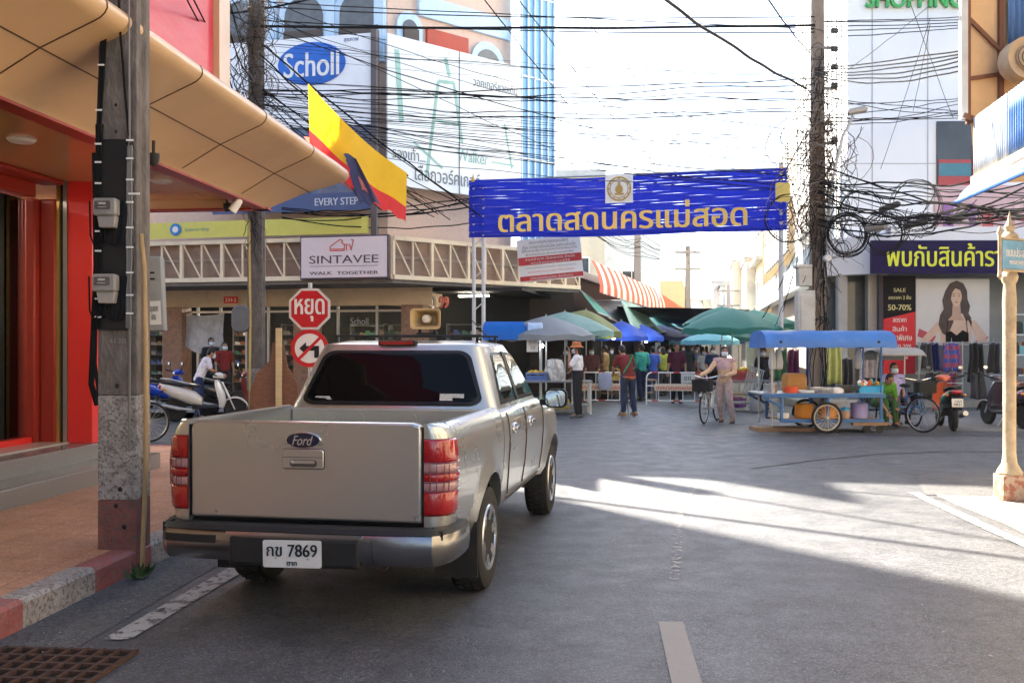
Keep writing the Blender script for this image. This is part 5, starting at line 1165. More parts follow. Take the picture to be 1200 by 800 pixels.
a_, b1, b2, a2 = P(356,160,17.9), P(404,182,18.4), P(440,230,18.8), P(392,214,18.2)
b = MB(); b.grid(lambda u, v: a_.lerp(b1,u).lerp(a2.lerp(b2,u), v)+Vector((0,.08*math.sin(9*u+4*v), .04*math.sin(11*u))), 18, 6); b.build("pale_cloth", mat("flag_pale_red", (.72,.22,.18), .6, var=.2, trans=.4), f2, world=True)
a_, b1, b2, a2 = P(386,178,18.2), P(418,185,18.5), P(447,240,18.9), P(424,240,18.6)
b = MB(); b.grid(lambda u, v: a_.lerp(b1,u).lerp(a2.lerp(b2,u), v)+Vector((0,-.1+.06*math.sin(9*u+4*v), .03*math.sin(11*u))), 14, 8); b.build("navy_cloth", mat("flag_navy", (.05,.055,.13), .6, var=.2, trans=.2), f2, world=True)
# cast lamp post with street name board, painted kerb stones beside it
lpb = Vector(((1183-600)/F*10.3, 10.3, 0))
lp = thing("street_name_post", "cream fluted post with a light blue street name board and turned finial", "signpost", lpb)
CRM = mat("post_cream", (.44,.35,.23), .75, var=.28, bump=.3, dirt=.85, dcol=(.25,.15,.09), scale=7)
b = MB(); b.bx(-.12,.12,-.12,.12,0,.27); b.build("base_block", mat("base_red_white", (.36,.15,.10), .8, var=.3, dirt=.7, dcol=(.45,.36,.27), scale=6, chips=.8, cscale=9), lp, bev=.015)
b = MB(); b.lathe([(.12,.27),(.13,.29),(.11,.33),(.080,.38),(.072,.42),(.064,.5),(.064,1.2),(.066,1.9),(.070,2.1),(.062,2.22),(.058,2.28),(.075,2.31),(.088,2.36),(.06,2.42),(.06,2.68)],24); b.build("shaft", CRM, lp)
b = MB(); b.lathe([(.05,2.68),(.06,2.70),(.088,2.76),(.08,2.80),(.045,2.83),(.045,2.86),(.055,2.89),(.028,2.93),(.018,2.97),(.0,3.06)],20); b.build("finial", CRM, lp)
nbf = T(0,-.08,-.07) @ RZ(R(28))
b = MB(nbf.copy()); b.bx(-.205,.36,-.02,.02,2.50,2.80); nbd = b.build("name_board", mat("board_blue", (.16,.36,.55), .4, var=.15, dirt=.45, dcol=(.6,.65,.68)), lp)
b = MB(nbf.copy())
for x in (-.22,.38): b.lathe([(.0,2.38),(.025,2.42),(.018,2.46),(.018,2.84),(.03,2.87),(.02,2.91),(0,2.95)],12,(x,0,0))
b.bx(-.21,.37,-.03,.03,2.805,2.825); b.bx(-.21,.37,-.03,.03,2.475,2.495); b.build("board_frame", CRM, lp)
text("board_lettering", "ถนนประสาทวิถี", .46, .10, nbf @ T(.08,-.022,2.68), SGW, lp, bold=.01)
text("board_lettering", "PRASATWITHI RD.", .36, .04, nbf @ T(.08,-.022,2.57), SGW, lp, bold=.01)
ks = thing("kerb_stone", "short white painted concrete kerb stone beside the street name post", "kerb stone", Vector((5.55,10.15,0)))
b = MB(); b.bx(-.11,.25,-.35,.1,0,.17); b.build("stone", mat("stone_white", (.52,.50,.47), .8, dirt=.4, dcol=(.25,.22,.2), chips=.5), ks, bev=.03)

# ================================================================ BARRIERS, UMBRELLAS, TARPS, STALLS
bw_, br_ = mat("barrier_white", (.82,.81,.79), .45, dirt=.2), mat("barrier_red", (.55,.05,.045), .45)
def barrier(label, loc, rz):
    t = thing("barrier", label, "barrier", loc, rz, "crowd barriers across the market street")
    b = MB(); L_ = .84
    pts = [(-L_,0,.03)] + [(-L_,0,.72)] + [(-L_+.14*(1-math.cos(R(a))),0,.72+.17*math.sin(R(a))) for a in range(15,91,15)] + [(L_-.14*(1-math.cos(R(a))),0,.72+.17*math.sin(R(a))) for a in range(90,-1,-15)] + [(L_,0,.03)]
    b.tube(pts,.019,8); b.tube([(-L_,0,.10),(L_,0,.10)],.016,8); b.tube([(-L_,0,.52),(L_,0,.52)],.014,8)
    for x in (-.5,-.17,.17,.5): b.tube([(x,0,.10),(x,0,.88)],.010,6)
    b.build("frame", bw_, t)
    b = MB()
    for x in (-.6,0,.6): b.tube([(x-.09,0,.89),(x+.09,0,.89)],.0205,8); b.tube([(x-.09,0,.10),(x+.09,0,.10)],.0175,8)
    b.build("red_band", br_, t)
    b = MB(); b.bx(-.62,.62,-.028,-.02,.38,.58); b.build("panel", mat("barrier_panel", (.72,.62,.48), .5), t)
    text("panel_lettering", "เทศบาลนครแม่สอด", 1.12, .13, T(0,-.030,.48), mat("panel_red", (.62,.10,.05), .5), t, bold=.02)
    b = MB()
    for x in (-L_,L_): b.bar((x,-.22,.02),(x,.22,.02),.035)
    b.build("foot", bw_, t); return t
barrier("white and red barrier between the man in the orange hat and the stooping man", Vector((2.55,27.6,0)), R(-6))
b2_ = barrier("white and red barrier beside the woman with the bicycle", Vector((4.62,27.3,0)), R(-6))
b = MB(); b.bx(.12,.48,-.026,-.02,.60,.86); b.build("paper_notice", mat("paper", (.62,.62,.6), .7), b2_)
text("notice_print", "88", .2, .12, T(.30,-.028,.73), GRY, b2_)
bgc = thing("plastic_bag", "pale blue plastic bag hanging on the first barrier", "bag", Vector((2.62,27.45,.42)))
b = MB(); b.loft([[(-.19*s*math.cos(a)*1., .05*s*math.sin(a), z+.01*math.sin(3*a)) for a in [2*math.pi*k/16 for k in range(16)]] for z, s in ((.0,.75),(.1,.95),(.3,1.05),(.42,1.0),(.46,.8))]); b.build("bag", mat("bag_blue", (.45,.50,.68), .5, var=.15, trans=.2), bgc)
def umbrella(label, c, rad, apex, drop, m, n=8, group=None, tilt=0, m2=None):
    t = thing("market_umbrella", label, "umbrella", Vector((c[0], c[1], 0)), random.uniform(0, .7), group or "market umbrellas")
    b = MB(T(0,0,apex) @ Matrix.Rotation(R(tilt),4,'Y')); N = n*4
    rings = []
    for j in range(7):
        f_ = j/6; r_ = []
        for k in range(N):
            a = 2*math.pi*k/N; w = abs(math.cos(a*n/2)); rr = rad*f_*(1-.04*(1-w)*f_); r_.append((rr*math.cos(a), rr*math.sin(a), -drop*(f_**1.5)*(1+.10*(1-w)*f_)-.0))
        rings.append(r_)
    b.loft([[(q[0],q[1],q[2]) for q in r] for r in rings[1:]], caps=False); b.add([(0,0,.02)]+rings[1], [(0,1+k,1+(k+1)%N) for k in range(N)])
    b.cur = 1
    b.loft([rings[-1], [(q[0]*1.005,q[1]*1.005,q[2]-.13) for q in rings[-1]]], caps=False)
    b.build("canopy", [m, m2 or m], t, ang=20)
    b = MB(); b.tube([(0,0,0),(0,0,apex+.06)],.022,8); b.build("pole", STEEL, t)
    b = MB(T(0,0,apex) @ Matrix.Rotation(R(tilt),4,'Y'))
    for k in range(n): a = 2*math.pi*k/n; b.bar((0,0,-.06),(rad*.97*math.cos(a),rad*.97*math.sin(a),-drop*.97-.02),.012)
    b.build("ribs", STEEL, t); return t
GREEN = mat("umbrella_green", (.035,.22,.18), .6, var=.1, trans=.35); GREY_U = mat("umbrella_grey", (.26,.28,.30), .5, var=.15, scale=2, trans=.3)
OLIVE = mat("umbrella_olive", (.24,.27,.10), .6, var=.2, trans=.35); TEALP = mat("umbrella_pale_teal", (.30,.48,.44), .6, var=.15, trans=.4); UBLUE = mat("umbrella_blue", (.04,.10,.50), .6, trans=.45)
LBT = mat("umbrella_sky", (.22,.55,.66), .6, trans=.45)
gx = lambda px, Y: ((px-600)/F*Y, Y)
umbrella("large green umbrella in front, over the woman with the bicycle", gx(858,25.2), 1.32, 2.60, .50, GREEN)
umbrella("large green umbrella just behind, its peak further up the street", gx(846,28), 1.15, 2.76, .48, GREEN)
umbrella("green umbrella partly hidden beside the gantry post", gx(884,29.5), 1.35, 2.72, .42, GREEN)
umbrella("pale patterned umbrella beside the gantry post of the mall side", gx(905,31), 1.0, 2.62, .36, mat("umbrella_pale", (.45,.52,.48), .6, trans=.4))
umbrella("sky blue umbrella under the large green ones", gx(832,32), .95, 2.15, .32, LBT)
umbrella("big grey umbrella over the stall behind the orange hat", gx(640,24.6), 1.25, 2.38, .46, GREY_U)
umbrella("pale teal umbrella peeping out above the grey one", gx(662,26.6), 1.35, 2.56, .50, TEALP)
umbrella("olive umbrella over the produce beyond the grey one", gx(687,28.6), 1.15, 2.68, .52, OLIVE, tilt=8)
umbrella("deep blue umbrella with a row of lit bulbs under it", gx(728,31), .85, 2.42, .46, UBLUE)
umbrella("dim blue umbrella below the pale teal tarpaulin", gx(752,33), .75, 2.35, .40, UBLUE)
umbrella("turquoise umbrella deep in the market street", gx(815,40), 1.1, 2.2, .35, LBT)
UDG, UMB = mat("umbrella_dark_green", (.02,.10,.08), .6, trans=.2), mat("umbrella_navy", (.02,.04,.16), .6, trans=.2)
for px, Y, r_, ap, m_u, lb in ((705,33.5,1.3,2.5,UDG,"dark green umbrella between the olive and deep blue ones"),(772,38,1.3,2.45,UMB,"navy umbrella past the teal tarpaulin"),(792,43,1.3,2.4,UDG,"dark green umbrella in the middle of the far lane"),(866,34,1.4,2.4,UDG,"dark green umbrella behind the slatted tray stall"),(838,38,1.3,2.35,UMB,"navy umbrella behind the sky blue one"),(664,30.5,1.3,2.45,UDG,"dark green umbrella in the shade under the balcony end")):
    umbrella(lb, gx(px,Y), r_, ap, .45, m_u)
def sheet_thing(name, label, cat, corners, m, nu=12, nv=6, wave=.06, group=None, part="cloth", under=True):
    a, c, d, e = [Vector(q) for q in corners]; t = thing(name, label, cat, a.lerp(d,.5), 0, group)
    b = MB(); b.grid(lambda u, v: a.lerp(c,u).lerp(e.lerp(d,u), v) + Vector((0, wave*math.sin(7*u+3*v), wave*.7*math.sin(9*u)*math.sin(3*v)-wave*1.6*math.sin(math.pi*u)*math.sin(math.pi*v))), nu, nv)
    o = b.build(part, m, t, world=True); s_ = o.modifiers.new("thick",'SOLIDIFY'); s_.thickness = .006
    if under:
        b = MB(); b.tube([a, c],.018,6); b.tube([e, d],.018,6); b.build("rail", STEEL, t, world=True)
    return t
TG = mat("tarp_green", (.03,.30,.24), .5, var=.15, trans=.4); TW = mat("tarp_pale_teal", (.42,.62,.55), .5, var=.3, scale=1.2, trans=.45); TB = mat("tarp_sky", (.22,.55,.75), .5, var=.15, trans=.5)
sheet_thing("tarpaulin", "dark green tarpaulin sloping from the end of the lattice balcony", "tarpaulin", [P(680,340,29.8),P(697,352,33),P(716,372,32),P(700,366,29)], TG)
sheet_thing("tarpaulin", "pale green and white tarpaulin over the stalls below the striped awning", "tarpaulin", [P(727,350,33),P(752,360,37),P(766,382,35),P(741,386,31.5)], TW)
sheet_thing("tarpaulin", "teal tarpaulin next to the pale one, further up the street", "tarpaulin", [P(748,360,37),P(770,366,42),P(790,386,40),P(768,391,34.5)], mat("tarp_teal", (.12,.40,.42), .5, var=.2, trans=.45))
sheet_thing("tarpaulin", "sky blue tarpaulin stretched low above the far stalls", "tarpaulin", [P(768,368,42),P(800,376,52),P(812,386,50),P(785,384,40)], TB)
sheet_thing("tarpaulin", "black shade cloth over the dark stalls under the balcony", "tarpaulin", [P(696,352,33.5),P(728,352,34.5),P(745,388,33),P(712,372,31.5)], BLACK)
# blue stall hood with silver end
hd = thing("stall_hood", "low blue rounded hood with a silver end over a snack stall", "canopy", Vector(gx(600,24))+Vector((0,0,0)) if False else Vector((*gx(600,24),0)))
def hood(b, x0, x1, y0, y1, z0, z1):
    for_ = []
    for x in (x0, x0+.05, x1-.05, x1):
        k = .75 if x in (x0, x1) else 1
        for_.append([(x, (y0+y1)/2+(y1-y0)/2*c*k**.3, z0+(z1-z0)*k*s) for c, s in [(math.cos(R(180-15*i))*1.0, min(1,math.sin(R(15*i))*1.5)**.8 if i not in (0,12) else 0) for i in range(13)]])
    b.loft(for_, closed=False, caps=False); 
    for r in (for_[0], for_[-1]): b.add(r, [tuple(range(13))])
hz0 = H-(398-YH)/F*24; hz1 = H-(377-YH)/F*24
b = MB(); hood(b, gx(566,24)[0], gx(616,24)[0], 23.6, 25.0, hz0, hz1); b.build("blue_cover", mat("hood_blue", (.015,.17,.62), .4, trans=.3), hd, world=True)
b = MB(); hood(b, gx(616,24)[0]+.01, gx(637,24)[0], 23.6, 25.0, hz0, hz1-.02); b.build("silver_end", mat("hood_silver", (.45,.55,.65), .3, .4), hd, world=True)
b = MB()
for px in (568,634):
    for y in (23.7,24.9): b.bar((gx(px,24)[0],y,0),(gx(px,24)[0],y,hz0),.035)
b.build("leg", STEEL, hd, world=True)
pn_ = thing("paper_notice", "white paper sheet hung under the silver end of the blue hood", "notice", P(624,404,23.6)); b = MB(T(P(624,404,23.6))); b.bx(-.14,.14,0,.006,-.17,.17); b.build("sheet", mat("paper", (.62,.62,.6), .7), pn_, world=True)
text("print", "โรตี\n20", .18, .2, T(P(624,404,23.59)), GRY, pn_, world=True)
BULB = mat("bulb_white", (.95,.97,1), .5, var=0, emit=14)
for i, (px, py, Y, l_b) in enumerate(((719,396,29.5,"lit white bulb hanging under the olive umbrella"),(731,397.5,30.5,"lit white bulb hanging at the edge of the deep blue umbrella"),(757,399.5,32.5,"lit white tube bulb above the man in the teal shirt"),(635,405,24.3,"lit white bulb beside the paper sheet of the blue hood"),(854.5,419,26.5,"lit white bulb behind the masked woman with the bicycle"))):
    t = thing("light_bulb", l_b, "light bulb", P(px,py,Y)); b = MB(); b.ball((0,0,0),(.045,.045,.05)); b.build("bulb", BULB, t); b = MB(); b.tube([(0,0,.04),(0,0,.30)],.012,6); b.build("socket", BLACK, t)
# stalls with goods
def table(label, c, w, d, h, m, rz=0, name="stall_table"):
    t = thing(name, label, "table", Vector((*c,0)), rz); b = MB(); b.bx(-w/2,w/2,-d/2,d/2,h-.04,h); b.build("table_top", m, t, bev=.006)
    for sx in (-1,1):
        for sy in (-1,1): b = MB(); b.bx(sx*(w/2-.05)-.025,sx*(w/2-.05)+.025,sy*(d/2-.05)-.025,sy*(d/2-.05)+.025,0,h-.04); b.build("leg", STEEL, t)
    b = MB(); b.bx(-w/2+.05,w/2-.05,-d/2+.05,d/2-.05,.2,.23); b.build("lower_shelf", m, t)
    return t
TT = mat("table_grey", (.25,.25,.24), .5, var=.2); TWD = mat("table_wood", (.26,.16,.09), .6, var=.3)
PROD = [mat("produce_%d" % i, c, .6, var=.3, scale=20) for i, c in enumerate(((.10,.22,.04),(.55,.10,.03),(.62,.38,.05),(.25,.05,.09),(.35,.36,.10),(.55,.5,.42)))]
def crate(label, loc, w, d, h, k, rz=0, col=(.12,.20,.45)):
    t = thing("produce_crate", label, "crate", Vector(loc), rz, "crates of produce on the stalls"); b = MB()
    for z in (0.02,h*.38,h*.76):
        b.bx(-w/2,w/2,-d/2,-d/2+.015,z,z+h*.22); b.bx(-w/2,w/2,d/2-.015,d/2,z,z+h*.22); b.bx(-w/2,-w/2+.015,-d/2,d/2,z,z+h*.22); b.bx(w/2-.015,w/2,-d/2,d/2,z,z+h*.22)
    for sx in (-1,1):
        for sy in (-1,1): b.bx(sx*w/2-.012,sx*w/2+.012,sy*d/2-.012,sy*d/2+.012,0,h)
    b.bx(-w/2,w/2,-d/2,d/2,0,.012); b.build("crate_box", mat("crate_%02d" % int(col[0]*100), col, .5, var=.2), t)
    b = MB(); rr = random.Random(int(w*1000)+k)
    for q in range(28): r_ = rr.uniform(.035,.055); b.ball((rr.uniform(-w/2+.06,w/2-.06), rr.uniform(-d/2+.06,d/2-.06), h*.75+rr.uniform(0,.07)), (r_, r_, r_*.9), 7, 5)
    o = b.build("produce", PROD[k], t); o["kind"] = "stuff"; return t
table("grey stall table under the grey umbrella, silver bag on it", gx(652,23.6), 1.7, .8, .80, TT)
fb = thing("foil_bag", "crinkled silver foil bag standing on the table under the grey umbrella", "bag", Vector((*gx(650,23.4),.80)))
b = MB(); b.loft([[((.24-.05*z)*math.cos(a)*s+.02*math.sin(5*a+z*9), .12*math.sin(a)*s+.02*math.sin(4*a+z*7), z) for a in [2*math.pi*k/22 for k in range(22)]] for z, s in ((0,.95),(.12,1.05),(.26,1.0),(.4,.92),(.50,.80),(.53,.3))]); b.build("bag", mat("foil", (.52,.51,.48), .3, .5, var=.5, scale=14, bump=1, bscale=18), fb, smooth=False)
for i, (px, Y, h, k, lb, col) in enumerate(((628,23.4,.80,2,"blue crate of orange fruit beside the silver foil bag",(.12,.20,.45)),(700,29.4,.62,0,"green crate of leaf greens behind the hatted man",(.06,.22,.10)),(714,29.6,.62,4,"yellow crate of pale vegetables behind the first barrier",(.5,.38,.08)),(735,30.2,.62,1,"red crate of red fruit under the deep blue umbrella",(.45,.06,.05)),(869,24.6,.78,1,"small red crate of tomatoes on the stall beside the bicycle",(.45,.06,.05)),(852,29.0,.6,0,"green crate of herbs behind the woman with the bicycle",(.06,.22,.10)))):
    crate(lb, (*gx(px,Y), h), .46, .34, .20, k, R(8*i), col)
table("wooden stall table behind the first barrier", gx(706,29.6), 1.9, .8, .62, TWD, R(-8)); table("wooden stall table under the deep blue umbrella", gx(740,30.4), 2.0, .8, .62, TWD, R(-70)); table("stall table beside the bicycle with an upright slatted tray", gx(876,24.5), 1.1, .8, .78, TT, R(-5)); table("low wooden stall table behind the woman with the bicycle", gx(855,28.9), 1.2, .8, .6, TWD, R(-5))
for i, (px, Y, h, k, lb, col) in enumerate(((655,25.6,.0,5,"white crate of pale roots on the ground under the grey umbrella",(.5,.5,.48)),(640,26.4,.0,0,"green crate of cabbages on the ground behind the foil bag",(.05,.2,.1)),(690,30.8,.62,1,"red crate of chillies at the back of the olive umbrella stall",(.45,.05,.05)),(724,33.2,.62,2,"orange crate of mangoes behind the stooping man",(.5,.2,.03)),(748,33.6,.62,0,"green crate of herbs beside the man in teal",(.05,.2,.1)),(862,26.0,.0,3,"purple crate of aubergines on the ground by the tray stall",(.2,.05,.2)),(874,26.6,.78,2,"yellow crate of limes at the back of the tray stall",(.5,.4,.05)))):
    crate(lb, (*gx(px,Y), h), .5, .36, .24, k, R(11*i), col)
table("long dark stall table in the shade under the balcony end", gx(690,30.9), 1.6, .7, .62, TWD, R(-10)); table("wooden stall table in front of the dark shop row", gx(735,33.4), 1.8, .7, .62, TWD, R(-14))
tr_ = thing("slatted_tray", "grey slatted drying tray propped up beside the blue roofed food cart", "tray", P(884,450,23.9))
b = MB(T(P(883,447,23.9)) @ Matrix.Rotation(R(18),4,'Y') @ Matrix.Rotation(R(-20),4,'X'))
for k in range(8): b.bx(-.20+.054*k,-.175+.054*k,-.008,.008,-.36,.36)
for z in (-.36,0,.34): b.bx(-.22,.22,-.014,.014,z,z+.03)
b.build("slats", mat("tray_grey", (.33,.32,.29), .6), tr_, world=True)
bx_ = thing("plastic_bag", "grey plastic bag slung under the slatted tray", "bag", P(886,468,23.7)); b = MB(T(P(886,472,23.7))); b.loft([[(.15*s*math.cos(a)+.015*math.sin(4*a), .12*s*math.sin(a), z) for a in [2*math.pi*k/16 for k in range(16)]] for z, s in ((-.22,.3),(-.2,.9),(-.05,1.05),(.1,.7),(.25,.15))]); b.build("bag", mat("bag_grey", (.28,.29,.30), .5, trans=.2), bx_, world=True)
# striped awnings along the shop row
def striped(name, label, fr, x0, x1, zt, zb, out, n, y0=0):
    t = thing(name, label, "awning", P2(fr,(x0+x1)/2,y0,zt)); ma, mb_ = mat("stripe_orange", (.66,.12,.06), .6, trans=.35), mat("stripe_white", (.78,.72,.64), .6, trans=.35)
    b = MB(fr.copy())
    for i in range(n):
        xa, xb = x0+(x1-x0)*i/n, x0+(x1-x0)*(i+1)/n; b.cur = i % 2
        b.grid(lambda u, v: (xa+(xb-xa)*u, y0-out*v-.05*math.sin(v*3), zt+(zb-zt)*v), 1, 5)
        b.grid(lambda u, v: (xa+(xb-xa)*u, y0-out-.005, zb-.28*v+.03*math.sin(u*3.14)*v), 3, 1)
    b.build("cloth", [ma, mb_], t, world=True); return t
FS = FR((2.45,31.4,0), (5.1,18.5,0))
striped("striped_awning", "orange and white striped awning along the row of shops", FS, 0, 18.5, 4.42, 3.62, .28, 26, -.1)
striped("striped_awning", "lower smaller orange and white striped awning further down the shop row", FS, 6, 21, 3.12, 2.86, .3, 26, -.35)
# ================================================================ CYCLES, SCOOTERS, TRISHAW, FOOD CART
SPK = mat("spoke_steel", (.45,.45,.44), .35, .9, var=0)
def cyc_wheel(parent, c, r, name="wheel", tube_r=.018, n=20, rimm=None):
    x, y, z = c
    b = MB(); b.tube([(x, y+r*math.cos(2*math.pi*k/32), z+r*math.sin(2*math.pi*k/32)) for k in range(32)], tube_r, 8, closed=True); w = b.build(name, RUBBER, parent)
    b = MB(); rr = r-tube_r-.006; b.tube([(x, y+rr*math.cos(2*math.pi*k/32), z+rr*math.sin(2*math.pi*k/32)) for k in range(32)], .009, 6, closed=True)
    for k in range(n):
        a = 2*math.pi*k/n; b.bar((x+(.03 if k%2 else -.03), y, z), (x, y+rr*math.cos(a), z+rr*math.sin(a)), .004)
    b.tube([(x-.05,y,z),(x+.05,y,z)],.02,8); b.build("rim", rimm or SPK, w); return w
def bicycle(label, loc, rz, col, group=None, basket=True):
    t = thing("bicycle", label, "bicycle", loc, rz, group)
    r = .325; cyc_wheel(t, (0,.52,r+.018), r); cyc_wheel(t, (0,-.52,r+.018), r)
    m = mat("bike_paint_%s" % col[0], col[1], .4, .2)
    b = MB()
    for p, q, rr in (((0,.44,.70),(0,.0,.30),.018),((0,.0,.30),(0,-.18,.78),.016),((0,.42,.75),(0,-.16,.60),.014),((0,.0,.30),(.03,-.52,.345),.010),((0,-.17,.70),(.03,-.52,.345),.009),((0,.0,.30),(-.03,-.52,.345),.010),((0,-.17,.70),(-.03,-.52,.345),.009)): b.tube([p,q],rr,8)
    b.tube([(0,.40,.92),(0,.45,.68),(.03,.50,.5),(.035,.52,.345)],.014,8); b.tube([(-.035,.52,.345),(-.03,.50,.5),(0,.45,.68)],.012,8); b.build("frame", m, t)
    b = MB(); b.tube([(-.28,.22,1.0),(-.24,.34,1.0),(-.10,.40,.96),(0,.40,.95),(.10,.40,.96),(.24,.34,1.0),(.28,.22,1.0)],.012,8); b.build("handlebar", CHROME, t)
    b = MB(); b.loft([[(.03*math.cos(a),.08+.03*math.sin(a),.80) for a in [k*.785 for k in range(8)]],[(.09*math.cos(a),-.13+.12*math.sin(a),.83) for a in [k*.785 for k in range(8)]],[(.08*math.cos(a),-.13+.11*math.sin(a),.87) for a in [k*.785 for k in range(8)]]]); b.build("saddle", BLACK, t)
    for y in (.52,-.52):
        b = MB(); b.loft([[(dx, y+.375*math.cos(R(a)), .345+.375*math.sin(R(a))) for dx in (-.028,0,.028)] for a in (range(40,191,15) if y > 0 else range(-10,141,15))], closed=False, caps=False); b.build("mudguard", m, t)
    b = MB(); b.lathe([(.09,-.004),(.09,.004)],20,(.05,0,.30),'x'); b.bar((.06,0,.30),(.06,.12,.20),.015); b.bar((-.06,0,.30),(-.06,-.12,.40),.015); b.bar((.06,.12,.20),(.15,.12,.20),.03); b.bar((-.06,-.12,.40),(-.15,-.12,.40),.03); b.build("crank", SPK, t)
    b = MB(); b.bx(-.06,.06,-.80,-.30,.735,.75); b.bar((.05,-.75,.74),(.03,-.53,.35),.012); b.bar((-.05,-.75,.74),(-.03,-.53,.35),.012); b.build("rack", SPK, t)
    if basket:
        b = MB()
        for i in range(9):
            f_ = i/8; w = .15+.02
            b.bar((-.17+.34*f_,.50,.68),(-.19+.38*f_,.50,.93),.006); b.bar((-.17+.34*f_,.76,.70),(-.19+.38*f_,.80,.93),.006)
        for k in range(6):
            z = .69+.048*k; e = .17+.004*k; b.tube([(-e,.49,z),(e,.49,z),(e,.77+.006*k,z),(-e,.77+.006*k,z)],.005,5,closed=True)
        b.bx(-.16,.16,.50,.76,.685,.70); b.bx(-.185,-.18,.5,.78,.70,.92); b.bx(.18,.185,.5,.78,.70,.92); b.bx(-.18,.18,.785,.79,.70,.92); b.build("basket", BLACK, t)
    return t
bicycle("white bicycle with a black front basket held by the masked woman", Vector((*gx(833,20.9),0)), R(153), ("white",(.6,.58,.52)))
bicycle("silver bicycle parked behind the red shop column", Vector((-7.95,16.8,0)), R(-70), ("silver",(.5,.5,.48)), basket=False)
bicycle("old bicycle parked past the concrete pole on the side street", Vector((-6.6,16.2,0)), R(-62), ("pale",(.42,.38,.30)), basket=False)

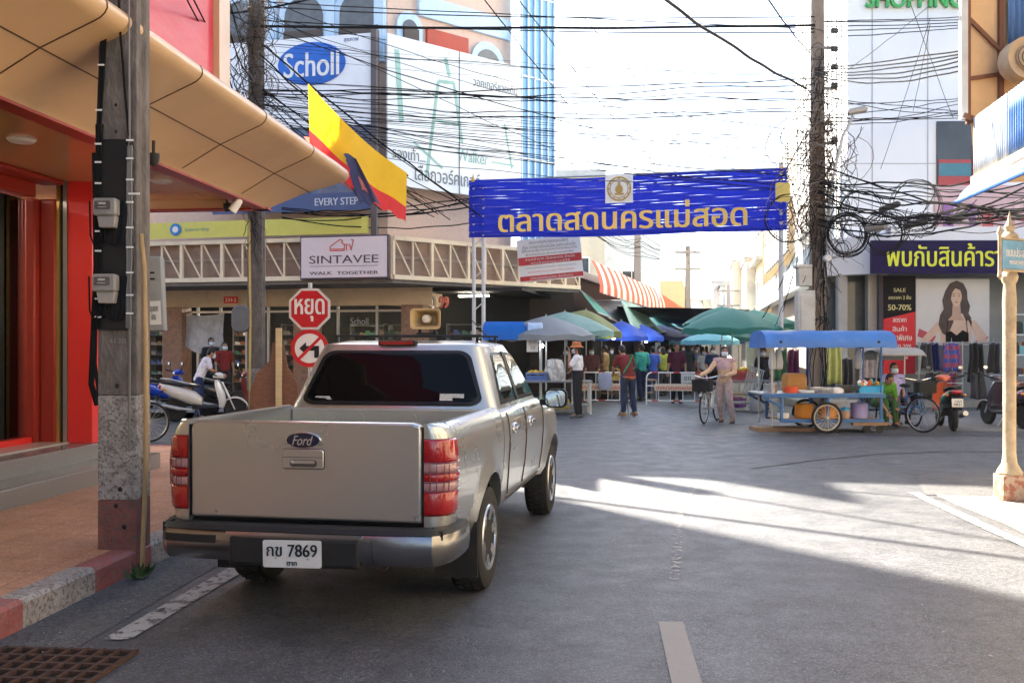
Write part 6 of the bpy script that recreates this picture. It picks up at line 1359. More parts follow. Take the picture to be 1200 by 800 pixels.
def scooter(label, loc, rz, body, panel, seat=(.02,.02,.02), accent=None, group=None, step=True, plate=True, lean=6):
    t = thing("motor_scooter", label, "scooter", loc, rz, group)
    mb_ = mat("scooter_%02d%02d%02d" % tuple(int(c*99) for c in body), body, .28, .0, var=.04, coat=.7); mp = mat("scooter_%02d%02d%02d" % tuple(int(c*99) for c in panel), panel, .28, .0, var=.04, coat=.7)
    r = .245
    for y, nm in ((.64,"front_wheel"),(-.62,"rear_wheel")):
        b = MB(); b.lathe([(.16,-.045),(.215,-.052),(.24,-.03),(.247,0),(.24,.03),(.215,.052),(.16,.045)],28,(0,y,r),'x'); w = b.build(nm, RUBBER, t)
        b = MB(); b.lathe([(.165,-.04),(.15,-.02),(.05,-.03),(.0,-.035)],20,(0,y,r),'x'); b.lathe([(.165,.04),(.15,.02),(.05,.03),(.0,.035)],20,(0,y,r),'x'); b.build("rim", ALLOY, w)
    def lo(sec, nm, m, n=12):
        b = MB(); rings = []
        for y, cz, hw, hh in sec:
            rings.append([(hw*math.copysign(abs(math.cos(a))**.7,math.cos(a)), y, cz+hh*math.copysign(abs(math.sin(a))**.8,math.sin(a))) for a in [2*math.pi*k/n for k in range(n)]])
        b.loft(rings); return b.build(nm, m, t, ang=50)
    lo([(-.95,.80,.04,.03),(-.88,.74,.10,.08),(-.70,.66,.165,.14),(-.45,.58,.185,.16),(-.20,.50,.17,.15),(-.05,.42,.13,.10)], "rear_body", mb_)
    lo([(-.90,.845,.05,.02),(-.78,.84,.11,.035),(-.50,.80,.135,.045),(-.28,.775,.125,.045),(-.08,.76,.07,.03)], "seat", mat("seat_vinyl_%02d" % int(seat[0]*99), seat, .5))
    lo([(-.25,.32,.15,.06),(.05,.30,.17,.05),(.30,.31,.16,.05),(.36,.35,.14,.06)], "floorboard", BLACK)
    b = MB(); b.loft([[(x, y0+.10*(abs(x)/.2)**2*-1, z) for x in (-w,-w*.7,-w*.3,0,w*.3,w*.7,w)] + [(x, y0-.05-.10*(abs(x)/.2)**2, z) for x in (w,w*.7,w*.3,0,-w*.3,-w*.7,-w)] for z, y0, w in ((.30,.42,.15),(.42,.46,.19),(.60,.43,.205),(.78,.36,.18),(.90,.30,.11))]); b.build("leg_shield", mp, t)
    b = MB(); b.loft([[(x, .64+.30*math.cos(R(a)), r+.29*math.sin(R(a))-.35*abs(x)) for x in (-.085,-.05,0,.05,.085)] for a in range(10,161,15)], closed=False, caps=False); fdr = b.build("front_fender", mb_, t); s_ = fdr.modifiers.new("thick",'SOLIDIFY'); s_.thickness = .008
    b = MB()
    for x in (-.07,.07): b.tube([(x,.64,r),(x*.8,.50,.55),(x*.4,.36,.85)],.018,8)
    b.build("fork", STEEL, t)
    lo([(.18,.97,.05,.04),(.25,.99,.13,.06),(.33,.99,.15,.07),(.40,.97,.10,.05)], "handlebar_cover", mp)
    b = MB(); b.tube([(-.34,.17,1.04),(-.22,.24,1.0),(0,.28,.99),(.22,.24,1.0),(.34,.17,1.04)],.014,8); b.tube([(-.36,.16,1.045),(-.25,.22,1.01)],.019,8); b.tube([(.36,.16,1.045),(.25,.22,1.01)],.019,8); b.build("handlebar", BLACK, t)
    b = MB(); b.ball((0,.405,.97),(.075,.035,.06)); b.build("headlight", CLRL, t)
    for s in (1,-1):
        b = MB(); b.tube([(s*.24,.24,1.02),(s*.28,.24,1.15)],.007,6); b.ball((s*.30,.24,1.20),(.055,.018,.045)); b.build("mirror", BLACK, t)
        b = MB(); b.prism(ell(s*.30,1.20,.045,.035,16),.216,.222); b.build("mirror_glass", mat("mirror_glass", (.35,.38,.42), .03, 1., var=0), t)
        b = MB(); b.ball((s*.16,-.84,.70),(.035,.05,.03)); b.build("indicator", mat("amber_lens", (.6,.2,.02), .15, coat=1), t)
    b = MB(); b.ball((0,-.925,.76),(.11,.05,.05)); b.build("tail_light", REDL, t)
    if plate:
        b = MB(T(0,-.99,.56) @ Matrix.Rotation(R(-14),4,'X')); b.prism(rrect(.20,.16,.01,2),-.004,.004); p_ = b.build("number_plate", mat("plate_white", (.62,.62,.60), .4), t)
        text("plate_lettering", "1กก\n4821", .15, .11, T(0,-.997,.56) @ Matrix.Rotation(R(-14),4,'X'), PI_, p_)
    b = MB(); b.loft([[(x, y, z) for x in (-.08,.08)] for y, z in ((-.86,.68),(-.96,.58),(-1.0,.42))], closed=False, caps=False); s_ = b.build("rear_mudguard", BLACK, t); s_.modifiers.new("thick",'SOLIDIFY').thickness = .01
    b = MB(); b.tube([(.14,-.25,.26),(.16,-.5,.28),(.17,-.86,.36)],[.02,.045,.05],10); b.build("exhaust", STEEL, t)
    b = MB(); b.tube([(-.10,-.15,.25),(-.24,-.12,.02)],.012,6); b.build("side_stand", STEEL, t)
    b = MB(); b.tube([(-.10,-.35,.82),(-.13,-.75,.92),(0,-.92,.93),(.13,-.75,.92),(.10,-.35,.82)],.012,6); b.build("grab_rail", STEEL, t)
    if accent:
        ma = mat("scooter_%02d%02d%02d" % tuple(int(c*99) for c in accent), accent, .3, coat=.6)
        for s in (1,-1): b = MB(); b.loft([[(s*(w+.004), y, z0),(s*(w+.004), y, z1)] for y, w, z0, z1 in ((-.82,.125,.68,.76),(-.60,.178,.58,.70),(-.35,.186,.50,.62),(-.10,.15,.42,.50))], closed=False, caps=False); o = b.build("side_stripe", ma, t); o.modifiers.new("thick",'SOLIDIFY').thickness = .006
    return t
GRP = "scooters parked by the mall"
scooter("red, black and green scooter parked tail outwards beside the trishaw", Vector((8.62,19.3,0)), R(-13), (.025,.025,.03), (.50,.09,.03), accent=(.02,.20,.09), group=GRP)
scooter("dark purple scooter parked between the red scooter and the cream post", Vector((10.0,19.7,0)), R(4), (.03,.02,.035), (.05,.04,.06), accent=(.15,.05,.10), group=GRP)
scooter("scooter mostly hidden behind the cream post at the mall front", Vector((10.75,19.5,0)), R(-10), (.10,.02,.02), (.03,.03,.035), group=GRP)
GRP = "scooters by the shoe shop"
scooter("cream white scooter with the man in a white shirt beside it", Vector((*gx(240,21.2),0)), R(-80), (.62,.58,.52), (.64,.61,.56), group=GRP, plate=False)
scooter("blue scooter parked behind the cream white one", Vector((*gx(196,24.0),0)), R(-40), (.01,.05,.42), (.01,.06,.48), group=GRP, plate=False)
scooter("black scooter parked beyond the red column of the gold shop", Vector((*gx(104,19.5),0)), R(-75), (.02,.02,.022), (.06,.06,.065), group=GRP, plate=False)
scooter("dark scooter standing against the shoe shop pole with a white box", Vector((*gx(275,22.4),0)), R(-50), (.025,.025,.03), (.30,.04,.03), group=GRP, plate=False)

# trishaw: bicycle front, two-seat cabin behind with a dark hood
BLU = mat("cart_blue", (.05,.15,.33), .5, var=.15, dirt=.35)
tc = thing("trishaw", "pedal trishaw with a rounded black hood, front wheel towards the road", "trishaw", Vector(((1073-600)/F*18.6, 18.6, 0)), R(182))
fw_ = cyc_wheel(tc, (0,.30,.345), .325); fw_.matrix_basis = T(0,.30,0) @ RZ(R(38)) @ T(0,-.30,0)
for x in (-.46,.46): cyc_wheel(tc, (x,-1.05,.345), .325)
b = MB()
for p, q, rr in (((0,.20,.72),(0,-.25,.32),.02),((0,-.25,.32),(0,-.45,.82),.018),((0,.18,.78),(0,-.43,.62),.016),((0,-.25,.32),(0,-1.05,.345),.02),((-.46,-1.05,.345),(.46,-1.05,.345),.02),((-.40,-.72,.42),(.40,-.72,.42),.02),((-.40,-.72,.42),(-.40,-1.4,.42),.02),((.40,-.72,.42),(.40,-1.4,.42),.02)): b.tube([p,q],rr,8)
b.tube([(0,.16,.95),(0,.22,.70),(.04,.28,.5),(.045,.30,.345)],.015,8); b.tube([(-.045,.30,.345),(-.04,.28,.5),(0,.22,.70)],.013,8); b.build("frame", BLU, tc)
b = MB(); b.tube([(-.30,-.05,1.02),(-.25,.08,1.02),(0,.16,.97),(.25,.08,1.02),(.30,-.05,1.02)],.013,8); b.build("handlebar", CHROME, tc)
b = MB(); b.ball((0,-.46,.86),(.10,.15,.04)); b.build("saddle", BLACK, tc)
b = MB(); 
for k in range(6): z = .76+.045*k; e = .16+.004*k; b.tube([(-e,.28,z),(e,.28,z),(e,.52,z),(-e,.52,z)],.006,5,closed=True)
for i in range(7):
    for y in (.28,.52): b.bar((-.16+.053*i,y,.76),(-.17+.057*i,y,.99),.006)
b.bx(-.155,.155,.285,.515,.765,.96); b.build("basket", BLACK, tc)
b = MB(); b.bx(-.42,.42,-1.45,-.80,.44,.50); b.bx(-.42,.42,-1.50,-1.44,.44,.98); b.bx(-.45,-.41,-1.45,-.85,.44,.70); b.bx(.41,.45,-1.45,-.85,.44,.70); b.bx(-.40,.40,-.80,-.50,.28,.31); b.build("seat", mat("seat_dark", (.03,.02,.02), .5), tc, bev=.015)
b = MB(); b.loft([[(-.46,y,z),(-.42,y,z+.05),(.42,y,z+.05),(.46,y,z),(.42,y,z+.02),(-.42,y,z+.02)] for y, z in ((-1.52,1.32),(-1.45,1.46),(-1.2,1.54),(-.9,1.55),(-.62,1.50),(-.50,1.42))]); b.build("hood", mat("hood_grey", (.26,.26,.25), .5, dirt=.3), tc)
for x in (-.43,.43):
    b = MB(); b.tube([(x,-1.46,.9),(x,-1.44,1.45)],.014,6); b.build("hood_post", STEEL, tc)
    b = MB(); b.tube([(x,-.85,.68),(x,-.70,1.50)],.014,6); b.build("hood_post", STEEL, tc)

# food cart
fc = thing("food_cart", "blue roofed food cart with bicycle wheels and an open steel counter", "food cart", Vector(((963-600)/F*18.6, 18.75, 0)), R(1))
b = MB(); q = [(-.62,1.60),(-.62,1.66),(-.52,1.83),(-.30,1.91),(0,1.93),(.30,1.91),(.52,1.83),(.62,1.66),(.62,1.60)]
def hx_(x, i): return 1.0
rg = []
for k in range(25):
    x = -1.20+2.46*k/24; rg.append([(x, y*1.0, z+(.009*math.sin(k*1.7+y*5) if z < 1.7 else .005*math.sin(k*.9)*(1 if abs(y) < .4 else .4))) for y, z in q])
b.loft(rg, closed=False, caps=False); b.add(rg[0], [tuple(range(9))]); b.add(rg[-1], [tuple(range(9))])
o = b.build("roof_cover", mat("cart_tarp_blue", (.07,.22,.60), .42, var=.14, scale=2.5, dirt=.45, dcol=(.30,.42,.62), trans=.3, bump=.5, bscale=6), fc, ang=60)
b = MB()
for x in (-.92,.92): b.ball((x,-.60,1.70),(.03,.012,.035),8,6)
b.build("knot", BLACK, fc)
for x in (-1.05,1.02):
    for y in (-.45,.45): b = MB(); b.tube([(x,y,.12),(x,y,1.75)],.017,8); b.build("post", STEEL if x < 0 else BLU, fc)
b = MB(); b.bx(-1.25,1.06,-.52,.52,.70,.745); b.build("counter", mat("cart_steel", (.45,.46,.47), .35, .7, var=.2, dirt=.3), fc, bev=.008)
b = MB(); b.bx(-1.26,1.07,-.54,-.521,.66,.74); b.bx(-1.26,1.07,.521,.54,.66,.74)
for x in (-.88,.0,1.0):
    for y in (-.50,.50): b.bar((x,y,.24),(x,y,.67),.05)
b.bx(-.90,1.05,-.53,-.47,.20,.26); b.bx(-.90,1.05,.47,.53,.20,.26); b.bar((-1.25,-.5,.68),(-.88,-.5,.50),.045); b.bar((-1.25,.5,.68),(-.88,.5,.50),.045); b.build("frame", BLU, fc, bev=.006)
b = MB(); b.bx(-.88,1.05,-.46,.46,.235,.255); b.bx(.45,1.1,-.55,-.45,.14,.20); b.build("lower_deck", TWD, fc)
for y in (-.62,.62): cyc_wheel(fc, (-.06,y,.30) if False else (0,0,0), .01) if False else None
for y in (-.60,.60):
    w_ = MB(); w_.tube([(-.06+.27*math.cos(2*math.pi*k/32), y, .295+.27*math.sin(2*math.pi*k/32)) for k in range(32)], .025, 8, closed=True); wo = w_.build("wheel", RUBBER, fc)
    b = MB(); b.tube([(-.06+.235*math.cos(2*math.pi*k/32), y, .295+.235*math.sin(2*math.pi*k/32)) for k in range(32)], .014, 6, closed=True)
    for k in range(18): a = 2*math.pi*k/18; b.bar((-.06,y+(.02 if k%2 else -.02),.295),(-.06+.23*math.cos(a),y,.295+.23*math.sin(a)),.006)
    b.tube([(-.06,y-.05,.295),(-.06,y+.05,.295)],.03,8); b.build("rim", mat("rim_pale", (.55,.48,.36), .5, .3), wo)
for x in (.72,.98): b = MB(); b.lathe([(.0,-.02),(.07,-.02),(.075,0),(.07,.02),(0,.02)],16,(x,-.5,.075),'y'); b.build("castor", BLACK, fc)
FCM = fc.matrix_basis
def on_cart(name, label, cat, x, y, z, build, group=None):
    t = thing(name, label, cat, FCM @ Vector((x,y,z)), R(1), group); build(t); return t
def pot(m, r, h, lid=False, rimk=1.04):
    def f_(t):
        b = MB(); b.lathe([(r*.85,0),(r*.95,.01),(r,h*.3),(r,h*.95),(r*rimk,h),(r*.97,h),(r*.93,h*.3),(0,h*.25)],22); b.build("bowl" if not lid else "body", m, t)
        if lid: b = MB(); b.lathe([(r*1.05,h+.002),(r*.9,h+.03),(.03,h+.05),(.02,h+.08),(0,h+.085)],20); b.build("lid", lid, t)
    return f_
ALP = mat("pot_aluminium", (.55,.55,.54), .3, .8, var=.1, dirt=.3); WOK = mat("wok_dark", (.16,.15,.14), .5, .4, dirt=.4)
ORB, LIL, SKYB = mat("bucket_orange", (.68,.26,.03), .45, var=.06), mat("bucket_lilac", (.42,.38,.66), .45, var=.06, trans=.15), mat("tub_blue", (.06,.38,.66), .45, var=.06)
on_cart("steel_pot", "tall dull steel pot at the open end of the food cart counter", "pot", -1.02,-.25,.746, pot(ALP,.13,.17))
on_cart("wire_basket", "red wire basket on the food cart counter", "basket", -.66,-.36,.746, pot(mat("basket_red", (.66,.09,.03), .5),.13,.12))
on_cart("steel_tray", "flat white tray between the red basket and the steel pan", "tray", -.38,-.36,.746, pot(WHITE,.16,.05))
on_cart("steel_pan", "wide shiny steel pan with cooked food in the middle of the cart", "pan", -.05,-.30,.746, pot(ALP,.22,.10))
on_cart("wok", "dark grey wok bowl beside the blue tub on the cart", "wok", .46,-.28,.746, lambda t: (lambda b: (b.lathe([(.06,0),(.17,.05),(.245,.13),(.25,.135),(.235,.13),(.16,.06),(0,.02)],24), b.build("bowl", WOK, t)))(MB()))
def tubf(t):
    b = MB(); b.loft([[(sx*k, sy*k*.7, z) for sx, sy in rrect(.52,.40,.06,3)] for z, k in ((0,.9),(.13,1.0),(.135,1.05),(.13,1.0),(.02,.9))]); b.build("tub", SKYB, t)
    b = MB(); r_ = random.Random(4)
    for k in range(26): b.cur = k % 4; a = (r_.uniform(-.2,.2), r_.uniform(-.1,.1)); b.ball((*a,.13+r_.uniform(0,.06)),(r_.uniform(.03,.05),.03,r_.uniform(.03,.08)),7,5)
    o = b.build("packets", [WHITE, ORB, PROD[1], mat("packet_teal",(.1,.4,.4),.4)], t); o["kind"] = "stuff"
on_cart("plastic_tub", "sky blue tub full of small packets at the trishaw end of the cart", "tub", .86,-.25,.746, tubf)
def boxf(t):
    b = MB(); b.loft([[(x*k, y*k, z) for x, y in rrect(.42,.34,.05,4)] for z, k in ((0,.96),(.02,1),(.26,1.0),(.32,.93))]); b.build("box", mat("box_ochre", (.42,.20,.05), .6, var=.2, dirt=.2), t, bev=.01)
    b = MB(); b.loft([[(x*k, y*k, z) for x, y in rrect(.40,.32,.05,4)] for z, k in ((.322,.95),(.35,.92),(.355,.85))]); b.build("lid", mat("box_ochre", (.42,.20,.05), .6), t)
on_cart("ochre_box", "ochre brown insulated box standing at the back of the cart counter", "box", -.42,.22,.746, boxf)
on_cart("white_bundle", "white plastic bundle beside the wok", "bag", .22,-.36,.746, lambda t: (lambda b: (b.loft([[(.13*s*math.cos(a)+.012*math.sin(5*a), .09*s*math.sin(a), z) for a in [2*math.pi*k/16 for k in range(16)]] for z, s in ((0,.9),(.05,1.05),(.09,.8),(.11,.3))]), b.build("bag", WHITE, t)))(MB()))
for i, (x, lb) in enumerate(((-.34,"orange bucket under the cart counter at the wheel's far side"),(.14,"orange bucket under the cart just past the wheel"))): on_cart("bucket", lb, "bucket", x,-.12,.256, pot(ORB,.17,.27), "orange buckets under the food cart")
on_cart("bucket", "lilac lidded bucket under the cart next to the small jar", "bucket", .70,-.20,.256, pot(LIL,.16,.26,LIL))
on_cart("food_jar", "small food jar with a blue lid under the cart", "jar", .40,-.28,.256, pot(mat("jar_food", (.5,.32,.2), .3),.085,.15,SKYB))
on_cart("bowl_stack", "small white bowls on the cart's lower deck", "bowl", -.76,-.2,.256, pot(WHITE,.11,.10))
def bagf(t):
    b = MB(); b.loft([[(.075*s*math.cos(a)+.008*math.sin(4*a), .05*s*math.sin(a), z) for a in [2*math.pi*k/14 for k in range(14)]] for z, s in ((-.42,.3),(-.40,.9),(-.28,1.1),(-.12,.7),(0,.15))]); b.build("bag", mat("bag_clear", (.55,.54,.50), .4, trans=.3), t)
for x, lb in ((-1.0,"pale plastic bag hanging from the cart roof beside the post"),(-.88,"second pale plastic bag hanging inside the cart's open end")): on_cart("hanging_bag", lb, "bag", x,-.35,1.60, bagf, "bags hanging in the food cart")
on_cart("hanging_bag", "bunch of clear bags with red snacks hanging over the blue tub", "bag", .80,.1,1.60, lambda t: (bagf(t), ))
on_cart("stone_base", "low brown wooden pallet lying beneath the food cart", "pallet", -.75,.1,.0, lambda t: (lambda b: (b.bx(-.5,.6,-.3,.3,.0,.07), b.build("boards", TWD, t)))(MB()))

# clothes and racks in front of the mall
def garment(label, x, y, z0, z1, w, m, part="cloth", name="hanging_garment", seed=0, grp=None):
    t = thing(name, label, "garment", (x, y, z0), 0, grp); b = MB()
    b.grid(lambda u, v: (x+(u-.5)*w*(.75+.25*v), y+.05*math.sin(u*14+seed)+.03*math.sin(v*5+seed), z1+(z0-z1)*v+.02*math.sin(u*9+seed)), 16, 8); o = b.build(part, m, t, world=True); o.modifiers.new("thick",'SOLIDIFY').thickness = .03
    b = MB(); b.tube([(x-w*.36,y,z1-.03),(x,y,z1+.05),(x+w*.36,y,z1-.03)],.008,6); b.tube([(x,y,z1+.05),(x,y,z1+.14)],.006,6); b.build("hanger", STEEL, t, world=True); return t
def gar(px0, px1, py0, py1, Y, m, label, seed): garment(label, ((px0+px1)/2-600)/F*Y, Y, max(.25,H-(py1-YH)/F*Y), H-(py0-YH)/F*Y, (px1-px0)/F*Y, m, seed=seed)
NAVY, LIME, DGY, PLM = mat("cloth_navy", (.015,.02,.10), .8, var=.2), mat("cloth_lime", (.42,.45,.16), .8, var=.2), mat("cloth_dark_grey", (.05,.05,.055), .8, var=.3), mat("cloth_plum", (.20,.05,.10), .8, var=.3)
gar(944,961,398,452,22.6,NAVY,"navy garment hanging behind the ochre box of the food cart",1); gar(966,986,392,450,22.4,LIME,"pale lime garment hanging from the pole over the food cart",2)
gar(984,999,420,462,22.8,DGY,"dark grey striped garment hanging beside the lime one",3); gar(1006,1024,408,452,23.5,mat("cloth_pale_print", (.40,.34,.33), .8, var=.5, scale=9),"pale printed blouse hanging behind the blue tub of the cart",4)
for i, (px, lb) in enumerate(((930,"pink shirt hanging at the dark end of the cart under the pole cabinet"),(916,"green cloth hanging near the gantry post behind the cart"))): gar(px-8,px+8,410,446,23.2,(PLM, mat("cloth_green", (.06,.16,.06), .8))[i],lb,5+i)
rk = thing("clothes_rack", "grey steel clothes rails in two tiers before the fashion poster", "rack", (11.6, 25.0, .2))
b = MB()
xs_ = [(1077-600)/F*25, (1128-600)/F*25, (1175-600)/F*25]
for x in xs_: b.tube([(x,25.0,.2),(x,25.0,1.75)],.02,8)
for z in (.98,1.72): b.tube([(xs_[0]-.05,25.0,z),(xs_[2]+.1,25.0,z)],.016,8)
b.bx(xs_[0],xs_[2],25.2,25.24,.9,.95); b.build("rails", STEEL, rk, world=True)
GRP = "garments on the mall clothes rails"
PRT = mat("cloth_blue_red_print", (.05,.09,.32), .8, var=.3); 
nn_, ll_ = PRT.node_tree.nodes, PRT.node_tree.links; ck = nn_.new("ShaderNodeTexChecker"); ck.inputs["Scale"].default_value = 9; ck.inputs["Color1"].default_value = (.05,.09,.34,1); ck.inputs["Color2"].default_value = (.34,.08,.12,1); tcx = nn_.new("ShaderNodeTexCoord"); ll_.new(tcx.outputs["Object"], ck.inputs["Vector"]); ll_.new(ck.outputs[0], nn_["Principled BSDF"].inputs["Base Color"])
for i, (px, w, z0, z1, m, lb) in enumerate(((1087,.34,1.05,1.70,DGY,"black shorts on the upper rail above the red hem"),(1097,.20,1.0,1.70,NAVY,"navy shorts on the upper rail next to the printed ones"),(1115,.50,.98,1.70,PRT,"blue and red printed shorts in the middle of the upper rail"),(1143,.40,.72,1.70,BLACK,"long black trousers hanging from the upper rail"),(1164,.34,.95,1.70,DGY,"dark shorts at the post end of the upper rail"),(1093,.46,.28,.94,BLACK,"black trousers on the lower rail behind the scooter mirror"),(1116,.34,.35,.94,PLM,"plum skirt on the lower rail behind the red scooter"),(1147,.44,.28,.94,DGY,"grey pleated skirt on the lower rail beside the dark scooter"))):
    garment(lb, (px-600)/F*24.9, 24.9, z0, z1, w, m, seed=i, grp=GRP)
sh_ = thing("shoe_display", "shelf of small dark goods and orange boxes beyond the cream post", "shelf", ((1197-600)/F*24, 24, .2))
b = MB(); x0_ = (1187-600)/F*24
for z in (.4,.9,1.4,1.9,2.4): b.bx(x0_,x0_+1.6,24.0,24.4,z,z+.03)
b.bx(x0_-.03,x0_,24,24.4,.2,2.7); b.build("shelf_frame", STEEL, sh_, world=True)
b = MB(); r_ = random.Random(8)
for z in (.43,.93,1.43,1.93):
    x = x0_+.03
    while x < x0_+1.5: w = r_.uniform(.1,.22); h = r_.uniform(.15,.34); b.cur = r_.randrange(4); b.prism([(x,z),(x+w,z),(x+w,z+h*.8),(x+w*.8,z+h),(x,z+h)],24.0,24.25); x += w+.02
o = b.build("goods", [BLACK, mat("goods_orange", (.62,.17,.03), .5), mat("goods_teal", (.12,.30,.34), .5), DGY], sh_, world=True); o["kind"] = "stuff"
# ================================================================ PEOPLE
def remesh(b, name, mats, parent, vox, smooth=3):
    me = b.mesh(name, mats); o = D.objects.new(name, me); COL.objects.link(o)
    m = o.modifiers.new("r", 'REMESH'); m.mode = 'VOXEL'; m.voxel_size = vox; m.use_smooth_shade = True
    s = o.modifiers.new("s", 'SMOOTH'); s.factor = .5; s.iterations = smooth
    ne = eval_mesh(o, name); o.modifiers.clear(); o.data = ne; D.meshes.remove(me); ne.name = name
    if not ne.materials: 
        for q in (mats if isinstance(mats,(list,tuple)) else [mats]): ne.materials.append(q)
    for p in ne.polygons: p.use_smooth = True; p.material_index = 0
    o.parent = parent; return o
def limb(b, pts, rad, n=10):
    P_ = [Vector(p) for p in pts]
    for i in range(len(P_)-1):
        b.tube([P_[i].lerp(P_[i+1], k/4) for k in range(5)], [rad[i]+(rad[i+1]-rad[i])*k/4+(.006*math.sin(math.pi*k/4)) for k in range(5)], n)
    for p, r in zip(P_, rad): b.ball(p, r, n, 7)
def hand(b, wr, d, s, sgn=1):
    """palm and five bent fingers, pointing along d"""
    d = Vector(d).normalized(); side_ = d.cross(Vector((0,1,0))); side_ = side_.normalized() if side_.length > .1 else Vector((1,0,0)); nrm = side_.cross(d)
    c = Vector(wr)+d*.045*s
    b.loft([[Vector(wr)+d*.085*s*f_+side_*(w*math.cos(a))*s+nrm*(.014*math.sin(a))*s for a in [k*.785 for k in range(8)]] for f_, w in ((-.1,.024),(.3,.036),(.8,.042),(1.05,.038))])
    for k in range(4):
        o = Vector(wr)+d*.085*s+side_*(-.03+.02*k)*s; l = (.062,.072,.068,.052)[k]*s
        b.tube([o, o+d*l*.45+nrm*.006*s, o+d*l*.8+nrm*.022*s, o+d*l*.95+nrm*.036*s], [.0095*s,.009*s,.008*s,.006*s], 6)
    o = Vector(wr)+d*.02*s+side_*(-.034)*s*sgn; b.tube([o, o+d*.035*s-side_*.025*s*sgn+nrm*.01*s, o+d*.062*s-side_*.022*s*sgn+nrm*.022*s], [.012*s,.011*s,.008*s], 6)
HAIRB = mat("hair_black", (.012,.010,.009), .5, var=.3, scale=30); MASKM = mat("face_mask", (.55,.62,.66), .7, var=.05); EYE = mat("eye_dark", (.015,.012,.01), .3, var=0); LIPM = mat("lip", (.30,.11,.09), .5, var=0)
_cm = {}
def cloth(c): 
    k = "cloth_%02d%02d%02d" % tuple(int(q*99) for q in c); return mat(k, c, .85, var=.30, scale=14, bump=.5, bscale=16)
def person(label, loc, rz, top, bottom, h=1.66, sleeve="short", shoes=(.03,.03,.03), hair=True, hat=None, mask=None, J=None, lean=0, twist=0, look=(0,0), long_hair=False, vest=None, shorts=False, skin=None, w=1.0, vox=.019, group=None, bag=None, seat=0):
    t = thing("person", label, "person", loc, rz, group); s = h/1.70
    Lm = Matrix.Rotation(R(-lean),4,'X') @ Matrix.Rotation(R(twist),4,'Z'); pv = Vector((0,0,.93))
    up = lambda p: pv + Lm @ (Vector(p)-pv)
    j = {"neck": up((0,-.01,1.43)), "head": up((0,.025,1.575)), "chest": up((0,0,1.26)), "waist": up((0,0,1.06)), "Ls": up((-.175*w,-.01,1.385)), "Rs": up((.175*w,-.01,1.385)),
         "Le": up((-.235*w,-.03,1.11)), "Re": up((.235*w,-.03,1.11)), "Lw": up((-.245*w,.06,.87)), "Rw": up((.245*w,.06,.87)),
         "Lh": Vector((-.09*w,0,.90)), "Rh": Vector((.09*w,0,.90)), "Lk": Vector((-.10*w,.02,.49)), "Rk": Vector((.10*w,.02,.49)), "La": Vector((-.105*w,-.02,.085)), "Ra": Vector((.105*w,-.02,.085))}
    for k, v in (J or {}).items(): j[k] = Vector(v)
    for k in j: j[k] = j[k]*s
    j = {k: v - Vector((0,0,seat)) for k, v in j.items()}; pvs = pv*s - Vector((0,0,seat))
    sk = skin or SKIN
    b = MB()
    def torso(b, g):
        ax = [(pvs+Vector((0,0,-.02)), .150, .105), (pvs.lerp(j["waist"],.6), .138, .098), (j["waist"], .130, .094), (j["waist"].lerp(j["chest"],.6), .146, .104), (j["chest"], .156, .108), (j["chest"].lerp(j["neck"],.55), .135, .088)]
        for (c, a, d), (c2, a2, d2) in zip(ax, ax[1:]):
            for k in range(4):
                f_ = k/4; rot = b.M; b.ball(c.lerp(c2,f_), ((a+(a2-a)*f_)*s*w+g, (d+(d2-d)*f_)*s*w+g, .07*s+g), 14, 8)
        limb(b, [j["Ls"], j["chest"].lerp(j["neck"],.7), j["Rs"]], [.058*s+g,.062*s+g,.058*s+g])
    torso(b, 0); limb(b, [j["chest"].lerp(j["neck"],.6), j["neck"], j["head"]], [.06*s,.052*s,.05*s])
    hc = j["head"]; HR = Matrix.Rotation(R(look[0]),4,'Z') @ Matrix.Rotation(R(look[1]),4,'X'); HM = T(hc) @ HR
    b.M = HM; b.ball((0,0,.015*s),(.074*s,.092*s,.110*s),16,12); b.ball((0,.025*s,-.055*s),(.055*s,.066*s,.062*s),12,8); b.ball((0,.098*s,-.015*s),(.014*s,.018*s,.024*s),8,6)
    for x in (-1,1): b.ball((x*.076*s,-.005*s,-.005*s),(.012*s,.02*s,.032*s),8,6)
    b.M = Matrix.Identity(4)
    for k in "LR":
        limb(b, [j[k+"s"], j[k+"e"], j[k+"w"]], [.047*s,.038*s,.027*s]); limb(b, [j[k+"h"], j[k+"k"], j[k+"a"]], [.082*s,.055*s,.038*s])
        limb(b, [j[k+"a"], j[k+"a"]+Vector((0,.12,-.045))*s], [.036*s,.032*s])
    body = remesh(b, "body", [sk, EYE, LIPM], t, vox*.75)
    # hands and face details joined into the same body mesh
    b = MB()
    for k, sg in (("L",1),("R",-1)): hand(b, j[k+"w"], j[k+"w"]-j[k+"e"]*1.0 if (j[k+"w"]-j[k+"e"]).length > .01 else (0,0,-1), s, sg)
    b.M = HM; b.cur = 1
    for x in (-1,1): b.ball((x*.030*s,.086*s,.012*s),(.013*s,.008*s,.007*s),8,6); b.bar((x*.048*s,.088*s,.034*s),(x*.014*s,.094*s,.036*s),.007*s,.005*s)
    b.cur = 2; b.ball((0,.090*s,-.058*s),(.024*s,.008*s,.007*s),8,6)
    me = b.mesh("extra", [sk, EYE, LIPM]); bm = bmesh.new(); bm.from_mesh(body.data); bm.from_mesh(me); bm.to_mesh(body.data); bm.free(); D.meshes.remove(me)
    while len(body.data.materials) < 3: body.data.materials.append((sk,EYE,LIPM)[len(body.data.materials)])
    # clothes
    b = MB(); torso(b, .016)
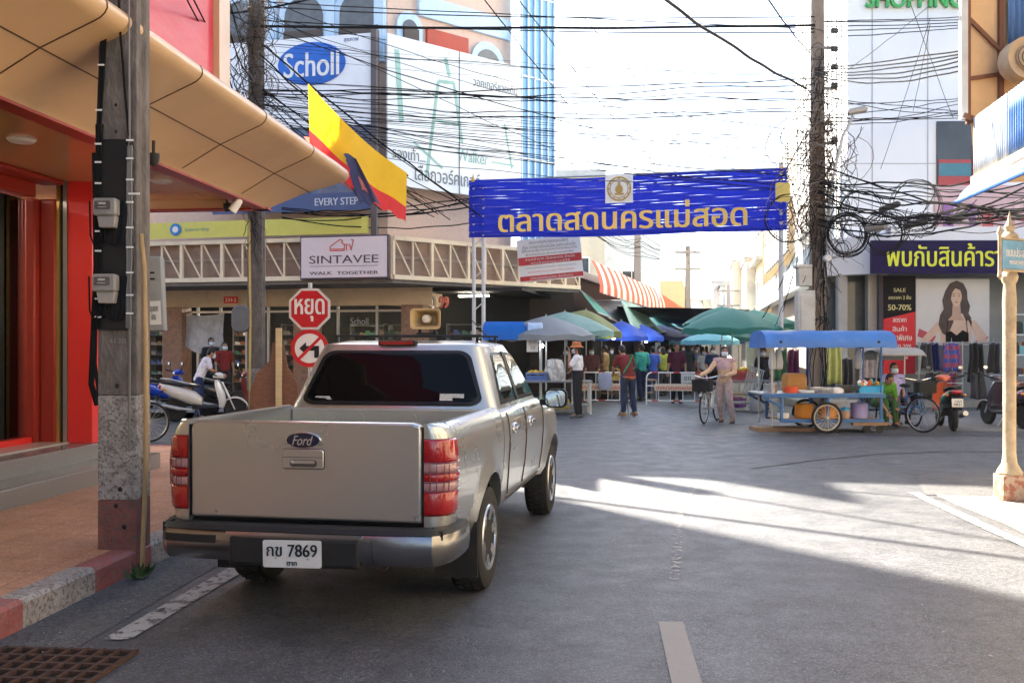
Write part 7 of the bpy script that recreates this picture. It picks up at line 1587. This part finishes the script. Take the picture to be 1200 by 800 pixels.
    for k in "LR":
        e, w_ = j[k+"e"], j[k+"w"]
        if sleeve == "long": limb(b, [j[k+"s"], e, e.lerp(w_,.92)], [.062*s,.052*s,.040*s])
        elif sleeve == "short": limb(b, [j[k+"s"], j[k+"s"].lerp(e,.75)], [.064*s,.060*s])
        else: limb(b, [j[k+"s"], j[k+"s"].lerp(e,.1)], [.06*s,.055*s])
    remesh(b, "shirt", cloth(top), t, vox, 2)
    b = MB()
    b.ball(pvs+Vector((0,0,-.03*s)), (.160*s*w,.118*s*w,.10*s), 14, 8)
    for k in "LR":
        if shorts: limb(b, [j[k+"h"], j[k+"h"].lerp(j[k+"k"],.9)], [.098*s,.085*s])
        else: limb(b, [j[k+"h"], j[k+"k"], j[k+"k"].lerp(j[k+"a"],.93)], [.098*s,.075*s,.062*s])
    remesh(b, "trousers", cloth(bottom), t, vox, 2)
    for k in "LR":
        a = j[k+"a"]; b = MB(T(a+Vector((0,0,-.085*s))) ); b.loft([[(x*.046*s*q, yy, z) for x, yy, z in ((-1,y,0),(1,y,0),(1,y,h_*.7),(.5,y,h_),(-.5,y,h_),(-1,y,h_*.7))] for y, q, h_ in ((-.085*s,.7,.06*s),(-.06*s,.95,.085*s),(.02*s,1,.085*s),(.10*s,1.08,.055*s),(.155*s,.9,.04*s),(.175*s,.5,.025*s))]); b.build("shoe", mat("shoe_%02d%02d%02d" % tuple(int(q*99) for q in shoes), shoes, .6), t, ang=60)
    if hair:
        b = MB(HM); b.ball((0,-.014*s,.035*s),(.085*s,.096*s,.104*s),16,10)
        if long_hair: b.ball((0,-.06*s,-.06*s),(.078*s,.055*s,.13*s),14,8)
        else: b.ball((0,-.045*s,-.01*s),(.078*s,.06*s,.08*s),14,8)
        # keep the face clear
        o = remesh(b, "hair", HAIRB, t, .014, 1)
        bm = bmesh.new(); bm.from_mesh(o.data); inv = HM.inverted()
        kill = [v for v in bm.verts if (lambda q: q.y > .045*s and q.z < .058*s)(inv @ v.co)]
        bmesh.ops.delete(bm, geom=kill, context='VERTS'); bm.to_mesh(o.data); bm.free()
    if hat is not None:
        b = MB(HM); b.lathe([(.165*s,.045*s),(.17*s,.05*s),(.118*s,.085*s),(.108*s,.12*s),(.102*s,.165*s),(.085*s,.178*s),(0,.182*s)],20); b.build("hat", cloth(hat), t)
    if mask:
        b = MB(HM); b.grid(lambda u, v: ((u-.5)*.15*s, (.105-.20*(u-.5)**2*1.3+.018*math.sin(math.pi*v))*s, (-.095+.10*v)*s), 10, 6); o = b.build("face_mask", MASKM if mask is True else cloth(mask), t); o.modifiers.new("thick",'SOLIDIFY').thickness = .004
    if vest:
        b = MB(); torso(b, .030); o = remesh(b, "vest", cloth(vest[0]), t, vox, 2)
        bm = bmesh.new(); bm.from_mesh(o.data)
        lo_, hi_ = vest[1]*s-seat, vest[2]*s-seat
        bmesh.ops.delete(bm, geom=[v for v in bm.verts if not lo_ < v.co.z < hi_], context='VERTS'); bm.to_mesh(o.data); bm.free()
    if bag:
        b = MB(); a, c = j["Rs"]+Vector((-.03,-.10,.05)), j["waist"]+Vector((-.18,-.13,-.05)); b.tube([a+Vector((0,.06,.02)), a, a.lerp(c,.5)+Vector((0,-.03,0)), c], .020, 6); b.build("bag_strap", cloth(bag), t)
    return t
gp = lambda px, Y: Vector((*gx(px, Y), 0))
# nearer people
person("man in an orange bucket hat and white shirt holding a phone to his ear", gp(677,22.25), R(72), (.74,.74,.76), (.018,.018,.02), h=1.68, hair=True, long_hair=True, hat=(.50,.17,.06), mask=True, look=(18,0), shoes=(.05,.05,.05), vest=((.018,.018,.022),.86,1.10), vox=.016,
       J={"Le": (-.27,.12,1.17), "Lw": (-.12,.17,1.50), "Rw": (.20,.14,.95)})
person("stooping man in a dark red vest with a green strap and an orange hem", gp(736,23.0), R(26), (.16,.022,.022), (.03,.045,.085), h=1.70, lean=22, look=(0,-28), shoes=(.30,.17,.07), bag=(.02,.24,.09), vest=((.62,.14,.05),.80,.93), w=1.12, vox=.016, sleeve="short",
       J={"Rw": (.16,.42,.95), "Lw": (-.14,.42,.98), "Re": (.27,.22,1.10), "Le": (-.27,.22,1.12), "La": (-.16,-.06,.085), "Ra": (.17,-.02,.085), "Rk": (.14,.04,.49)})
tp = thing("tripod", "small black camera tripod in front of the stooping man", "tripod", gp(735,22.5))
b = MB(); b.tube([(0,.0,.32),(0,0,.80)],.013,8); b.bx(-.05,.05,-.07,.07,.80,.90)
b.build("column", BLACK, tp)
for a in (30,150,270): b = MB(); b.tube([(0,0,.40),(.24*math.cos(R(a)),.24*math.sin(R(a)),.01)],.010,6); b.build("leg", BLACK, tp)
person("masked woman in a beige tunic and trousers walking a bicycle", gp(849,20.9), R(160), (.62,.42,.26), (.46,.33,.28), h=1.62, sleeve="long", mask=(.55,.58,.6), vest=((.50,.34,.34),1.18,1.45), bag=(.12,.10,.11), look=(22,0), long_hair=True, shoes=(.12,.05,.04), vox=.016,
       J={"Re": (.32,.12,1.16), "Rw": (.50,.30,1.05), "Le": (-.24,.08,1.12), "Lw": (-.04,.28,1.04), "La": (-.20,.14,.085), "Lk": (-.14,.16,.49), "Ra": (.08,-.10,.085)})
person("man in a maroon tee with a white print standing behind the second barrier", gp(793,27.9), R(172), (.09,.018,.03), (.02,.02,.025), h=1.72, look=(20,0), vox=.018)
# scooter man and the two in the shoe shop doorway
person("man in a white shirt and navy trousers leaning over the cream scooter", gp(226,21.35)+Vector((0,.4,0)), R(-62), (.66,.62,.66), (.02,.03,.085), h=1.66, lean=24, look=(0,-25), mask=True, vox=.017,
       J={"Rw": (.10,.46,1.03), "Lw": (-.08,.50,1.02), "Re": (.25,.22,1.13), "Le": (-.22,.24,1.14)})
person("person in a black top and face mask standing in the shoe shop doorway", gp(247,26.4)+Vector((0,0,.14)), R(-140), (.02,.022,.027), (.02,.02,.025), h=1.72, mask=True)
person("person in a dark red shirt and face mask in the shoe shop doorway", gp(263,26.0)+Vector((0,0,.14)), R(-150), (.20,.022,.018), (.03,.025,.025), h=1.6, mask=True, long_hair=True)
# trishaw people
TM = tc.matrix_basis
def seated(label, local, rz, top, bottom, seat_z, **k):
    k.setdefault("J", {}); k["J"] = {**{"Lk": (-.11,.42,.93), "Rk": (.11,.42,.93), "La": (-.11,.46,.50), "Ra": (.11,.46,.50)}, **k["J"]}
    hh = k.get("h", 1.6); return person(label, TM @ Vector(local), R(182+rz), top, bottom, seat=.86*hh/1.7-seat_z, **k)
seated("masked passenger in a lilac shirt sitting under the trishaw hood", (-.08,-1.18,0), 0, (.42,.36,.62), (.10,.09,.12), .50, h=1.6, mask=True, J={"Lw": (-.10,.30,1.0), "Rw": (.12,.30,1.0)})
seated("person in a lime green shirt bending forward beside the trishaw seat", (.36,-.86,0), 10, (.11,.33,.035), (.05,.12,.04), .46, h=1.55, lean=38, look=(0,-20), J={"Lw": (-.14,.46,.84), "Rw": (.12,.52,.72), "Le": (-.2,.34,.98), "Re": (.22,.38,.98)})
# crowd in the market street
rp = random.Random(21)
CR = [(752,29.2,35,(.05,.36,.28),(.02,.025,.06),"man in a teal shirt seen from behind between the barriers",1.70),(765,30.6,20,(.04,.10,.42),(.05,.06,.12),"person in a blue shirt beside the man in teal",1.62),
 (709,29.8,60,(.24,.15,.06),(.06,.05,.04),"person in an ochre brown jacket behind the first barrier",1.66),(717,31.2,160,(.05,.07,.03),(.03,.03,.03),"person in a dark green top under the olive umbrella",1.6),
 (777,32,10,(.32,.36,.05),(.05,.05,.05),"person in a yellow green shirt beyond the second barrier",1.6),(784,36,170,(.30,.04,.08),(.03,.03,.05),"person in a crimson top further up the market street",1.6),
 (806,33,5,(.03,.03,.035),(.06,.05,.05),"person in black walking away past the maroon tee",1.7),(815,36.5,175,(.10,.14,.30),(.05,.06,.12),"person in a navy patterned dress up the market street",1.6),
 (823,34.5,0,(.30,.34,.52),(.25,.22,.22),"person in a pale lilac shirt under the sky blue umbrella",1.62),(811,42,180,(.38,.35,.32),(.05,.05,.06),"person in a pale grey shirt deep in the market street",1.65),
 (828,44,0,(.34,.10,.09),(.04,.04,.06),"person in a brick red shirt deep in the market street",1.65),(800,47,180,(.08,.10,.18),(.03,.03,.04),"person in slate blue far up the market street",1.65),(835,31,190,(.03,.05,.12),(.02,.02,.03),"person in a midnight blue top behind the bicycle woman",1.6),
 (818,52,0,(.45,.42,.36),(.06,.06,.08),"tiny distant person in cream at the end of the market",1.65),(895,25.2,150,(.02,.02,.025),(.02,.02,.02),"vendor in black behind the slatted tray",1.58),(664,27.5,140,(.08,.05,.04),(.03,.03,.03),"vendor in a brown top behind the grey umbrella pole",1.6),(693,28.6,180,(.12,.04,.04),(.03,.03,.03),"vendor in dark maroon in the shade behind the first barrier",1.6)]
for i, (px, Y, rz, tp_, bt, lb, hh) in enumerate(CR):
    st_ = .10 if i % 2 else -.10
    person(lb, gp(px, Y), R(rz+rp.uniform(-12,12)), tp_, bt, h=hh, sleeve=rp.choice(("short","long")), long_hair=rp.random() < .45, mask=True if 90 < rz < 270 else None, vox=.024, group="people in the market street",
           J={"La": (-.10,st_,.085), "Lk": (-.10,.04+st_*.4,.49), "Ra": (.10,-st_,.085), "Rk": (.10,.04-st_*.4,.49), "Lw": (-.22,.10+rp.uniform(0,.2),.90+rp.uniform(0,.15)), "Rw": (.22,.10+rp.uniform(0,.2),.90+rp.uniform(0,.15))})

TOPS = [(.34,.04,.05),(.05,.10,.35),(.45,.43,.42),(.03,.03,.035),(.40,.30,.06),(.06,.22,.12),(.36,.15,.30),(.10,.16,.24),(.5,.22,.08)]
NMS = ["scarlet","royal blue","off white","charcoal","mustard","bottle green","mauve","petrol blue","tangerine"]
WHERE = ["in the thick of the market crowd","beyond the second barrier","under the far awnings"]
k_ = 0
for Y in (34,38,39.5,43,46,49,50,54,56):
    for px in (772,788,803,816,826)[k_%2::2]:
        q = k_ % 9; wv_ = WHERE[0 if Y < 42 else 1 if Y < 48 else 2]
        person("person in %s %s%s" % (NMS[q], wv_, (", walking away"," facing us")[k_%2] if False else (" with the back turned" if k_%2 else " facing this way")), gp(px+rp.uniform(-5,5), Y), R((0 if k_%2 else 180)+rp.uniform(-30,30)), TOPS[q], (.03+.03*(k_%3),.03,.05), h=rp.uniform(1.54,1.72), sleeve="short" if k_%3 else "long", long_hair=k_%2==0, mask=True if k_%2==0 else None, vox=.028, group="people in the market street",
               J={"La": (-.10,.10,.085), "Ra": (.10,-.10,.085), "Lw": (-.22,.2,.95), "Rw": (.22,.1,.9)})
        k_ += 1
# ================================================================ ROWS OF SHOPHOUSES ALONG THE MARKET STREET, far houses, hill
FARC = {k: mat("far_" + k, c, .75, var=.12, scale=2, dirt=.35, dcol=(.3,.25,.2)) for k, c in {"cream": (.58,.50,.38), "white": (.64,.63,.60), "pale_blue": (.50,.58,.64), "ochre": (.55,.42,.24), "grey": (.36,.36,.36), "pink": (.52,.36,.30)}.items()}
ROOFT = mat("tile_orange", (.50,.16,.07), .7, var=.2, scale=8); ROOFG = mat("sheet_roof_grey", (.30,.33,.36), .5, var=.2)
SHOPD = mat("shop_opening_shade", (.02,.018,.016), .9, var=.3)
def house(label, fr, w, d, h, m, floors, roof=None, name="shophouse", upto=0, awn=None):
    """frame fr: x along the street front, y into the block"""
    t = thing(name, label, "building", fr.translation); 
    b = MB(fr.copy()); b.bx(0,w,0,d,0,h); b.build("wall", m, t, world=True, smooth=False)
    b = MB(fr.copy()); b.bx(.25,w-.25,-.03,-.004,.1,2.7); b.build("opening_shade", SHOPD, t, world=True)  # solid slab on the wall; the shade of an open shop is in its colour
    b = MB(fr.copy())
    for z in range(1, floors): b.bx(-.01,w+.01,-.35,-.006,z*3.2-.22,z*3.2-.02)
    b.bx(-.05,w+.05,-.12,d+.05,h+.002,h+.25); b.build("ledge", FARC["grey"] if not roof else m, t, world=True)
    for z in range(1, floors):
        k = max(1, int(w/1.6))
        for i in range(k):
            x = w*(i+.5)/k; b = MB(fr.copy()); b.bx(x-.5,x+.5,-.05,-.004,z*3.2+.7,z*3.2+2.1); f_ = b.build("window", WHITE, t, world=True)
            b = MB(fr.copy()); b.bx(x-.44,x-.02,-.06,-.051,z*3.2+.76,z*3.2+2.04); b.bx(x+.02,x+.44,-.06,-.051,z*3.2+.76,z*3.2+2.04); b.build("pane", mat("far_pane", (.06,.07,.08), .15, var=.3), t, world=True).parent = f_
    if roof:
        b = MB(fr.copy()); b.add([(-.3,-.5,h+.25),(w+.3,-.5,h+.25),(w+.3,d+.5,h+.25),(-.3,d+.5,h+.25),(0,d*.5,h+1.9),(w,d*.5,h+1.9)], [(0,1,5,4),(2,3,4,5),(1,2,5),(3,0,4)]); b.build("roof", roof, t, world=True, smooth=False)
    if awn:
        b = MB(fr.copy()); b.add([(0,-.05,3.0),(w,-.05,3.0),(w,-1.6,2.5),(0,-1.6,2.5)],[(0,1,2,3)]); o = b.build("awning", awn, t, world=True); o.modifiers.new("thick",'SOLIDIFY').thickness = .03
    return t
# left side of the street, behind the awnings
ld = Vector((5.1,18.5,0)).normalized()
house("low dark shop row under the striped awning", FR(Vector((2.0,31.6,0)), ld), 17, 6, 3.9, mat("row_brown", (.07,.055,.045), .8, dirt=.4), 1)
house("pale blue and cream two storey shophouse rising behind the striped awning", FR(Vector((4.4,47,0)), (1,-.05,0)), 2.75, 9, 7.6, FARC["pale_blue"], 2, name="shophouse")
house("cream shophouse wall partly hidden by the blue banner", FR(Vector((1.6,40,0)), (.985,-.02,0)), 2.2, 8, 8.6, FARC["cream"], 2)
house("small house with an orange tiled roof past the striped awning", FR(Vector((7.7,54,0)), (1,-.1,0)), 1.9, 4, 3.5, mat("house_brown", (.16,.12,.10), .8), 1, roof=ROOFT, name="house")
house("distant pink shophouse at the end of the market street", FR(Vector((14.2,95,0)), (1,-.1,0)), 8, 8, 4.6, FARC["pink"], 2, roof=ROOFT)
house("distant cream shophouse beside the pink one at the street end", FR(Vector((21.5,94,0)), (1,-.1,0)), 5, 8, 5.6, FARC["cream"], 2)
house("distant white house behind the far umbrellas", FR(Vector((10.6,74,0)), (1,-.1,0)), 4, 6, 3.2, FARC["white"], 1, roof=ROOFG)
for (xa, xb, Ya, Yb, z0, z1, m, lb) in ((3.6,8.2,33.5,37.5,3.0,2.75,BLACK,"dark shade cloth added over the market lane to darken the crowd behind the umbrellas"),(4.6,9.6,39,44,2.95,2.7,mat("canvas_dark_blue", (.03,.06,.16), .7, trans=.15),"dark blue canvas added over the middle of the market lane to shade the crowd"),(6.2,11.2,46,53,2.9,2.7,mat("canvas_dark_green", (.03,.10,.07), .7, trans=.15),"dark green canvas added over the far market lane to shade the crowd")):
    sheet_thing("tarpaulin", lb, "tarpaulin", [(xa,Ya,z0),(xb,Ya,z0-.1),(xb+1,Yb,z1-.1),(xa+1,Yb,z1)], m, under=False, wave=.1)  # sheets added over the lane so that the crowd below is shaded
# right side, from the mall onwards
rdir = -RD; q0 = pB + RD*24.4 + Vector((.3,0,0))
for i, (w, h, k, fl_, lb) in enumerate(((6,9.2,"ochre",3,"tall ochre three storey shophouse next to the mall"),(5.5,6.6,"white",2,"bright white two storey shophouse after the ochre one"),(6,6.9,"cream",2,"weathered cream shophouse in the sunlit side of the street"),(6,5.6,"pale_blue",2,"pale blue shophouse with a grey roof further along"),(7,6.4,"white",2,"farther white shophouse on the sunny side"),(8,5.2,"cream",2,"last cream shophouse before the street bends"))):
    q0 = q0 + RD*w; house(lb, FR(q0, rdir), w-.03, 8, h, FARC[k], fl_, roof=ROOFG if i in (3,5) else None, awn=(TW, TB, GREEN, ROOFT, TB, GREEN)[i]); q0 = q0 - Vector((.55,0,0))
# the street behind us: two rows that shut out the low sky
bfl = FR(UV(-34,-5.9,0), SU); bfr = FR(UV(-2.1,6.4,0), -SU)
for i, (w, h, k) in enumerate(((9,7.6,"cream"),(8,6.9,"white"),(9,7.4,"cream"))):
    house(("tall white","middle white","small white")[i] + " shophouse behind us beyond the gold shop", FR(UV(-34+i*8.7,-5.9,0), SU), w-.5, 9, h, FARC["white"], 3, awn=TAN if False else None)
    house("shophouse behind us across the road, %s walled" % ("white","grey","second white")[i], FR(UV(-2.2-i*9,6.4,0), -SU), w-.5, 9, h-.5, FARC[("white","grey","white")[i]], 3)
b = MB(); rr = random.Random(1)
pts = [(-260+26*k, 700, 14+30*max(0,mnoise.noise((k*.33,1.7,0)))+10*mnoise.noise((k*.9,3,0))) for k in range(28)]
b.loft([[(x,y-150*0,0) for x,y,z in pts],[(x,y+10,z*.7) for x,y,z in pts],[(x,y+60,z) for x,y,z in pts],[(x,y+200,0) for x,y,z in pts]], closed=False, caps=False); struct(b.build("hills", mat("hill_blue_green", (.10,.14,.15), .9, var=.2, scale=.05)))
def far_pole(label, x, y, h):
    t = thing("utility_pole", label, "utility pole", (x,y,0)); b = MB(); b.loft([[(-w,-w,z),(w,-w,z),(w,w,z),(-w,w,z)] for z, w in ((0,.17),(h,.11))]); b.build("shaft", mat("far_pole_grey", (.24,.22,.21), .8), t)
    b = MB()
    for z in (h-.4, h-1.3): b.bx(-.7,.7,-.05,.05,z,z+.1)
    b.build("cross_arm", mat("arm_grey", (.2,.19,.18), .7), t); return t
far_pole("slim utility pole standing in the bright gap of the market street", *gx(806,52), 7.0); far_pole("slim pole beside the white shophouse of the sunny side", *gx(853,60), 5.4)
far_pole("grey pole in front of the pale blue shophouse behind the notice banner", *gx(747,44), 9.0); far_pole("thin distant pole near the far pink shophouse", *gx(790,80), 5.0)

# ================================================================ OVERHEAD CABLES
rc = random.Random(77)
CAB2 = mat("cable_dark_brown", (.03,.025,.022), .6, var=0)
GA = ("thin black overhead cable strung across the street between the tangled poles", "cables across the street")
GB = ("thick black overhead cable strung across the street", "thick cables across the street")
GC = ("black cable running from the mall pole out over the corner beside the shophouse", "cables from the mall pole")
GD = ("black cable slanting down from the tangled pole towards the corner shop", "slanting cables over the corner shop")
GE = ("black cable arriving overhead above the gold shop canopy", "cables over the gold shop")
GH = ("thin cable running along the market street between far poles", "cables along the market street")
GV = ("slack cable loop drooping between the poles", "slack cable loops")
def cable(p, q, sag, r, g, kink=0., n=26, m=None):
    p, q = Vector(p), Vector(q); b = MB(); pts = []; ph = rc.uniform(0, 99)
    for i in range(n+1):
        f_ = i/n; w = p.lerp(q, f_); e = 4*f_*(1-f_)
        w.z += -sag*e + kink*mnoise.noise((f_*7, ph, 0))*min(1,e*2); w.x += kink*.3*mnoise.noise((f_*6, ph, 8))*min(1,e*2); w.y += kink*.5*mnoise.noise((f_*5, ph, 4))*min(1,e*2); pts.append(w)
    b.tube(pts, r, 5); o = b.build("overhead_cable", m or CABK); tag(o, g[0], "cable", g[1]); return o
c2 = lambda py, dx=0, Y=22.2: P(300+dx, py, Y)
c3 = lambda py, dx=0, Y=21.5: P(955+dx, py, Y)
for a, d, s_, r in ((31,30,.05,.032),(8,20,.12,.014),(24,38,.10,.014),(2,34,.02,.012)): cable(c2(a), c3(d), s_, r, GB, .02)
for i in range(24):
    a = rc.uniform(40, 152); d = 84 + (a-40)*1.05 + rc.uniform(-14, 20); cable(c2(a, rc.uniform(-6,14), 22.2+rc.uniform(-.3,.3)), c3(d, rc.uniform(-14,14), 21.5+rc.uniform(-.4,.4)), rc.uniform(-.25,.40), rc.choice((.004,.005,.006,.007,.010)), GA, rc.choice((.02,.04,.10)))
for i in range(7):
    a = rc.uniform(96, 126); cable(c2(a), c3(a*.9+rc.uniform(-14,30)), rc.uniform(.02,.30), rc.uniform(.010,.016), GA, .12)
for i in range(8):
    a = rc.uniform(120,165); cable(c2(a), P(rc.uniform(880,950), rc.uniform(196,240), 22+rc.uniform(0,2)), rc.uniform(.1,.5), .008, GA, .08)
# slanting ones
for px0, py0, px1, py1, Y1, r in ((303,48,562,252,26.2,.022),(303,62,478,206,20.2,.020),(306,70,552,240,26,.012),(304,30,700,152,26,.014),(300,18,560,60,30,.010),(302,10,660,180,27,.009),(308,78,520,250,25.5,.008),(305,20,640,120,29,.008),(300,-4,600,96,28,.010),(304,100,470,250,25.8,.010)):
    cable(P(px0,py0,22.2), P(px1,py1,Y1), .12, r, GD, .05)
for i in range(9): cable(P(304,rc.uniform(90,150),22.2), P(rc.uniform(432,560), rc.uniform(235,258), 25.9), rc.uniform(0,.15), .013, GD, .05)
for i in range(6): cable(P(330,rc.uniform(243,258),25.3), P(560,rc.uniform(228,262),26.5), rc.uniform(.02,.25), .016, GD, .06)
# heavy twisted one from overhead to the mall pole
cable(P(770,-8,15), c3(104,-10), .10, .028, GB, .04, m=CAB2); cable(P(895,-8,15), c3(62,-6), .05, .014, GB, .02)
cable(P(560,-10,14), P(690,150,26), .05, .010, GD, .03); cable(P(600,-10,15), P(775,200,26.5), .1, .009, GD, .03); cable(P(660,-10,16), P(860,190,26), .3, .006, GD, .05)
# from the mall pole to the other side
for i in range(6): cable(c3(80+i*1.6), P(1215,42+i*2.2,12.4), .06+.05*i, .013, GC, .03)
for i in range(9): cable(c3(rc.uniform(110,150)), P(1150, rc.uniform(111,140), 26.3), rc.uniform(-.05,.2), .010, GC, .05)
for i in range(22): cable(c3(rc.uniform(192,262)), P(1230, rc.uniform(206,262), 15.5), rc.uniform(-.1,.45), rc.choice((.008,.011,.014,.018)), GC, .10)
for i in range(5): cable(c3(rc.uniform(20,26)+i*5), P(1128, 20+i*3.2, 26), .02, .012, GC, .02)
for px0, py0, px1, py1 in ((975,95,1088,8),(1066,2,1117,138),(1090,22,1032,198),(1090,28,1070,130)): cable(P(px0,py0,22), P(px1,py1,25.5), .05, .007, GC, .03)
for i in range(7): cable(P(1030+rc.uniform(-30,30),255,21), P(1090+rc.uniform(-40,60),222+rc.uniform(0,30),20.5), rc.uniform(.15,.6), .009, GC, .15)
# over the gold shop, along our side of the road
np_ = Vector((-2.85,7.1,6.9))
for i in range(16): cable(np_+Vector((rc.uniform(-.15,.15),0,rc.uniform(-.9,.8))), P(rc.uniform(268,300), rc.uniform(20,150), 22.1), rc.uniform(.3,1.5), rc.choice((.008,.010,.013)), GE, .08)
for px0, py0, px1, py1 in ((214,-10,301,112),(222,-10,300,98),(55,-4,64,8),(98,-6,62,14)): cable(P(px0,py0,9.5 if px0 > 150 else 7.5), P(px1,py1,21.9 if px0 > 150 else 7.4), .25 if px0 > 150 else .12, .009, GE, .02, 16)
# unseen heavy bundles added high over the crossing for shadow streaks on the road
for p, q, r_ in (((-13,26.4,10.4),(7,8.2,9.2),.055),((-6,22.5,10.6),(6.4,5.2,8.6),.035),((-9,25,9.9),(8,12.6,9.4),.025),((-3.0,8,9.6),(6.7,21.5,10.2),.035)):
    cable(p, q, .5, r_, ("unseen bundle of black cables added high over the crossing to shade the road", "unseen cable bundles added over the crossing"), .1)
# along the market street
for i in range(10): cable(c3(rc.uniform(150,240),-8), P(rc.choice((806,806,853)), rc.uniform(285,310), 52), rc.uniform(.2,.8), .010, GH, .05)
for i in range(6): cable(P(752,rc.uniform(262,300),44), P(806,rc.uniform(285,300),52), .3, .012, GH, .05)
for i in range(8): cable(P(rc.uniform(672,700),rc.uniform(240,275),31), P(752,rc.uniform(275,305),44), rc.uniform(.1,.4), .010, GH, .05)
for i in range(5): cable(P(925,rc.uniform(205,262),24.4), c3(rc.uniform(225,300),-6), rc.uniform(.1,.5), .012, GV, .1)
for i in range(4): cable(P(940+rc.uniform(-8,8),rc.uniform(290,310),21.3), P(888+rc.uniform(0,30),rc.uniform(376,398),25), rc.uniform(-.2,.3), .007, GV, .06)
# tangles: curled wire round the two poles (nobody could count these turns)
def tangle(parent, x, y, z0, z1, n, sx, mats, seed):
    r = random.Random(seed); b = MB()
    for i in range(n):
        b.cur = 0 if r.random() < .55 else r.randrange(len(mats)); z = z0+(z1-z0)*r.random()**.9; a = r.uniform(0,6.28); R0 = r.uniform(.08,sx); pts = []
        cx, cz = x+r.gauss(0,sx*.30), z
        if r.random() < .55:
            l = r.uniform(.25,1.3); dx = r.gauss(0,sx*.4)
            for k in range(9): f_ = k/8; pts.append((cx+dx*f_+.05*math.sin(f_*7+a), y-r.uniform(.14,.3), cz-l*f_+.06*math.sin(f_*5+a)))
        else:
            sp = r.uniform(2.2,6.5)
            for k in range(11): f_ = k/10; pts.append((cx+R0*math.cos(a+sp*f_)*(.6+.6*f_), y-.16-.12*math.sin(a+sp*f_)-.1*f_, cz+R0*.8*math.sin(a+sp*f_)))
        b.tube(pts, r.choice((.005,.006,.008,.010)), 4, caps=False)
    o = b.build("cable_tangle", mats, parent, world=True); o["kind"] = "stuff"; return o
PALEC = mat("cable_pale", (.22,.21,.20), .8, var=0); BRC = mat("cable_brown", (.10,.065,.045), .7, var=0)
tangle(p3, p3b.x, p3b.y, 3.9, 6.7, 230, .75, [BRC, CABK, PALEC], 3); tangle(p3, p3b.x, p3b.y, 1.6, 4.2, 22, .18, [CABK, PALEC], 4); tangle(p3, p3b.x, p3b.y, 6.3, 8.2, 50, .45, [CABK, PALEC], 5)
tangle(ps2, p2b.x, p2b.y, 6.2, 9.6, 150, .5, [BRC, CABK], 6); tangle(ps2, p2b.x, p2b.y, 4.4, 6.4, 50, .25, [CABK, BRC], 7)
b = MB()
for k in range(9):
    x = p3b.x+rc.uniform(-.22,.25); b.tube([(x+rc.uniform(-.06,.06), p3b.y-.2-rc.uniform(0,.08), .2+i*.5) for i in range(9)], rc.choice((.006,.009,.011)), 5)
o = b.build("cable_riser", CABK, p3, world=True); o["kind"] = "stuff"
def coil(label, c, r, n, th=.007):
    t = thing("cable_coil", label, "cable coil", c, 0, "coils of cable hung on the wires"); b = MB(); rr = random.Random(int(r*1000))
    for k in range(n):
        q = r+rr.uniform(-.045,.045); ox, oy, oz = rr.uniform(-.03,.03), rr.uniform(-.06,.06), rr.uniform(-.03,.03)
        b.tube([(ox+q*math.cos(2*math.pi*i/28), oy+.02*math.sin(i), oz+q*math.sin(2*math.pi*i/28)) for i in range(28)], th, 5, closed=True)
    b.build("coil", CABK, t)
for px, py, r_, n, lb in ((993,275,.44,14,"largest black cable coil hung beside the mall pole"),(1035,273,.42,7,"wide black cable coil on the wires above the navy sign"),(1046,268,.36,4,"thinner cable coil overlapping the wide one"),(1087,260,.14,5,"small cable coil near the splice boxes"),(1142,252,.13,4,"small cable coil over the mural, next to the splice box"),(1155,252,.12,3,"smallest pale ringed coil over the mural"),(925,255,.5,4,"loose open cable loop in front of the gantry post"),(1075,240,.52,4,"large loose cable loop above the splice boxes"),(1010,250,.5,5,"loose loop of cable behind the biggest coil"),(988,292,.13,3,"tiny cable coil below the biggest coil")):
    coil(lb, P(px,py,20.9), r_, n)
for px0, py0, px1, py1, r_, lb in ((1014,268,1040,264,.09,"grey splice box on the cables above the white canopy corner"),(1058,266,1086,258,.075,"black splice box between the coils over the navy sign"),(1108,260,1135,250,.10,"thick black splice box slung near the mural"),(1030,247,1055,238,.07,"black splice box high in the thicket of cables")):
    t = thing("splice_box", lb, "splice box", P(px0,py0,20.6), 0, "cable splice boxes"); b = MB(); a_, c_ = P(px0,py0,20.6), P(px1,py1,20.3); b.tube([a_+(c_-a_)*f_ for f_ in (0,.06,.1,.9,.94,1)], [r_*.4,r_*.8,r_,r_,r_*.8,r_*.4], 12); b.build("case", mat("splice_black", (.03,.03,.032), .5) if "grey" not in lb else mat("splice_grey", (.2,.2,.2), .5), t, world=True)

# ================================================================ the bright dusty air of the street
b = MB(); b.bx(-620, 620, -480, 1010, -1, 36)
hz_ = b.build("haze", [], smooth=False); hz_["kind"] = "stuff"
hm = D.materials.new("haze_air"); hm.use_nodes = True; hn = hm.node_tree.nodes; hn.clear()
ho = hn.new("ShaderNodeOutputMaterial"); hv = hn.new("ShaderNodeVolumePrincipled"); hv.inputs["Color"].default_value = (.93,.95,1,1); hv.inputs["Density"].default_value = .00028; hv.inputs["Anisotropy"].default_value = .35
hm.node_tree.links.new(hv.outputs[0], ho.inputs["Volume"]); hz_.data.materials.append(hm)
